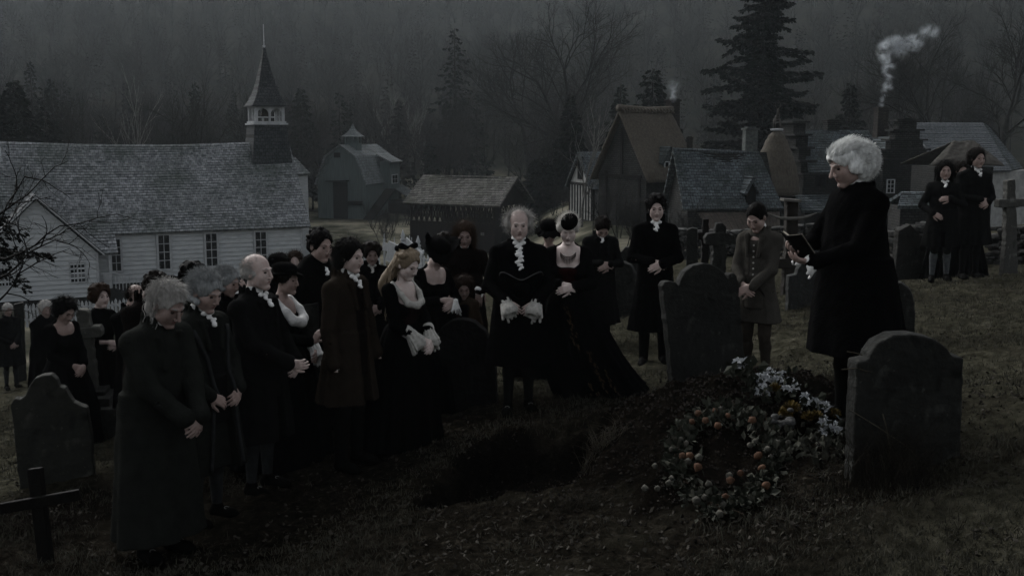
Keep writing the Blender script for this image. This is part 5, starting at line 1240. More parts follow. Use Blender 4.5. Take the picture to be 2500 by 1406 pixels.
    def torso(g, e=0.0, waist=1.0):
        g.cone(T(0, 0, .96), T(0, .012*fat, 1.10), (.155*fat+e)*k, (.148*fat*waist+e)*k, .04, .78); g.cone(T(0, .012*fat, 1.10), T(0, .005, 1.30), (.148*fat*waist+e)*k, (.165+e)*k*(1+(fat-1)*.5), .05, .72)
        for sd in (-1, 1): g.cone(SH[sd]+np.array([0, 0, -.006*k]), T(0, -.02, 1.425), (.050+e)*k, (.055+e)*k, .05)
        g.cone(T(0, -.005, 1.34), T(0, -.02, 1.44), (.12+e)*k, (.060+e)*k, .05, .85)
    if kind in ('coat', 'cloak'):
        torso(g, tr)
        sl_r = s.get('sleeve', 1.0)
        for sd in (1, -1):
            E_, W = arms[sd]; Wc = W-(W-E_)*.03; g.cone(SH[sd]-np.array([0, 0, .012*k]), E_, .060*k*sl_r, .054*k*sl_r, .035); g.cone(E_, Wc, .054*k*sl_r, .043*k*sl_r, .012)
            if s.get('cuff', 1): g.cone(Wc-(W-E_)*.22, Wc, .050*k*sl_r, .054*k*sl_r, .006)
            for q in range(5):   # creases at the elbow
                a_ = E_+unit(W-E_)*(.01+q*.028)*k; g.cone(a_+np.array([-.045, -.04, .02])*k*.9, a_+np.array([.045, .03, -.01])*k*.9, .007, .007, .014, op='s') if q % 2 else None
        fl = s.get('flare', 1.0); wst = 1.06*k; A0, B0 = (.225*fat*fl+.02)*k, (.185*fat*fl+.02)*k; A1, B1 = (.165*fat+tr)*k, (.128*fat+tr)*k
        A2, B2 = (.20*fat*(fl*.5+.5))*k, (.165*fat*(fl*.5+.5))*k
        def prof(t): t1 = (1-t); return (A1+(A2-A1)*min(t1/.35, 1)+(A0-A2)*max(0, (t1-.35)/.65), B1+(B2-B1)*min(t1/.35, 1)+(B0-B2)*max(0, (t1-.35)/.65))
        bk_ = s.get('backsweep', .03)
        g.skirt(hem, wst, prof, lambda t: (0, -bk_*k*(1-t)+.01*k*fat), .04, nf=s.get('nf', 7), amp=s.get('amp', .07), ph=seed*1.3)
        if kind == 'cloak':
            g.cone(T(0, -.02, 1.40), T(0, 0, .95), .16*k, .25*k*fl, .05, .85); g.skirt(hem, 1.30*k, lambda t: (.30*k*fl*(1-.45*t**1.5), .26*k*fl*(1-.45*t**1.5)), lambda t: (0, -.03*k), .05, nf=11, amp=.10, ph=seed, fpow=.6)
        # collar
        for i in range(12):
            a_ = math.pi*(.5+2*(i+.5)/12); 
            if s.get('collar', 1) and abs(((a_-math.pi/2+math.pi) % (2*math.pi))-math.pi) > .55:
                b_ = math.pi*(.5+2*(i+1.5)/12); rc = .074*k; zc = 1.475+.02*s.get('collar', 1)
                g.cone(T(math.cos(a_)*.078, math.sin(a_)*.078-.015, 1.445), T(math.cos(a_)*.083, math.sin(a_)*.083-.02, zc+.03*s.get('collar', 1)), .020*k, .013*k, .012)
        op_ = s.get('open', .018); vd = s.get('vneck', 1.30); vk = s.get('vk', .38); low = s.get('lowopen', .0)
        def cut(X, Y, Z):
            zz = Z/k; dzl = (zz*k-hb)*math.sin(lean)
            w = op_+np.clip(zz-vd, 0, 9)*vk+np.clip(.95-zz, 0, 9)*low
            return np.maximum(np.abs(X)/k-w, -(Y-dzl-(.085*fat+.022+np.clip(1.16-np.abs(zz-1.12), 0, 0))*k))
        if op_ > 0: g.cutbox(cut, (-.35*k, .02, hem-.05), (.35*k, .62*k, 1.62*k))
        if s.get('lapel'):
            for sx in (-1, 1): g.cone(T(sx*.075, .105, 1.43), T(sx*.055, .14, 1.24), .026*k, .018*k, .006, 1)
        co_ = sd_obj(g, 'coat' if kind == 'coat' else 'cloak', col, root)
        if s.get('trim'):
            cv = np.array([v.co[:] for v in co_.data.vertices])
            for sx in (-1, 1):
                pts = []
                for z in np.linspace(1.38, s['hem']+.03, 16):
                    w_ = op_+max(0, z-vd)*vk+max(0, .95-z)*low+.022; q = cv[(abs(cv[:, 2]-z*k) < .02) & (abs(cv[:, 0]-sx*w_*k) < .02)]
                    if len(q): pts.append((sx*w_*k, q[:, 1].max()+.002, z*k))
                tm = MB(); tm.tube(pts, .016, 6); tm.build('coat_trim', CL[s['trim']], co_, smooth=True)
        if op_ > 0:
            gw = Sdf((-.26*k*fat, -.1*k, .70*k), (.26*k*fat, .45*k, 1.5*k), hc2); torso(gw, tr-.012)
            gw.skirt(.74*k, wst, lambda t: ((.17*fat)*k, (.128*fat+.01)*k), lambda t: (0, .012*k*fat), .03, nf=4, amp=.02)
            sl, X, Y, Z = gw.win((-9, -9, -9), (9, 9, 9)); gw.comb(sl, (Y-.02*k+0*X+0*Z).astype(np.float32), .01, 's') if False else None
            sd_obj(gw, 'waistcoat', CL[s.get('vest', s.get('coat', 'black'))], root)
            if s.get('buttons'):
                for i in range(s.get('buttons')):
                    z = 1.34-i*.055; q = T(.0, .14*fat+.008, z); mbt = MB(); mbt.lathe([(.001, -.006), (.0085, -.004), (.0085, .003), (.001, .006)], (0, 0, 0), 8); mbt.v = [tuple(np.array([v[0], v[2], v[1]])+q) for v in mbt.v]; mbt.build('button', CL[s.get('btn', 'tan')], root)
    if kind == 'dress':
        torso(g, .006, .82)
        for sx in (-1, 1): g.ell(T(sx*.07, .085, 1.23), np.array([.078, .07, .07])*k, None, .03)
        for sd in (1, -1):
            E_, W = arms[sd]; g.cone(SH[sd], E_, .056*k, .046*k, .035); g.cone(E_, E_+(W-E_)*s.get('slv', .45), .05*k, .052*k, .012)
        tx_, ty_ = s.get('train', (0, -.06)); wk = s.get('width', 1.0)
        def prof(t): u_ = 1-t; return ((.14+.33*wk*u_**.62)*k, (.12+.30*wk*u_**.62)*k)
        g.skirt(.012, 1.08*k, prof, lambda t: (tx_*k*(1-t)**2, ty_*k*(1-t)**1.5), .03, nf=s.get('nf', 13), amp=s.get('amp', .10), ph=seed, fpow=.5)
        if abs(tx_)+abs(ty_) > .15:
            g.cone((tx_*.9*k, ty_*.9*k, .10*k), (tx_*2.1*k, ty_*2.1*k, .035), .16*k, .03*k, .14); g.cone((tx_*.5*k, ty_*.5*k, .35*k), (tx_*1.6*k, ty_*1.6*k, .05), .2*k, .06*k, .12)
        # neckline
        nk = s.get('neck', (.105, 1.30)); 
        def cut(X, Y, Z): return np.maximum(np.maximum(np.abs(X)/k-nk[0]+np.clip(nk[1]+.03-Z/k, 0, 1)*1.5, nk[1]-Z/k), -(Y-.0*k))
        if nk: g.cutbox(cut, (-.25*k, -.0, (nk[1]-.05)*k), (.25*k, .4*k, 1.6*k), .01)
        sd_obj(g, 'dress', col, root)
        if s.get('panel'):
            gp = Sdf((-.3, 0, .0), (.3, .6, 1.2*k), .012)
            gp.skirt(.03, 1.06*k, lambda t: tuple(q*1.012 for q in prof(t)), lambda t: (tx_*k*(1-t)**2, ty_*k*(1-t)**1.5), .02, nf=13, amp=s.get('amp', .1), ph=seed, fpow=.5)
            def cp(X, Y, Z): return np.minimum(.09+np.clip(1-Z, 0, 1)*.12-np.abs(X-tx_*k*(1-np.clip(Z/1.08, 0, 1))**2), Y-.02)*-1.0*-1.0
            sl, X, Y, Z = gp.win((-9, -9, -9), (9, 9, 9)); keep = np.minimum(.07+np.clip(1-Z, 0, 1)*.10-np.abs(X+0*Y), (Y-.03+0*X+0*Z)); gp.D = np.maximum(gp.D, -keep.astype(np.float32))
            sd_obj(gp, 'skirt_panel', CL['plum'] if s['panel'] is True else CL[s['panel']], root)
        if s.get('bodice'):
            gb = Sdf((-.2*k, 0, 1.05*k), (.2*k, .4*k, 1.36*k), .009)
            gb.cone(T(0, .01, 1.08), T(0, .02, 1.24), .128*k, .145*k, .02, .84)
            for sx in (-1, 1): gb.ell(T(sx*.06, .088, 1.235), np.array([.068, .072, .06])*k, None, .03)
            gb.cutbox(lambda X, Y, Z: np.maximum(nk[1]-.012-Z/k+0*X+0*Y, -1)*-1*0+(nk[1]-.005-Z/k+0*X+0*Y), (-.3, -.1, 1.1*k), (.3, .5, 1.6*k), .004) if nk else None
            gb.cutbox(lambda X, Y, Z: (Y-.05*k)+0*X+0*Z, (-.3, -.1, 1.0*k), (.3, .5, 1.6*k)); gb.cutbox(lambda X, Y, Z: (.085-np.abs(X)/k)+0*Y+0*Z, (-.3, -.1, 1.0*k), (.3, .5, 1.6*k))
            sd_obj(gb, 'bodice', CL[s['bodice']], root)
        if s.get('shawl'):
            gs = Sdf((-.26*k, -.2*k, 1.15*k), (.26*k, .35*k, 1.55*k), .009)
            rs = .022*k if s.get('scoop') else .034*k
            for sx in (-1, 1): gs.cone(T(sx*.115, .0, 1.445), T(sx*.112, .10, 1.36), rs, rs, .015); gs.cone(T(sx*.112, .10, 1.36), T(sx*.085, .150, 1.285), rs*1.1, rs*1.3, .015); gs.cone(T(sx*.085, .150, 1.285), T(0, .178, 1.262), rs*1.3, rs*1.4, .015); gs.cone(T(sx*.115, .0, 1.445), T(0, -.09, 1.44), rs, rs, .015)
            sd_obj(gs, 'lace_collar', CL[s['shawl']], root)
        if s.get('apron'):
            pass
    # neckwear
    nw = s.get('cravat')
    if nw:
        gc = Sdf(NB-np.array([.16, .14, .30]), NB+np.array([.16, .30, .16]), .007)
        top_ = L(0, -.012, -.075); gc.cone(T(0, -.012, 1.455), T(0, .0, 1.50), .064*k, .062*k, .01)
        if nw != 'band':
            for i in range(14 if nw == 'big' else 7):
                z = 1.47-i*(.0155 if nw == 'big' else .012); w_ = (.040-.0012*i)*(1 if nw == 'big' else .62); ex = T(rd.uniform(-.008, .008)+(.010*math.sin(i*1.4)), .082+fat*.055*min(1, i/6)+(.004 if i % 2 else -.002), z)
                gc.ell(ex, np.array([w_, .016, .0115])*k, rotm(rd.uniform(-.4, .4), rd.uniform(-.3, .3), rd.uniform(-.5, .5)+(.35 if i % 2 else -.35)), .003)
            for sx in (-1, 1): gc.ell(T(sx*.032, .078, 1.478), np.array([.026, .014, .018])*k, None, .005)
        sd_obj(gc, 'cravat' if nw != 'band' else 'neckband', CL[s.get('cravc', 'white')], root)
    # lace cuffs
    lc = s.get('lace')
    if lc:
        for sd in (1, -1):
            if lc in ('R', 'L') and (lc == 'R') != (sd == 1): continue
            E_, W = arms[sd]; f_ = unit(W-E_); base = E_+(W-E_)*(s.get('slv', .45) if kind == 'dress' else .93); sz = s.get('lsz', 1.0)
            gl = Sdf(base-.20, base+.20, .007); gl.cone(base-f_*.02, base+f_*.03, (.056 if kind == 'dress' else .045)*k, .05*k, .01)
            q_ = np.cross(f_, (0, 0, 1)); q_ = unit(q_); r_ = np.cross(f_, q_)
            dn_ = unit(f_+np.array([0, 0, -.55])); tip = base+dn_*.085*sz; gl.cone(base, tip, .036*k, .056*k*sz, .01)
            for i in range(11):
                a_ = i/11*6.283+rd.uniform(-.15, .15); o = q_*math.cos(a_)+r_*math.sin(a_); e_ = tip+o*.060*sz*rd.uniform(.85, 1.15)+dn_*rd.uniform(0, .03)+np.array([0, 0, -.02]); gl.cone(base+o*.034, e_, .008, .013, .012)
                o2 = q_*math.cos(a_+.285)+r_*math.sin(a_+.285); gl.cone(base+dn_*.02+o2*.05, tip+o2*.075*sz+dn_*.03, .006, .014, .01, op='s')
            gl.cone(tip+dn_*.005, tip+dn_*.12, .03, .06, .01, op='s')
            sd_obj(gl, 'lace_cuff', CL[s.get('lacec', 'cream')], root)
    # legs
    if kind != 'dress' and not s.get('nolegs'):
        st = s.get('stance', .10); kn = s.get('knee', .5)*k; bz = hem < .30*k
        legs = {}
        for sd in (1, -1):
            fwd = s.get('step', 0)*sd; A_ = np.array([sd*.085*k, 0, .90*k]); K_ = np.array([sd*(st*.9)*k, .02*k+fwd*.5, .49*k]); An = np.array([sd*st*k, -.01*k+fwd, .085*k])
            w = root.matrix_basis @ Vector((An[0], An[1], 0)); w = Vector((root.location.x+An[0]*math.cos(a)-An[1]*math.sin(a), root.location.y+An[0]*math.sin(a)+An[1]*math.cos(a), 0)); gzf = g1(w.x, w.y)-root.location.z; An[2] += gzf; legs[sd] = (A_, K_, An, gzf)
        gg = Sdf((-.24*k, -.3*k, .38*k), (.24*k, .36*k, .98*k), .012); lf = .5+.5*fat
        for sd in (1, -1): gg.cone(legs[sd][0], legs[sd][1], .092*k*lf, .06*k, .02); gg.cone(legs[sd][1], legs[sd][1]-np.array([0, 0, .05*k]), .061*k, .052*k, .01)
        sd_obj(gg, 'breeches', CL[s.get('breech', 'trousers')], root)
        for sd in (1, -1):
            A_, K_, An, gzf = legs[sd]; lo = np.minimum(K_, An)-.12; hi = np.maximum(K_, An)+.1; gs = Sdf(lo, hi, .009)
            cf_ = K_*.68+An*.32+np.array([0, -.012, 0]); bt = s.get('boots')
            gs.cone(K_, cf_, .052*k, .054*k if not bt else .062*k, .01); gs.cone(cf_, An, .054*k if not bt else .06*k, .034*k if not bt else .048*k, .02)
            sd_obj(gs, 'boot_leg' if bt else 'stocking', CL['shoe' if bt else s.get('stock', 'dark_stock')], root)
            gs = Sdf((An[0]-.1, An[1]-.14, gzf-.03), (An[0]+.1, An[1]+.26, gzf+.17), .008); gs.cone((An[0], An[1]-.02, gzf+.045), (An[0]+sd*.02, An[1]+.12, gzf+.036), .042*k, .044*k, .02); gs.cone((An[0]+sd*.02, An[1]+.12, gzf+.034), (An[0]+sd*.025, An[1]+.17, gzf+.03), .042*k, .032*k, .02); gs.cone((An[0], An[1]-.01, gzf+.05), An, .042*k, .042*k if not bt else .05*k, .02)
            gs.cutbox(lambda X, Y, Z: Z-gzf+0*X+0*Y, (-9, -9, -9), (9, 9, gzf+.03), .004); sh = sd_obj(gs, 'shoe', CL['shoe'], root)
            if s.get('buckle'):
                mb_ = MB(); q = np.array([An[0]+sd*.012, An[1]+.085, gzf+.083]); ring = [tuple(q+np.array([.02*math.cos(i/8*6.283), .014*math.sin(i/8*6.283), -.006*math.sin(i/8*6.283)])) for i in range(9)]; mb_.tube(ring, .003, 5); mb_.build('buckle', mat('dull_silver', (.3, .3, .29), rough=.35, spec=.6), sh)
    info = dict(root=root, HC=HC, M=M, hs=hsz, T=T, arms=arms, k=k, L=L)
    # hats
    ht = s.get('hat')
    if ht: make_hat(info, ht, rd)
    return info
def disc(mb, L, rin, rout, zf, n=40, m=5, th=.012):
    """brim: radial grid with thickness in head space"""
    base = len(mb.v)
    for lay in (0, 1):
        for j in range(m+1):
            for i in range(n):
                a = 2*math.pi*i/n; ri = rin; ro = rout(a); r = ri+(ro-ri)*j/m; x, y = r*math.cos(a), r*math.sin(a)*1.12; z = zf(a, j/m)
                mb.v.append(tuple(L(x, y, z+(th if lay else 0))))
    S = (m+1)*n
    for j in range(m):
        for i in range(n):
            a = base+j*n+i; b = base+j*n+(i+1) % n; mb.f += [(a, a+n, b+n, b), (a+S, b+S, b+n+S, a+n+S)]
    for i in range(n):
        a = base+i; b = base+(i+1) % n; mb.f.append((a, b, b+S, a+S)); a += m*n; b += m*n; mb.f.append((a, a+S, b+S, b))
def make_hat(I, kind, rd, parent=None, L=None, mt=None):
    L = L or I['L']; mb = MB(); root = parent or I['root']; mt = mt or CL['black']
    if kind == 'tricorn':
        mb.lathe([(.09, 0), (.092, .05), (.075, .085), (.03, .098)], (0, 0, 0), 20); mb.v = [tuple(L(v[0], v[1]*1.12-.02, v[2]+.065)) for v in mb.v]
        disc(mb, lambda x, y, z: L(x, y-.02, z+.072), .088, lambda a: .155+.03*max(0, math.cos(3*(a-math.pi/2))), lambda a, t: t**1.4*(.085-.065*(.5+.5*math.cos(3*(a-math.pi/2)))), n=48)
        return mb.build('hat', mt, root, smooth=True)
    if kind == 'wide':     # wide swept-up black hat with ruffled brim
        mb.lathe([(.088, 0), (.10, .05), (.085, .09), (.03, .105)], (0, 0, 0), 20); mb.v = [tuple(L(v[0], v[1]*1.1-.01, v[2]+.055)) for v in mb.v]
        disc(mb, lambda x, y, z: L(x, y-.01, z+.062), .086, lambda a: .175+.035*math.sin(2*a+.6)+.006*math.sin(17*a), lambda a, t: t**1.3*(.075*math.sin(2*a+2.3)+.05)+.007*t*math.sin(15*a), n=72)
        return mb.build('hat', mt, root, smooth=True)
    if kind == 'tilt':     # small black hat perched over the brow
        mb.lathe([(.006, 0), (.068, .0), (.078, .010), (.073, .026), (.05, .040), (.01, .047)], (0, 0, 0), 24)
        A = rotm(R(28), 0, R(12)); mb.v = [tuple(L(*(A@np.array([v[0], v[1]*1.15, v[2]])+np.array([-.012, .035, .088])))) for v in mb.v]
        o = mb.build('hat', mt, root, smooth=True)
        S = []
        for q in range(130):
            v = unit([rd.gauss(0, 1), rd.gauss(0, 1), abs(rd.gauss(0, 1))]); p = L(*(A@(v*np.array([.07, .08, .034]))+np.array([-.012, .035, .095]))); e = p+np.array([rd.gauss(0, .01), rd.gauss(0, .01), rd.gauss(.004, .008)]); S.append([*p, *e, .003, .0015])
        seg_obj('feathers', S, mt, o, 3); return o
    if kind == 'bonnet':
        mb.lathe([(.095, 0), (.1, .05), (.08, .09), (.03, .105)], (0, 0, 0), 20); mb.v = [tuple(L(v[0], v[1]*1.05-.02, v[2]+.04)) for v in mb.v]
        disc(mb, lambda x, y, z: L(x, y-.01, z+.05), .09, lambda a: .15+.02*math.sin(a), lambda a, t: -.03*t+.012*t*math.sin(13*a), n=60)
        return mb.build('hat', mt, root, smooth=True)
    if kind == 'low':      # flat round dark hat pulled down
        mb.lathe([(.086, 0), (.094, .03), (.088, .07), (.05, .09), (.01, .094)], (0, 0, 0), 20); mb.v = [tuple(L(v[0], v[1]*1.12-.02, v[2]+.05)) for v in mb.v]
        disc(mb, lambda x, y, z: L(x, y-.02, z+.05), .085, lambda a: .14+.01*math.sin(3*a), lambda a, t: .02*t*math.sin(2*a), n=40)
        return mb.build('hat', mt, root, smooth=True)
    if kind == 'skull':
        mb.lathe([(.083, 0), (.088, .03), (.078, .07), (.04, .095), (.01, .1)], (0, 0, 0), 20); mb.v = [tuple(L(v[0], v[1]*1.2-.018, v[2]+.03)) for v in mb.v]
        return mb.build('cap', mt, root, smooth=True)
# ------------------------------------------------------------------ the mourners
ROW = 'mourners standing round the open grave'
FAR = 'mourners at the back of the crowd'
# right of the grave
priest = person(2092, 357, 7.0, -74, 'elderly priest in long black coat and frizzy grey wig reading from a book', group=ROW, h=.007, hair='wig', hc='wig', skin='mid', coat='black', hem=.47, fat=1.42, pose=((.10, .34, 1.11), (-.08, .35, 1.06)), hp=20, cravat='band', cravc='white', nose=1.12, flare=1.0, hsc=1.08, collar=.6, open=.0, boots=1, breech='trousers', lean=3, hdR=(-.35, .85, .15), hnR=(-.5, -.1, .9), hdL=(.4, .85, .1), hnL=(.3, -.1, .9), curl=.5, brow='grey', lace=1, lsz=.6, lacec='white', seed=3, amp=.05)
boy = person(1857, 497, 9.3, -38, 'boy in an open grey coat and buttoned waistcoat with his head bowed', group=ROW, h=.006, hair='crop', hc='black', skin='mid', coat='olive', vest='olive', buttons=6, btn='cream', open=.045, vneck=1.2, vk=.25, lowopen=.9, hem=.60, hp=34, hy=.1, fat=.78, lapel=1, breech='brown_breech', stock='brown_breech', collar=.7, cravat='band', flare=1.15, pose=((.05, .24, .98), (-.035, .26, .965)), backsweep=.05)
young = person(1602, 478, 11.1, -3, 'pale young man with tousled dark hair in a closed black coat', group=ROW, h=.007, hair='tousled', hc='black', skin='pale', coat='black', hem=.36, open=0, cravat='small', hp=14, pose=((.05, .22, 1.09), (-.05, .25, 1.07)), collar=1.5, flare=1.15, fat=.92, stock='trousers', boots=1)
bow = person(1467, 527, 12.3, 8, 'man with bowed head and loose white cravat in a dark coat with a brown collar', group=ROW, hair='short', hc='brown', skin='mid', coat='soft_black', hem=.33, open=0, cravat='small', hp=48, pose='high', flare=1.1, stock='trousers', lapel=1)
old = person(1266, 515, 9.5, 4, 'old man with frizzy thin grey hair, ruffled cravat and lace cuffs', group=ROW, h=.006, hair='frizz', hc='grey', skin='pale', coat='black', hem=.44, fat=1.15, open=0, cravat='big', pose=((.13, .27, 1.01), (-.13, .27, 1.0)), hp=8, hy=-.12, hr=-.06, lace=1, lsz=1.25, hsc=1.03, jowl=1.07, vneck=1.35, boots=0, stance=.09, stock='trousers', buckle=1, shut=0, collar=.4, curl=.4, hdR=(-.75, .25, -.45), hdL=(.75, .25, -.45))
lady = person(1388, 524, 9.75, -4, 'woman with pale swept-up hair, wine red bodice and long black train', H=1.74, group=ROW, h=.006, hair='updo', hc='platinum', skin='white', kind='dress', fem=1, coat='green_black', bodice='plum', neck=(.105, 1.27), hat='tilt', hp=22, hy=.05, pose=((.05, .24, 1.13), (-.03, .26, 1.11)), train=(-.36, -.22), width=.95, slv=.86, lace=0, shut=1, nf=11)
behind = person(1340, 545, 11.2, 0, 'woman in a black feathered bonnet half hidden behind the pale haired lady', group=FAR, far=1, hair='updo', hc='brown', skin='mid', kind='dress', fem=1, coat='black', hat='bonnet', neck=(.10, 1.33), hp=15)
redman = person(1133, 543, 10.9, 5, 'man with straight shoulder length ginger hair resting his hands on a child', group=ROW, h=.007, hair='long', hc='ginger', skin='dark', coat='dark_brown', vest='dark_brown', hem=.45, open=.03, cravat='band', hp=18, pose=((.12, .28, 1.07), (-.14, .28, 1.08)), buttons=5, btn='shoe', fat=1.08, lace=1, lsz=.5, lacec='white', hdR=(-.1, .3, -.8), hdL=(.1, .3, -.8), hnR=(0, -1, 0), hnL=(0, -1, 0), curl=.25)
child = person(1128, 688, 10.4, 12, 'child in a tan leather jacket standing in front of the ginger haired man', group=ROW, hair='bob', hc='auburn', skin='dark', coat='tan', vest='black', hem=.5, open=.06, hp=20, H=1.22, pose='hang', lowopen=.5, fat=1.05, stock='wstock')
hatw = person(1056, 590, 10.2, 38, 'woman in a wide black hat hiding her bowed face and holding a white handkerchief', group=ROW, h=.007, hair='updo', hc='brown', skin='pale', kind='dress', fem=1, coat='green_black', hat='wide', neck=(.12, 1.30), hp=36, pose=((.04, .24, 1.16), (-.06, .26, 1.12)), slv=.75)
blonde = person(980, 612, 8.95, 52, 'young woman with long wavy blond hair, lace collar and wide white cuffs', group=ROW, h=.006, hair='blond_long', hc='blond', skin='white', kind='dress', fem=1, coat='black', bodice='wine', neck=(.125, 1.265), shawl='cream', scoop=1, hp=26, hy=.1, pose=((.05, .27, .98), (-.06, .29, .96)), slv=.52, lace=1, lsz=1.35, width=.8, train=(0, -.08), nf=12)
brown = person(843, 586, 8.5, 62, 'tall man with long dark hair and white cravat in a brown coat', group=ROW, h=.006, hair='bob', hc='black', skin='pale', coat='brown', vest='dark_brown', hem=.52, open=.05, cravat='small', hp=10, pose='hang', buttons=3, btn='shoe', lapel=1, boots=1, collar=1.0, lace=1, lsz=.45, lacec='white', flare=1.1, breech='dark_brown' if 0 else 'trousers', brow='black', sleeve=1.08)
big = person(772, 566, 9.7, 48, 'heavy dark haired man in a black cloak standing behind the man in the brown coat', group=ROW, h=.007, hair='short', hc='black', skin='mid', kind='cloak', coat='black', hem=.15, fat=1.3, open=.03, cravat='small', hp=12, pose='hang', hsc=1.1, lapel=1)
longh = person(906, 596, 12.2, 14, 'man with bushy brown hair between the brown coat and the blond woman', group=ROW, hair='curly', hc='brown', skin='dark', coat='black', hem=.4, open=.02, cravat='small', hp=16, pose='clasp', cravc='cream')
bald = person(618, 628, 8.15, 68, 'bald old man', group=ROW, h=.006, hair='balding', hc='grey', brow='cap', skin='pale', coat='soft_black', vest='bluegrey' if 0 else 'soft_black', hem=.42, fat=1.22, open=.04, cravat='small', hp=2, pose=((.12, .36, 1.02), (-.24, .18, .95)), hsc=1.08, jowl=1.05, lapel=1, collar=1.0, stock='stock', hdR=(-.1, .9, -.1), hnR=(-1, 0, .1), curl=1.0, sleeve=1.12, lace=0, buttons=4, btn='shoe', buckle=1)
bald['root']['label'] = 'bald old man with grey side hair and high white collar in a black coat'
prof = person(688, 652, 8.95, 72, 'woman in a low dark hat and white kerchief seen in profile behind the bald man', group=ROW, h=.007, hair='updo', hc='brown', skin='mid', kind='dress', fem=1, coat='green_black', hat='low', neck=(.1, 1.33), pose=((.12, .36, 1.12), (-.10, .26, 1.0)), shawl='white', hp=6, slv=.85, lace='L', lacec='white', width=1.1, hdR=(0, .5, .8), hnR=(-1, .3, 0), train=(0, -.1))
grey2 = person(483, 673, 7.55, 60, 'man in a grey rolled wig and long open grey coat behind the stooping man', group=ROW, h=.006, hair='knit', hc='cap', skin='mid', coat='grey', vest='soft_black', hem=.40, fat=1.2, open=.06, vneck=1.15, vk=.3, lowopen=.12, trim='stock', cravat='small', hp=22, pose=((.14, .22, .95), (-.14, .2, .95)), hsc=1.1, lapel=1, brow='cap', stock='stock', buckle=1, flare=1.1, seed=2)
front = person(392, 712, 6.85, 58, 'stooping old man with shaggy grey hair in a long grey-green greatcoat', group=ROW, h=.006, hair='shaggy', hc='grey', brow='cap', skin='dark', coat='grey', hem=.14, fat=1.22, open=.0, hp=26, pose=((.06, .34, .99), (-.04, .37, .97)), hsc=1.1, lean=9, collar=1.1, sleeve=1.22, flare=1.0, cravat='band', buckle=1, nose=1.08, seed=5, nf=6, amp=.09, lapel=1, lace='L', lsz=.4, lacec='white')
# second ranks, left to right
curl1 = person(466, 646, 9.6, 35, 'dark curly head showing above the man in the rolled grey wig', group=FAR, far=1, hair='curly', hc='black', skin='mid', coat='black', pose='clasp')
capm = person(541, 656, 9.2, 72, 'old man in a grey knitted cap pressing a hand to his mouth', group=FAR, hair='knit', hc='cap', skin='mid', coat='black', pose=((.03, .20, 1.50), (-.1, .22, 1.1)), hdR=(-.3, .2, .9), hnR=(0, -1, .2), hp=14, lace='R', lsz=.6, lacec='white', open=0)
blackcap = person(408, 680, 9.9, 120, 'person in a close black cap turned away behind the balding man', group=FAR, far=1, hair='crop', hc='black', skin='mid', coat='black', hat='skull')
balding = person(363, 672, 8.7, 62, 'dark haired balding man in a brown collar bowing forward behind the stooping old man', group=FAR, h=.007, hair='short', hc='brown', skin='pale', coat='dark_brown', open=0, hp=38, lean=6, collar=1.5, pose='clasp')
bald2 = person(318, 697, 10.2, 58, 'bald man looking down beside the church stairs', group=FAR, hair='balding', hc='brown', skin='mid', coat='black', hp=34, open=0)
curlw = person(240, 702, 11.3, 52, 'woman with a ball of curly auburn hair in a black dress by the stone cross', group=FAR, h=.007, hair='curly', hc='auburn', skin='pale', kind='dress', fem=1, coat='black', neck=None, hp=2, hr=-.05, pose=((.06, .26, 1.12), (-.06, .24, 1.10)), width=.85)
darkw = person(147, 731, 10.4, 58, 'dark haired woman in a scooped black dress looking down, left of the stone cross', group=FAR, h=.007, hair='bob', hc='black', skin='mid', kind='dress', fem=1, coat='green_black', neck=(.115, 1.33), hp=32, pose=((.06, .26, 1.0), (-.05, .28, .98)), width=.9, slv=.8)
dim = person(108, 738, 14.5, 40, 'dim grey haired figure behind the dark haired woman', group=FAR, far=1, hair='short', hc='grey', skin='dark', kind='cloak', coat='black', open=0)
leftm = person(16, 743, 20.5, 45, 'grey haired man standing alone at the far left edge', group=FAR, far=1, hair='short', hc='grey', skin='dark', coat='soft_black', fat=1.2, hem=.5, open=0, stock='stock')
f1 = person(684, 622, 14.5, 20, 'man with dark fringe in the far back row, left of the church corner', group=FAR, far=1, hair='bob', hc='black', skin='mid', coat='black', open=0)
f2 = person(720, 616, 15.2, 8, 'woman with light brown hair in the far back row against the church wall', group=FAR, far=1, fem=1, hair='bob', hc='auburn', skin='pale', kind='dress', coat='black', neck=None)
f3 = person(806, 606, 13.2, -10, 'pale face glimpsed between the cloaked man and the man in brown', group=FAR, far=1, hair='short', hc='brown', skin='mid', coat='black', open=0)
f4 = person(1086, 574, 13.4, 10, 'woman with curly brown hair behind the wide black hat', group=FAR, far=1, fem=1, hair='curly', hc='brown', skin='pale', kind='dress', coat='black', neck=None)
f5 = person(665, 629, 11.4, 60, 'black feathered hat just behind the bald old man', group=FAR, far=1, fem=1, hair='updo', hc='black', skin='mid', kind='dress', coat='black', hat='bonnet', neck=None, hp=20)
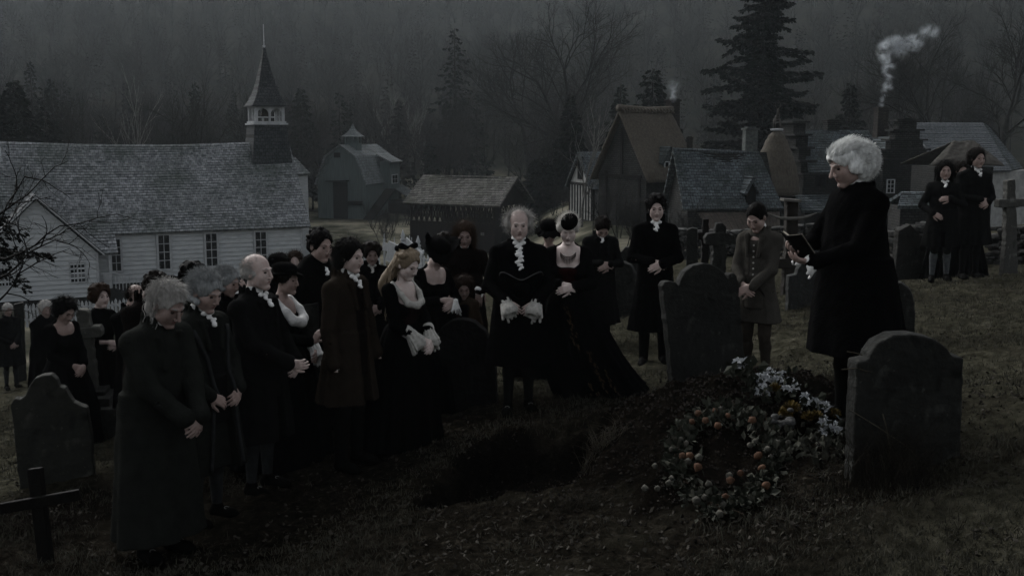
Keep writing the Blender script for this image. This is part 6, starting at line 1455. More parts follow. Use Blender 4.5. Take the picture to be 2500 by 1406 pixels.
# on the slope at the right
r1 = person(2308, 398, 15.4, -14, 'man with long dark hair and pale stockings clasping his lapel on the right slope', group='onlookers on the right slope', hair='long', hc='black', skin='mid', coat='soft_black', hem=.52, open=.03, cravat='small', pose=((.16, .24, 1.02), (-.06, .25, 1.24)), stock='wstock', fat=1.12, hp=8, hsc=1.05)
r2 = person(2383, 366, 15.8, 10, 'tall broad man with wavy dark hair and hands clasped at the right', group='onlookers on the right slope', hair='bob', hc='brown', skin='mid', coat='soft_black', hem=.47, open=0, cravat='small', pose=((.05, .24, 1.09), (-.05, .26, 1.06)), stock='trousers', fat=1.15, hp=8, hr=.08, hsc=1.06)
r3 = person(2347, 396, 17.2, -6, 'pale face looking out between the two men on the right slope', group='onlookers on the right slope', far=1, fem=1, hair='bob', hc='brown', skin='mid', kind='dress', coat='black', neck=None)
print('CAST', PEOPLE)
# things they hold
def held_hat(I, name, label):
    R_, L_ = I['arms'][1][1], I['arms'][-1][1]; c = (R_+L_)/2+np.array([0, .0, .10]); mb = MB()
    A = rotm(R(-62), 0, 0)
    def L(x, y, z): return c+A@(np.array([x, y+3.4*x*x, z])*.92)
    o = empty(name, I['root'].location, I['root'].rotation_euler.z); tag(o, label, 'hat')
    mb.lathe([(.088, 0), (.092, .06), (.075, .10), (.02, .115)], (0, 0, 0), 22); mb.v = [tuple(L(*v)) for v in mb.v]; mb.build('crown', CL['black'], o, smooth=True)
    m2 = MB(); disc(m2, L, .088, lambda a: .155+.05*math.cos(2*a), lambda a, t: .02*t*math.cos(2*a)+.02*t, n=60, m=8, th=.01); br_ = m2.build('brim', CL['black'], o, smooth=True)
    m3 = MB(); pts = []
    for i in range(31):
        a = math.pi*i/30; r = .15+.05*math.cos(2*a)+.004; pts.append(L(r*math.cos(a), r*math.sin(a)*1.12, +.02*math.cos(2*a)+.03))
    m3.tube(pts, .006, 5); m3.build('edge_highlight', mat('grey_edge_highlight', (.12, .12, .115), scale=20), br_); return o  # pale grey tube stands in for the highlight along the brim edge
held_hat(old, 'tricorn_hat', 'black cocked hat with painted edge highlight held by the old man with lace cuffs')
R_, L_ = priest['arms'][1][1], priest['arms'][-1][1]; bk = empty('prayer_book', priest['root'].location, priest['root'].rotation_euler.z); tag(bk, 'small dark prayer book held open by the priest', 'book')
c = (R_+L_)/2+np.array([.0, .075, .055])
for sx in (-1, 1):
    A = rotm(R(-52), 0, R(-14*sx)); mb = MB(); mb.box(0, -.105, -.004, .13*1, .105, .004)
    mb.v = [tuple(c+A@np.array([v[0]*sx, v[1], v[2]])) for v in mb.v]; mb.build('cover', CL['shoe'], bk)
    mb = MB(); mb.box(.002, -.098, .0045, .122, .098, .016); mb.v = [tuple(c+A@np.array([v[0]*sx, v[1], v[2]])) for v in mb.v]; mb.build('pages', mat('aged_paper', (.30, .27, .22), scale=30), bk)
# handkerchief in the gloved hand of the hatted woman, neckcloth jewels
def hanky(I, sd, label):
    W = I['arms'][sd][1]; rd = random.Random(4); g = Sdf(W-.17, W+.17, .006)
    for i in range(12):
        a = i/12*6.283; g.cone(W+np.array([0, .05, .03]), W+np.array([.055*math.cos(a), .06+.03*math.sin(a), -.05-.07*rd.random()]), .014, .006, .012)
    o = sd_obj(g, 'handkerchief', CL['white'], None); o.location = I['root'].location; o.rotation_euler = I['root'].rotation_euler; tag(o, label, 'handkerchief')
hanky(hatw, -1, 'crumpled white handkerchief held by the woman in the wide black hat')
T_ = lady['T']; mb = MB(); nkl = []
for i in range(17):
    a = math.pi*(i/16); nkl.append(T_(math.cos(a)*.075, .045+.075*math.sin(a), 1.425-.055*math.sin(a)))
mb.tube(nkl, .0028, 5)
for i in range(1, 16):
    p = nkl[i]; dl = .03+.035*math.sin(math.pi*i/16); mb.tube([p, p+np.array([0, .012, -dl*.5]), p+np.array([0, .02, -dl])], [.0016, .0032, .001], 5)
    if i < 15: q = nkl[i+1]; mb.tube([p+np.array([0, .014, -dl*.6]), q+np.array([0, .010, -.004])], [.0014, .0014], 4)
mb.build('necklace', CL['wine'], lady['root'])
# gold sprigs on the skirt
gm = mat('dull_gold_thread', (.09, .06, .03), col2=(.035, .022, .012), scale=40); mb = MB(); rd = random.Random(2)
for row, x in ((.9, 0), (.5, -.10), (.30, -.18), (.2, .02)):
    for i in range(14):
        z = row-.4*i/14; 
        if z < .08: continue
        u_ = 1-z/1.88*1.74/1.0*1.0; u_ = 1-min(1, z/1.07); yb = (.12+.285*u_**.62)*.995; xx = -.36*u_**2*.99+x; y = -.22*u_**1.5+yb*math.sqrt(max(.1, 1-(x/(.14+.31*u_**.62))**2))+.012
        for j in range(2): q = (xx+rd.gauss(0, .012), y, z+rd.gauss(0, .012)); mb.beam(q, (q[0]+.012, q[1]+.004, q[2]+.02), .014, .01)
mb.build('embroidery', gm, lady['root'])
# bow in the blond woman's hair
L = blonde['L']; g = Sdf(blonde['HC']-.25, blonde['HC']+.25, .007)
for (a, b) in (((0, -.05, .125), (.07, -.07, .14)), ((0, -.05, .125), (-.07, -.05, .145)), ((0, -.06, .12), (.03, -.13, .08)), ((0, -.06, .12), (-.02, -.12, .02))): g.cone(L(*a), L(*b), .016, .028, .01)
sd_obj(g, 'hair_bow', CL['black'], blonde['root'])
# ------------------------------------------------------------------ gravestones and crosses
M_grav = {}
def gmat(i, c=(.040, .041, .037), c2=(.007, .0075, .007)):
    n = 'mossy_gravestone_%s_%d' % ('abcdefgh'[i], int(c[0]*1e4))
    if n in _mats: return _mats[n]
    m = mat(n, c, col2=c2, scale=2.1+.4*i, detail=12, amt=.8, bump=1.0, bscale=16, noise_rough=.78); nt = m.node_tree; b = nt.nodes['Principled BSDF']; src = b.inputs['Base Color'].links[0].from_socket
    tc = nt.nodes.new('ShaderNodeTexCoord')
    for sc, lo, hi, cc in ((7, .58, .70, tuple(q*.8 for q in c)), (26, .64, .72, tuple(q*.85 for q in c)), (4.5, .58, .68, tuple(q*.08 for q in c))):   # lichen blooms, flecks, damp stains
        t = nt.nodes.new('ShaderNodeTexNoise'); t.inputs['Scale'].default_value = sc; t.inputs['Detail'].default_value = 4; nt.links.new(tc.outputs['Object'], t.inputs['Vector'])
        r = nt.nodes.new('ShaderNodeMapRange'); r.inputs[1].default_value = lo; r.inputs[2].default_value = hi; r.inputs[4].default_value = .8; nt.links.new(t.outputs['Fac'], r.inputs[0])
        x = nt.nodes.new('ShaderNodeMixRGB'); x.inputs[2].default_value = (*cc, 1); nt.links.new(r.outputs[0], x.inputs[0]); nt.links.new(src, x.inputs[1]); src = x.outputs[0]
    nt.links.new(src, b.inputs['Base Color']); return m
    return mat(n, c, col2=c2, scale=2.1+.4*i, detail=12, amt=.8, bump=1.0, bscale=16, noise_rough=.78)
def outline_obj(name, fr, pts, th, m, root=None, bevel=.012, y0=0, jit=.005, z_extra=-.3, seed=0):
    rd = random.Random(seed); P = [fr.loc(px, py, y0) for px, py in pts]; 
    if z_extra: P[0] = (P[0][0], min(P[0][1], 0)+z_extra); P[-1] = (P[-1][0], min(P[-1][1], 0)+z_extra)
    Q = []
    for i in range(len(P)):
        a = P[i]; b = P[(i+1) % len(P)]; L = math.hypot(b[0]-a[0], b[1]-a[1]); n = max(1, int(L/.045)) if i < len(P)-1 else 1
        for k in range(n): Q.append((a[0]+(b[0]-a[0])*k/n+rd.uniform(-jit, jit), a[1]+(b[1]-a[1])*k/n+rd.uniform(-jit, jit)))
    mb = MB(); area = sum(Q[i][0]*Q[(i+1) % len(Q)][1]-Q[(i+1) % len(Q)][0]*Q[i][1] for i in range(len(Q)))
    if area > 0: Q = Q[::-1]
    mb.prism(Q, y0, y0+th, axis='y'); return mb.build(name, m, root, bevel=bevel)
def stone(pts, d, ang, th, label, mi=0, base=None, mt=None, name='gravestone', group='old gravestones'):
    b = base or ((pts[0][0]+pts[-1][0])/2, (pts[0][1]+pts[-1][1])/2); fr = Frame(b[0], b[1], d, ang); fr.O.z += .15
    o = outline_obj(name, fr, pts, th, mt or gmat(mi), None, seed=mi); o.location = fr.O; o.rotation_euler = (0, 0, fr.a); o.rotation_euler.rotate_axis('X', R(random.Random(label).uniform(-4, 4))); tag(o, label, 'gravestone', group); return o, fr
stone([(1650, 960), (1638, 860), (1624, 700), (1630, 691), (1642, 688), (1655, 690), (1663, 700), (1668, 685), (1680, 665), (1700, 650), (1728, 643), (1755, 650), (1775, 668), (1784, 684), (1789, 670), (1799, 667), (1806, 676), (1811, 700), (1832, 945)], 9.0, 12, .13, 'tall shouldered dark gravestone standing at the head of the earth mound', 0)
stone([(2088, 1180), (2086, 882), (2112, 876), (2117, 862), (2138, 834), (2172, 817), (2222, 812), (2272, 824), (2306, 848), (2318, 868), (2346, 870), (2344, 1120), (2340, 1180)], 5.9, 9, .12, 'large round topped dark gravestone nearest at the right with dry grass before it', 1)
stone([(48, 1160), (36, 1080), (24, 985), (34, 974), (50, 976), (62, 966), (70, 945), (84, 926), (102, 917), (124, 916), (138, 928), (144, 944), (158, 947), (166, 965), (178, 982), (194, 991), (212, 996), (222, 1060), (232, 1160)], 8.8, 14, .12, 'carved gravestone with a lobed top standing at the left', 2, mt=gmat(2, (.055, .056, .048), (.016, .017, .015)))
stone([(1043, 1000), (1046, 880), (1056, 838), (1076, 802), (1102, 783), (1130, 777), (1160, 786), (1184, 806), (1200, 834), (1209, 880), (1216, 1000)], 9.95, -6, .12, 'round topped black gravestone beside the old man with the hat', 3, mt=gmat(3, (.013, .0125, .012), (.006, .006, .006)))
stone([(1488, 775), (1489, 668), (1500, 648), (1520, 638), (1540, 646), (1553, 670), (1553, 700), (1543, 775)], 14.4, -18, .12, 'round topped gravestone between the bowed man and the young man in black', 4)
stone([(1512, 680), (1516, 615), (1528, 603), (1556, 600), (1572, 610), (1580, 690)], 18, -10, .12, 'small pale edged gravestone behind the young man in the black coat', 5)
stone([(1926, 760), (1925, 674), (1945, 671), (1948, 656), (1960, 641), (1978, 634), (1996, 641), (2006, 656), (2010, 669), (2022, 672), (2020, 758)], 13, 5, .12, 'pale shouldered gravestone between the boy and the priest', 6, mt=gmat(6, (.06, .063, .06), (.018, .019, .018)))
stone([(2140, 830), (2152, 705), (2175, 690), (2200, 690), (2222, 708), (2234, 742), (2235, 830)], 10.2, -20, .12, 'weathered gravestone half hidden behind the priest', 7)
stone([(688, 1010), (708, 748), (775, 741), (790, 1010)], 9.35, 4, .06, 'flat topped dark slab behind the woman in profile', 3, mt=gmat(3))
stone([(2185, 640), (2190, 562), (2218, 547), (2262, 590), (2240, 640)], 17.6, 10, .14, 'broken slab leaning against the rough wall right of the priest', 4, mt=gmat(4, (.055, .054, .049), (.018, .018, .017)))
stone([(28, 880), (34, 742), (58, 736), (60, 870)], 21.8, 20, .1, 'leaning grey slab next to the man at the far left edge', 6)
stone([(1735, 645), (1737, 605), (1750, 597), (1762, 604), (1764, 645)], 17, 0, .1, 'tiny gravestone among the stone crosses', 5)
stone([(1676, 650), (1676, 562), (1690, 556), (1703, 558), (1707, 650)], 17.5, -12, .12, 'narrow upright slab at the left of the stone crosses', 4)
def cross(parts, d, ang, th, label, m, name='stone_cross', cat='cross', group='grave crosses', base=None, seed=0, jit=.008):
    b = base or parts[0][1][0]; fr = Frame(b[0], b[1], d, ang); fr.O.z += .15; root = fr.root(name); root.location = fr.O; tag(root, label, cat, group); off = 0
    for i, (pn, pts) in enumerate(parts): outline_obj(pn, fr, pts, th+(.03 if i else 0), m, root, y0=-.015 if i else 0, z_extra=-.25 if i == 0 else 0, seed=seed+i, jit=jit)
    return root, fr
cross([('shaft', [(1712, 655), (1716, 536), (1731, 534), (1731, 655)]), ('arm', [(1704, 568), (1704, 585), (1744, 583), (1744, 567)])], 18, 0, .1, 'thin wooden grave cross behind the young man', M_dark, 'wooden_cross')
cross([('shaft', [(1735, 655), (1742, 600), (1745, 560), (1748, 548), (1762, 545), (1772, 552), (1772, 580), (1778, 655)]), ('arm', [(1722, 580), (1724, 596), (1758, 602), (1795, 594), (1793, 572), (1760, 568), (1730, 570)])], 16, 0, .16, 'thick rough stone cross left of the boy', gmat(4), seed=3, jit=.014)
rc_, fr = cross([('shaft', [(1913, 650), (1920, 600), (1922, 492), (1948, 490), (1950, 600), (1957, 650)]), ('plinth', [(1900, 655), (1902, 632), (1968, 630), (1970, 655)])], 15, 0, .18, 'tall weathered wooden grave post with a curved horn nailed across it', mat('weathered_post', (.04, .036, .032), col2=(.018, .016, .014), scale=6, bump=.6), 'grave_post', seed=6)
m = MB(); hp = [fr.loc(px, py, -.08) for px, py in ((1868, 518), (1885, 526), (1905, 533), (1935, 534), (1960, 532), (1978, 527), (1994, 520))]; m.tube([(x, -.08, z) for x, z in hp], [.008, .016, .02, .024, .024, .018, .006], 8); m.build('horn', mat('bleached_horn', (.18, .175, .16), col2=(.1, .095, .085), scale=12), rc_, smooth=True)
m = MB(); x0, z0 = fr.loc(1912, 488, -.02); x1, _ = fr.loc(1956, 488, -.02); m.beam((x0, .06, z0), (x1, .06, z0-.02), .22, .035); m.build('cap_board', mat('bleached_horn', ()), rc_)
cross([('shaft', [(2450, 650), (2456, 590), (2460, 440), (2480, 438), (2484, 590), (2492, 650)]), ('arm', [(2440, 487), (2440, 507), (2530, 505), (2530, 486)])], 16.8, 0, .16, 'tall stone cross at the right edge behind the onlookers', gmat(6, (.12, .12, .11), (.05, .05, .046)), seed=8)
lc_, fr = cross([('shaft', [(222, 1040), (186, 768), (192, 756), (212, 757), (217, 765), (250, 1035)]), ('arm', [(188, 802), (194, 828), (248, 822), (244, 796)])], 10.9, 10, .15, 'stone cross on a stepped plinth between the two women in black', gmat(2, (.12, .12, .105), (.05, .05, .045)), seed=12)
for i, (px0, px1, py0, py1) in enumerate(((212, 262, 950, 976), (214, 276, 966, 1002), (214, 294, 990, 1050))):
    a, b = fr.loc(px0, py0, -.1*i), fr.loc(px1, py1, -.1*i); m = MB(); zz = b[1] if i < 2 else b[1]-.35; m.box(a[0]-.12, -.13*(i+1), zz, b[0], .35+.1*i, a[1]); m.build('step', gmat(2), lc_, bevel=.012)
M_wood = mat('rotting_wood', (.009, .008, .007), col2=(.004, .0037, .0034), scale=9, bump=.6, stretch=(1, 1, .3))
wc = empty('wooden_cross', (0, 0, 0)); tag(wc, 'leaning dark wooden cross at the bottom left corner', 'cross', 'grave crosses')
a, b = at(86, 1142, 6.75), at(124, 1420, 6.6); m = MB(); m.beam(b+Vector((0, 0, -.3)), a, .085, .065, up=(0, 1, 0)); m.build('upright', M_wood, wc, bevel=.006)
a, b = at(-60, 1252, 6.62), at(196, 1206, 6.72); m = MB(); m.beam(a, b, .04, .07); m.build('arm', M_wood, wc, bevel=.006)
# dry stone wall at the churchyard's edge
def drywall(pa, pb, n, hgt, label, seed):
    rd = random.Random(seed); A, B = at(*pa), at(*pb); r = MB(); L = (B-A).length; dx = (B-A)/L; nr = Vector((-dx.y, dx.x, 0))
    for lay in range(9):
        s = rd.uniform(0, .2)
        while s < L:
            w = rd.uniform(.09, .30); p = A+dx*(s+w/2); z = g1(p.x, p.y)-.1+lay*hgt/9+rd.uniform(-.03, .03)+(.05*math.sin(s*2)); c = Vector((p.x, p.y, z+hgt/18))+nr*rd.uniform(-.05, .05); V = []
            for (i, j, k) in ((-1, -1, -1), (1, -1, -1), (1, 1, -1), (-1, 1, -1), (-1, -1, 1), (1, -1, 1), (1, 1, 1), (-1, 1, 1)):
                V.append(c+dx*(i*w*.5*rd.uniform(.75, 1.02))+nr*(j*.18*rd.uniform(.8, 1.1))+Vector((0, 0, k*hgt/16*rd.uniform(.6, 1.25))))
            r.hexa(V); s += w
    o = r.build('stone_wall', gmat(6, (.085, .085, .08), (.014, .0145, .014)), None, bevel=.028); tag(o, label, 'wall'); return o
drywall((1560, 640, 24), (2010, 640, 22.5), 0, .72, 'rough dry stone wall behind the stone crosses', 1)
drywall((2170, 650, 19.5), (2330, 640, 20.5), 0, .95, 'rough dry stone wall behind the onlookers on the right slope', 2)
drywall((2400, 640, 20), (2640, 640, 18.5), 0, .75, 'rough dry stone wall behind the tall cross at the right edge', 3)
# ------------------------------------------------------------------ wreath, flowers
M_tw = mat('twigs', (.05, .036, .024), scale=20); M_lf = mat('grey_green_leaves', (.055, .06, .045), col2=(.015, .018, .013), scale=18, amt=.9); M_lf2 = mat('faded_pale_leaves', (.115, .115, .09), col2=(.035, .037, .03), scale=18)
M_or = mat('orange_lantern_husk', (.14, .078, .048), col2=(.06, .032, .02), scale=25); M_pod = mat('pale_seed_pods', (.125, .12, .10), col2=(.06, .058, .048), scale=25); M_yel = mat('yellow_blooms', (.13, .09, .02), col2=(.06, .04, .01), scale=60); M_wh = mat('white_petals', (.26, .27, .275), col2=(.14, .15, .155), scale=30)
wcn = ground_pt(1768, 1128, 5, 9); wn_ = (at(1768, 1000, wcn.y+.3)-wcn)
mcx = MND[0]
def surf(x, y, up=0): return np.array([x, y, g1(x, y)+up])
nrm = np.array([g1(wcn.x-.25, wcn.y)-g1(wcn.x+.25, wcn.y), g1(wcn.x, wcn.y-.25)-g1(wcn.x, wcn.y+.25), .5]); nrm = unit(nrm+np.array([0, -.35, 0]))
ex = unit(np.cross((0, 1, 0), nrm)); ex = unit(np.array([1, 0, 0])-nrm*nrm[0]); ey = np.cross(nrm, ex)
wr = empty('wreath', wcn); tag(wr, 'wreath of twigs, pale leaves and orange lantern husks leaning on the earth mound', 'wreath'); rd = random.Random(12)
cen = np.zeros(3); RW = .30
_rt = {}
def _rp(i, j):
    if (i, j) not in _rt:
        a = i/48*6.283185; f = (.5+.25*j); q = ground_pt(1768+112*f*math.cos(a), 1130-112*f*math.sin(a), 5.4, 9); _rt[(i, j)] = np.array(q)-np.array(wcn)
    return _rt[(i, j)]
def ring(a, r=RW, h=0):
    """ring laid on the mound's own surface"""
    a = (a/6.283185*48) % 48; i = int(a); t = a-i; f = min(max((r/RW-.5)/.25, 0), 3.99); j = int(f); u = f-j
    return (_rp(i, j)*(1-t)+_rp((i+1) % 48, j)*t)*(1-u)+(_rp(i, j+1)*(1-t)+_rp((i+1) % 48, j+1)*t)*u+nrm*(h+.035)
m = MB()
for k in range(9):
    ph = rd.uniform(0, 6.3); rr = RW+rd.uniform(-.03, .03); m.tube([ring(i/36*6.283, rr+.018*math.sin(5*i/36*6.283+ph), .02*math.sin(7*i/36*6.283+ph)) for i in range(37)], .007, 5)
for k in range(30):
    a = rd.uniform(0, 6.3); p = ring(a); q = p+(ring(a+.5, RW+.12, .03)-p)*rd.uniform(.4, .9)+nrm*.02; m.tube([p, (p+q)/2+nrm*.02, q], [.004, .003, .0015], 4)
m.build('twig_ring', M_tw, wr)
def leaves(name, n, cfun, size, m_, par):
    T = []
    for k in range(n):
        p, out = cfun(); d = unit(out+np.array([rd.gauss(0, .6), rd.gauss(0, .6), rd.gauss(0, .6)])); s = unit(np.cross(d, [rd.gauss(0, 1), rd.gauss(0, 1), rd.gauss(0, 1)])); L = size*rd.uniform(.6, 1.3); w = L*.34; up_ = np.cross(d, s)*L*.12
        a, b, c, e = p, p+d*L*.5+s*w+up_, p+d*L, p+d*L*.5-s*w+up_; T += [(a, b, c), (a, c, e)]
    return tri_obj(name, np.array(T), m_, par)
def rf_(): a = rd.uniform(0, 6.283); p = ring(a, RW+rd.gauss(0, .04), rd.uniform(-.01, .05)); return p, unit(p-cen)*.5+nrm*.5
lv = leaves('leaves', 900, rf_, .06, M_lf, wr); lv['kind'] = 'stuff'
lv = leaves('leaves', 650, rf_, .055, M_lf2, wr); lv['kind'] = 'stuff'
def lantern(p, up_, r, m_, name, par):
    g = MB(); up_ = unit(up_); a_ = unit(np.cross(up_, [.3, .2, .9])); b_ = np.cross(up_, a_); n = 10
    prof = [(0, -.75), (.55, -.62), (.95, -.2), (.98, .15), (.7, .62), (.28, 1.0), (.02, 1.3)]
    base = []
    for rr, zz in prof:
        for k in range(n): aa = 6.283*k/n; q = rr*(1+.10*math.cos(5*aa)); g.v.append(tuple(p+(a_*math.cos(aa)*q+b_*math.sin(aa)*q)*r+up_*zz*r))
    for i in range(len(prof)-1):
        for k in range(n): g.f.append((i*n+k, i*n+(k+1) % n, (i+1)*n+(k+1) % n, (i+1)*n+k))
    return g.build(name, m_, par, smooth=True)
def apx(px, py): # wreath-plane point under a pixel
    return np.array(ground_pt(px, py+6, 5.4, 9))-np.array(wcn)+nrm*.01
for (px, py, r) in ((1705, 1025, .030), (1722, 1042, .028), (1745, 1018, .024), (1776, 1030, .022), (1752, 1055, .03), (1835, 1042, .034), (1668, 1128, .03), (1685, 1128, .032), (1705, 1155, .034), (1848, 1128, .034), (1858, 1158, .03), (1806, 1170, .026), (1782, 1188, .03), (1868, 1200, .03), (1770, 1228, .024), (1690, 1045, .026)):
    lantern(apx(px, py)+nrm*.105, unit(apx(px, py)-cen)*.5+nrm*rd.uniform(-.5, .3)+np.array([0, 0, -.5]), r*.85, M_or, 'lantern_husk', wr)
for (px, py) in ((1758, 1012), (1680, 1140), (1706, 1130), (1676, 1095), (1640, 1110), (1640, 1180), (1634, 1192), (1780, 1175), (1894, 1095), (1922, 1094), (1765, 1245), (1756, 1268), (1720, 1228), (1606, 1205), (1576, 1205), (1600, 1150), (1663, 1085), (1830, 1100), (1843, 1090), (1730, 1195), (1880, 1130), (1872, 1110), (1700, 1235)):
    lantern(apx(px, py)+nrm*.09, nrm+np.array([rd.gauss(0, .5), rd.gauss(0, .5), 0]), rd.uniform(.018, .027), M_pod, 'seed_pod', wr)
def flower(p, r, m_, par, petals=6, name='white_flower'):
    T = []; up_ = unit([rd.gauss(0, .35), -.55+rd.gauss(0, .3), .8]); a_ = unit(np.cross(up_, [0, 1, .2])); b_ = np.cross(up_, a_)
    for k in range(petals):
        aa = 6.283*(k+rd.uniform(-.15, .15))/petals; d = (a_*math.cos(aa)+b_*math.sin(aa)); s = -a_*math.sin(aa)+b_*math.cos(aa)
        q0 = p; q1 = p+d*r*.5+s*r*.27+up_*r*.35; q2 = p+d*r+up_*r*.15; q3 = p+d*r*.5-s*r*.27+up_*r*.35; T += [(q0, q1, q2), (q0, q2, q3)]
    return tri_obj(name, np.array(T), m_, par)
bq = empty('funeral_flowers', ground_pt(1900, 1000, 6, 10)); tag(bq, 'spray of white and yellow flowers laid down the far side of the earth mound', 'flowers'); bl = np.array(bq.location)
def gp(px, py, up_=.06): q = ground_pt(px, py+12, 5.5, 9.4); return np.array(q)-bl+np.array([0, -.02, up_])
ctr = []
for (cx0, cy0, sx, sy, n) in ((1808, 905, 10, 12, 8), (1875, 930, 34, 16, 34), (1860, 965, 16, 12, 10), (1975, 990, 22, 14, 9), (2005, 1000, 18, 12, 8), (2030, 1040, 22, 16, 8), (1915, 955, 24, 6, 5), (2045, 1058, 6, 6, 3)):
    for k in range(n): px, py = cx0+rd.gauss(0, sx*.6), cy0+rd.gauss(0, sy*.6); q = gp(px, py); flower(q, rd.uniform(.028, .045), M_wh, bq); ctr.append(q)
for (px, py, r) in ((1890, 955, .05), (1928, 1005, .075), (1970, 1025, .05), (1990, 1022, .045), (2032, 1018, .05), (1915, 1018, .05)):
    p = gp(px, py, .05); T = []
    for k in range(110):
        v = unit([rd.gauss(0, 1), rd.gauss(0, 1), abs(rd.gauss(0, 1))]); q = p+v*r*.75; e = unit(v+np.array([rd.gauss(0, .3)]*3)); s = unit(np.cross(e, [rd.gauss(0, 1), 0, 1])); T.append((q-s*.008, q+s*.008, q+e*.02)); T.append((q-v*.03-s*.02, q-v*.03+s*.02, q+v*.004))
    tri_obj('yellow_bloom', np.array(T), M_yel, bq)
def bf2():
    q = ctr[rd.randrange(len(ctr))]; return q+np.array([rd.gauss(0, .05), rd.gauss(0, .05), -.04+rd.gauss(0, .02)]), np.array([0, -.2, .6])
def bf3(): px = rd.uniform(1890, 2060); return gp(px, 1075+(px-1890)*.05+rd.gauss(0, 22), .02), np.array([0, -.3, .4])
lv = leaves('leaves', 420, bf2, .07, M_lf, bq); lv['kind'] = 'stuff'; lv = leaves('leaves', 240, bf3, .06, M_lf2, bq); lv['kind'] = 'stuff'
pb = gp(1908, 1035, .05); g = Sdf(pb-.16, pb+.16, .008); rd2 = random.Random(8)
for k in range(16): g.ell(pb+np.array([rd2.gauss(0, .045), rd2.gauss(0, .03), rd2.gauss(0, .022)]), np.array([.03, .026, .02])*rd2.uniform(.7, 1.2), None, .008)
V, Q = g.mesh(); np_mesh('dried_bouquet', V, Q, mat('dusty_white_blooms', (.13, .13, .125), col2=(.05, .05, .05), scale=45, bump=.6), bq)
# ------------------------------------------------------------------ grass, leaves, clods
def blades(n, pts, hfun, wfun, lean=.5, seed=1):
    r = np.random.default_rng(seed); P = pts; n = len(P); h = hfun(r, n); w = wfun(r, n); a = r.uniform(0, 2*np.pi, n); b = r.uniform(0, 2*np.pi, n); le = r.uniform(.1, 1, n)*lean
    s = np.stack([np.cos(a), np.sin(a), 0*a], 1)*w[:, None]; tip = np.stack([np.cos(b)*le*h, np.sin(b)*le*h, h], 1); mid = tip*np.array([.35, .35, .6])
    V = np.stack([P-s, P+s, P+mid+s*.6, P+mid-s*.6, P+tip], 1).reshape(-1, 3); i = np.arange(n)[:, None]*5
    return V, np.concatenate([i, i+1, i+2, i+3], 1), np.concatenate([i+3, i+2, i+4], 1)
def scatter(n, seed, ymin=3.6, ymax=21, umax=.66, bias=1.6):
    r = np.random.default_rng(seed); y = ymin+(ymax-ymin)*r.random(n)**bias; x = (r.random(n)*2-1)*umax*(y+.6); z = G(x, y); return np.stack([x, y, z], 1)
P = scatter(300000, 5); c = fbm(P[:, 0]*.8, P[:, 1]*.8, 3)+.25*fbm(P[:, 0]*5, P[:, 1]*5, 2)
mc = MND[0]; aa = R(-18); dx = P[:, 0]-mc.x; dy = P[:, 1]-mc.y; mm = 1-((dx*math.cos(aa)+dy*math.sin(aa))/MND[1])**2-((-dx*math.sin(aa)+dy*math.cos(aa))/MND[2])**2
ii = _inquad(P[:, 0], P[:, 1], PIT_C)
keep = (c+rng.normal(0, .12, len(P))-trampled(P[:, 0], P[:, 1])*np.where(P[:, 1] < 6.6, .16, .28) > -.20) & (mm < -.1) & (ii < -.03)
V, Qa, Ta = blades(0, P[keep], lambda r, n: r.uniform(.012, .05, n)*np.clip(.55+P[keep][:, 1]/22, 0, 1)*(1+.6*(fbm(P[keep][:, 0]*4, P[keep][:, 1]*4, 2) > .15)), lambda r, n: r.uniform(.0015, .0038, n), 1.3)
gm_ = mat('short_winter_grass', (.112, .108, .082), col2=(.017, .0165, .0125), scale=1.7, amt=.9, rough=.9, noise_rough=.7)
o = np_mesh('grass', V, [Qa, Ta], gm_, smooth=False); tag(o, 'short patchy winter grass over the churchyard', 'grass', kind='stuff')
P = scatter(26000, 8); r = np.random.default_rng(3); k_ = (fbm(P[:, 0]*.9, P[:, 1]*.9, 3) < .05) & (1-((P[:, 0]-MND[0].x)/1.3)**2-((P[:, 1]-MND[0].y)/1.7)**2 < 0); P = P[k_]; n = len(P)
a = r.uniform(0, 6.28, n); L_ = r.uniform(.006, .021, n); t = np.stack([np.cos(a)*L_, np.sin(a)*L_, r.normal(0, .35, n)*L_], 1); s = np.stack([-np.sin(a)*L_*.5, np.cos(a)*L_*.5, r.normal(0, .4, n)*L_], 1); P[:, 2] += .006
V = np.stack([P-t, P+s, P+t, P-s], 1).reshape(-1, 3); V[:, 2] += np.tile([0, .004, .008, .002], n); i = np.arange(n)[:, None]*4
o = np_mesh('fallen_leaves', V, np.concatenate([i, i+1, i+2, i+3], 1), mat('dead_leaves', (.085, .076, .062), col2=(.012, .011, .009), scale=9, amt=1.0, noise_rough=.8), smooth=False); tag(o, 'dead leaves strewn over the turf and mud', 'leaves', kind='stuff')
# crumbled earth on the mound and round the pit
r = np.random.default_rng(6); n = 7000; x = mc.x+r.normal(0, .85, n); y = mc.y+r.normal(0, 1.1, n); z = G(x, y); sz = r.uniform(.003, .015, n)
base_ = np.array([[1, 0, 0], [-1, 0, 0], [0, 1, 0], [0, -1, 0], [0, 0, 1], [0, 0, -1]], float); fo = np.array([[0, 2, 4], [2, 1, 4], [1, 3, 4], [3, 0, 4], [2, 0, 5], [1, 2, 5], [3, 1, 5], [0, 3, 5]])
V = (base_[None]*sz[:, None, None]*r.uniform(.5, 1.2, (n, 6, 3))+np.stack([x, y, z+.004], 1)[:, None]).reshape(-1, 3); Fi = (fo[None]+(np.arange(n)*6)[:, None, None]).reshape(-1, 3)
o = np_mesh('loose_earth', V, Fi, mat('crumbled_earth', (.040, .034, .028), col2=(.006, .0052, .0045), scale=6), smooth=False); tag(o, 'crumbs and clods of dug earth on and around the mound', 'earth', kind='stuff')
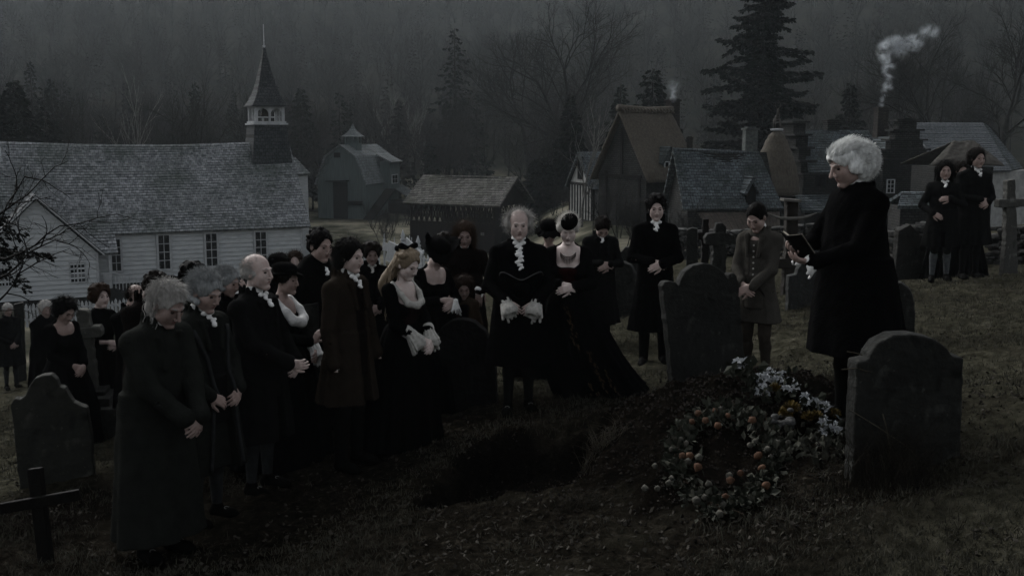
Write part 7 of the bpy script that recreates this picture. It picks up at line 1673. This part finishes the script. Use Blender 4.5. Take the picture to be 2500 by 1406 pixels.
def tuft(px, py, n, h, label, m_, seed, spread=.12, d=None, lean=.6, w=.0025, cat='grass tuft'):
    q = ground_pt(px, py) if d is None else None
    if q is None: p = at(px, 500, d); q = Vector((p.x, p.y, g1(p.x, p.y)))
    r = random.Random(seed); S = []
    for k in range(n):
        p = np.array([q.x+r.gauss(0, spread), q.y+r.gauss(0, spread*.6), 0]); p[2] = g1(p[0], p[1])-.01; dd = unit([r.gauss(0, lean*.4), r.gauss(0, lean*.4), 1]); L = h*r.uniform(.35, 1.1)/6
        bend = np.array([r.gauss(0, .12), r.gauss(0, .1), -.03])*lean*2
        for i in range(6):
            dd = unit(dd+bend*(i/3)); e = p+dd*L; S.append([*p, *e, w*(1-.13*i), w*(1-.13*(i+1))]); p = e
    o = seg_obj('grass_tuft', S, m_, None, 3); tag(o, label, cat, 'dry grass tufts'); return o
M_dry = mat('dry_straw_grass', (.10, .09, .068), col2=(.035, .03, .022), scale=8); M_dryd = mat('dull_straw_grass', (.035, .031, .023), col2=(.012, .0105, .008), scale=8)
tuft(2160, 1195, 260, .46, 'tall dry grass growing against the large round topped gravestone', M_dryd, 1, .11)
tuft(2215, 1210, 160, .32, 'dry grass at the foot of the large gravestone, right of the tall stems', M_dryd, 2, .14)
tuft(1462, 1105, 130, .22, 'pale dry grass hanging on the edge of the pit below the mound', M_dry, 3, .07, lean=1.3)
tuft(1420, 1235, 110, .14, 'low dry grass at the near right corner of the pit', M_dryd, 4, .12, lean=1.2)
tuft(1180, 1262, 140, .10, 'grass fringe on the near edge of the pit', M_dryd, 5, .2, lean=1.2)
tuft(1055, 1150, 120, .12, 'grass on the left edge of the pit', M_dryd, 6, .16, lean=1.1)
tuft(1985, 775, 60, .22, 'pale grass at the foot of the shouldered gravestone', M_dry, 7, .08)
tuft(330, 1180, 120, .12, 'rough grass between the carved gravestone and the stooping man', M_dryd, 8, .2)
# stems of the tall weed before the right stone
S = []
for bi, pts in enumerate((((2155, 1010), (2163, 1040), (2172, 1090), (2168, 1180)), ((2270, 1150), (2215, 1090), (2140, 1040), (2075, 1000)), ((2055, 902), (2095, 898), (2110, 905), (2130, 908)), ((2068, 858), (2090, 862), (2105, 866)))):
    P3 = [at(px, py, 5.82) for px, py in pts]
    m = MB(); m.tube(P3, [.004]*3+[.002], 5); o = m.build('bramble_stem', M_dry, None, smooth=True); tag(o, ('upright dead stem before the middle of the large gravestone', 'long dead stem slanting down across the large gravestone', 'dead stem over the left shoulder of the large gravestone', 'short dead stem poking past the top left of the large gravestone')[bi], 'stem', 'bramble stems')
# ------------------------------------------------------------------ tree at the left edge
def limb_tree():
    r = empty('leafless_tree'); tag(r, 'leafless tree reaching its bare branches in from the left edge', 'tree'); d = 15.0; rd = random.Random(31); S = []
    b0 = at(-170, 760, d); gz = g1(b0.x, b0.y); T = [[b0.x, b0.y, gz-.2, b0.x+.1, b0.y, gz+1.5, .17, .14], [b0.x+.1, b0.y, gz+1.5, b0.x, b0.y, gz+4.2, .14, .09]]
    def twig(p, dd, L, w, lev):
        for i in range(6):
            dd = unit(dd+np.array([rd.gauss(0, .16), rd.gauss(0, .12), rd.gauss(.03, .16)])); e = p+dd*L/6; S.append([*p, *e, w*(1-.1*i), w*(1-.1*(i+1))]); p = e
            if lev < 3 and rd.random() < .62: twig(p, unit(dd+np.array([rd.gauss(0, .7), rd.gauss(0, .3), rd.gauss(0, .6)])), L*rd.uniform(.35, .6), w*.5, lev+1)
    for (p0, p1, L) in (((-130, 760), (30, 640), 1.7), ((-120, 700), (40, 560), 1.55), ((-130, 660), (20, 600), 1.5), ((-130, 840), (20, 700), 1.35), ((-130, 600), (30, 520), 1.2)):
        a, b = np.array(at(*p0, d)), np.array(at(*p1, d-.3)); S.append([b0.x+.05, b0.y, a[2]-.1, *a, .055, .038]); S.append([*a, *(a+(b-a)*.5), .038, .024]); twig(a+(b-a)*.5, unit(b-a), L*.92, .021, 0)
    seg_obj('trunk', T, M_bark, r, 8); seg_obj('branches', S, M_bark, r, 4)
limb_tree()
fe = make_con('dark evergreen boughs hanging in at the left edge above the vestry', 'evergreen_tree', 41, M_need2, H=3.2, Rb=1.5, n=60, per=170, droop=.4, spray=.085, zlow=.62, taper=.5); p = at(-150, 600, 16.5); fe.location = (p.x, p.y, at(-150, 440, 16.5).z-3.2)
tk = MB(); tk.tube([(p.x, p.y, g1(p.x, p.y)-.3), (p.x, p.y, fe.location.z+.6)], [.14, .1], 8); tk.v = [tuple(Vector(v)-fe.location) for v in tk.v]; tk.build('lower_trunk', M_bark, fe)
# ------------------------------------------------------------------ chimney smoke
def smoke(puffs, dens, label, seed):
    """wisps of smoke: soft-edged clouds (photo pixel, distance, half-size) whose density thins to nothing at the rim"""
    P0 = at(puffs[0][0], puffs[0][1], puffs[0][2]); root = empty('smoke', P0); tag(root, label, 'smoke', kind='stuff'); rd = random.Random(seed)
    mt = bpy.data.materials.new('chimney_smoke'); mt.use_nodes = True; nt = mt.node_tree; nt.nodes.clear()
    tc = nt.nodes.new('ShaderNodeTexCoord'); gm = nt.nodes.new('ShaderNodeNewGeometry'); n = nt.nodes.new('ShaderNodeTexNoise'); n.inputs['Scale'].default_value = 1.9; n.inputs['Detail'].default_value = 6; n.inputs['Distortion'].default_value = 1.0; n.inputs['Roughness'].default_value = .65
    nt.links.new(gm.outputs['Position'], n.inputs['Vector']); r = nt.nodes.new('ShaderNodeMapRange'); r.inputs[1].default_value = .47; r.inputs[2].default_value = .72; r.inputs[3].default_value = 0; r.inputs[4].default_value = dens
    nt.links.new(n.outputs['Fac'], r.inputs[0]); ln = nt.nodes.new('ShaderNodeVectorMath'); ln.operation = 'LENGTH'; nt.links.new(tc.outputs['Object'], ln.inputs[0])
    fo = nt.nodes.new('ShaderNodeMapRange'); fo.interpolation_type = 'SMOOTHSTEP'; fo.inputs[1].default_value = 1.0; fo.inputs[2].default_value = .05; fo.inputs[3].default_value = 0; fo.inputs[4].default_value = 1; nt.links.new(ln.outputs['Value'], fo.inputs[0])
    mu = nt.nodes.new('ShaderNodeMath'); mu.operation = 'MULTIPLY'; nt.links.new(r.outputs[0], mu.inputs[0]); nt.links.new(fo.outputs[0], mu.inputs[1])
    v = nt.nodes.new('ShaderNodeVolumePrincipled'); v.inputs['Color'].default_value = (.62, .67, .71, 1); nt.links.new(mu.outputs[0], v.inputs['Density'])
    o_ = nt.nodes.new('ShaderNodeOutputMaterial'); nt.links.new(v.outputs[0], o_.inputs['Volume'])
    sp = MB(); sp.lathe([(math.sin(math.pi*k/10)*1.0+.001, -math.cos(math.pi*k/10)) for k in range(11)], (0, 0, 0), 16)
    for i, (px, py, d, a, b, an) in enumerate(puffs):
        if i == 0: o = sp.build('puff', mt, root, smooth=True)
        else: o = first.copy(); C.objects.link(o); o.parent = root
        if i == 0: first = o
        o.location = at(px, py, d)-P0; o.scale = (a, max(a, b)*.9, b); o.rotation_euler = (0, R(an), 0)
rs_ = random.Random(5); pf = []
for i in range(30):
    t = i/29; cx0 = 2151+16*math.sin(t*5.2)+(max(0, t-.5)**1.1)*250; cy0 = 256-135*min(1, t/.6)**.9-32*max(0, t-.6)/.4
    w_ = .22+.42*min(1, t*1.5); pf.append((cx0+rs_.gauss(0, 15)*t, cy0+rs_.gauss(0, 8)*t, 60.2+rs_.uniform(-.4, .4), w_*rs_.uniform(.75, 1.2), w_*rs_.uniform(.7, 1.1), rs_.uniform(-40, 40)))
smoke(pf, 2.6, 'pale smoke rising from the manor chimney and drifting right', 1)
smoke([(1643, 241, 61.5, .3, .35, 0), (1645, 232, 61.5, .4, .42, 0), (1642, 222, 61.5, .5, .45, 0), (1646, 210, 61.5, .55, .5, 0)], 1.2, 'thin smoke from the chimney of the thatched house', 2)
# ------------------------------------------------------------------ haze: one closed box of even mist
hb = MB(); hb.box(-1090, -9, -60, 1090, 905, 112)
hm = bpy.data.materials.new('mist'); hm.use_nodes = True; hn = hm.node_tree; hn.nodes.clear()
pv = hn.nodes.new('ShaderNodeVolumePrincipled'); pv.inputs['Color'].default_value = (.66, .73, .76, 1); pv.inputs['Density'].default_value = .00023
pv.inputs['Anisotropy'].default_value = .1
ho = hn.nodes.new('ShaderNodeOutputMaterial'); hn.links.new(pv.outputs[0], ho.inputs['Volume'])
haze = hb.build('haze', hm); tag(haze, kind='stuff'); haze['label'] = 'pale grey mist filling the whole valley and hiding the hillside'
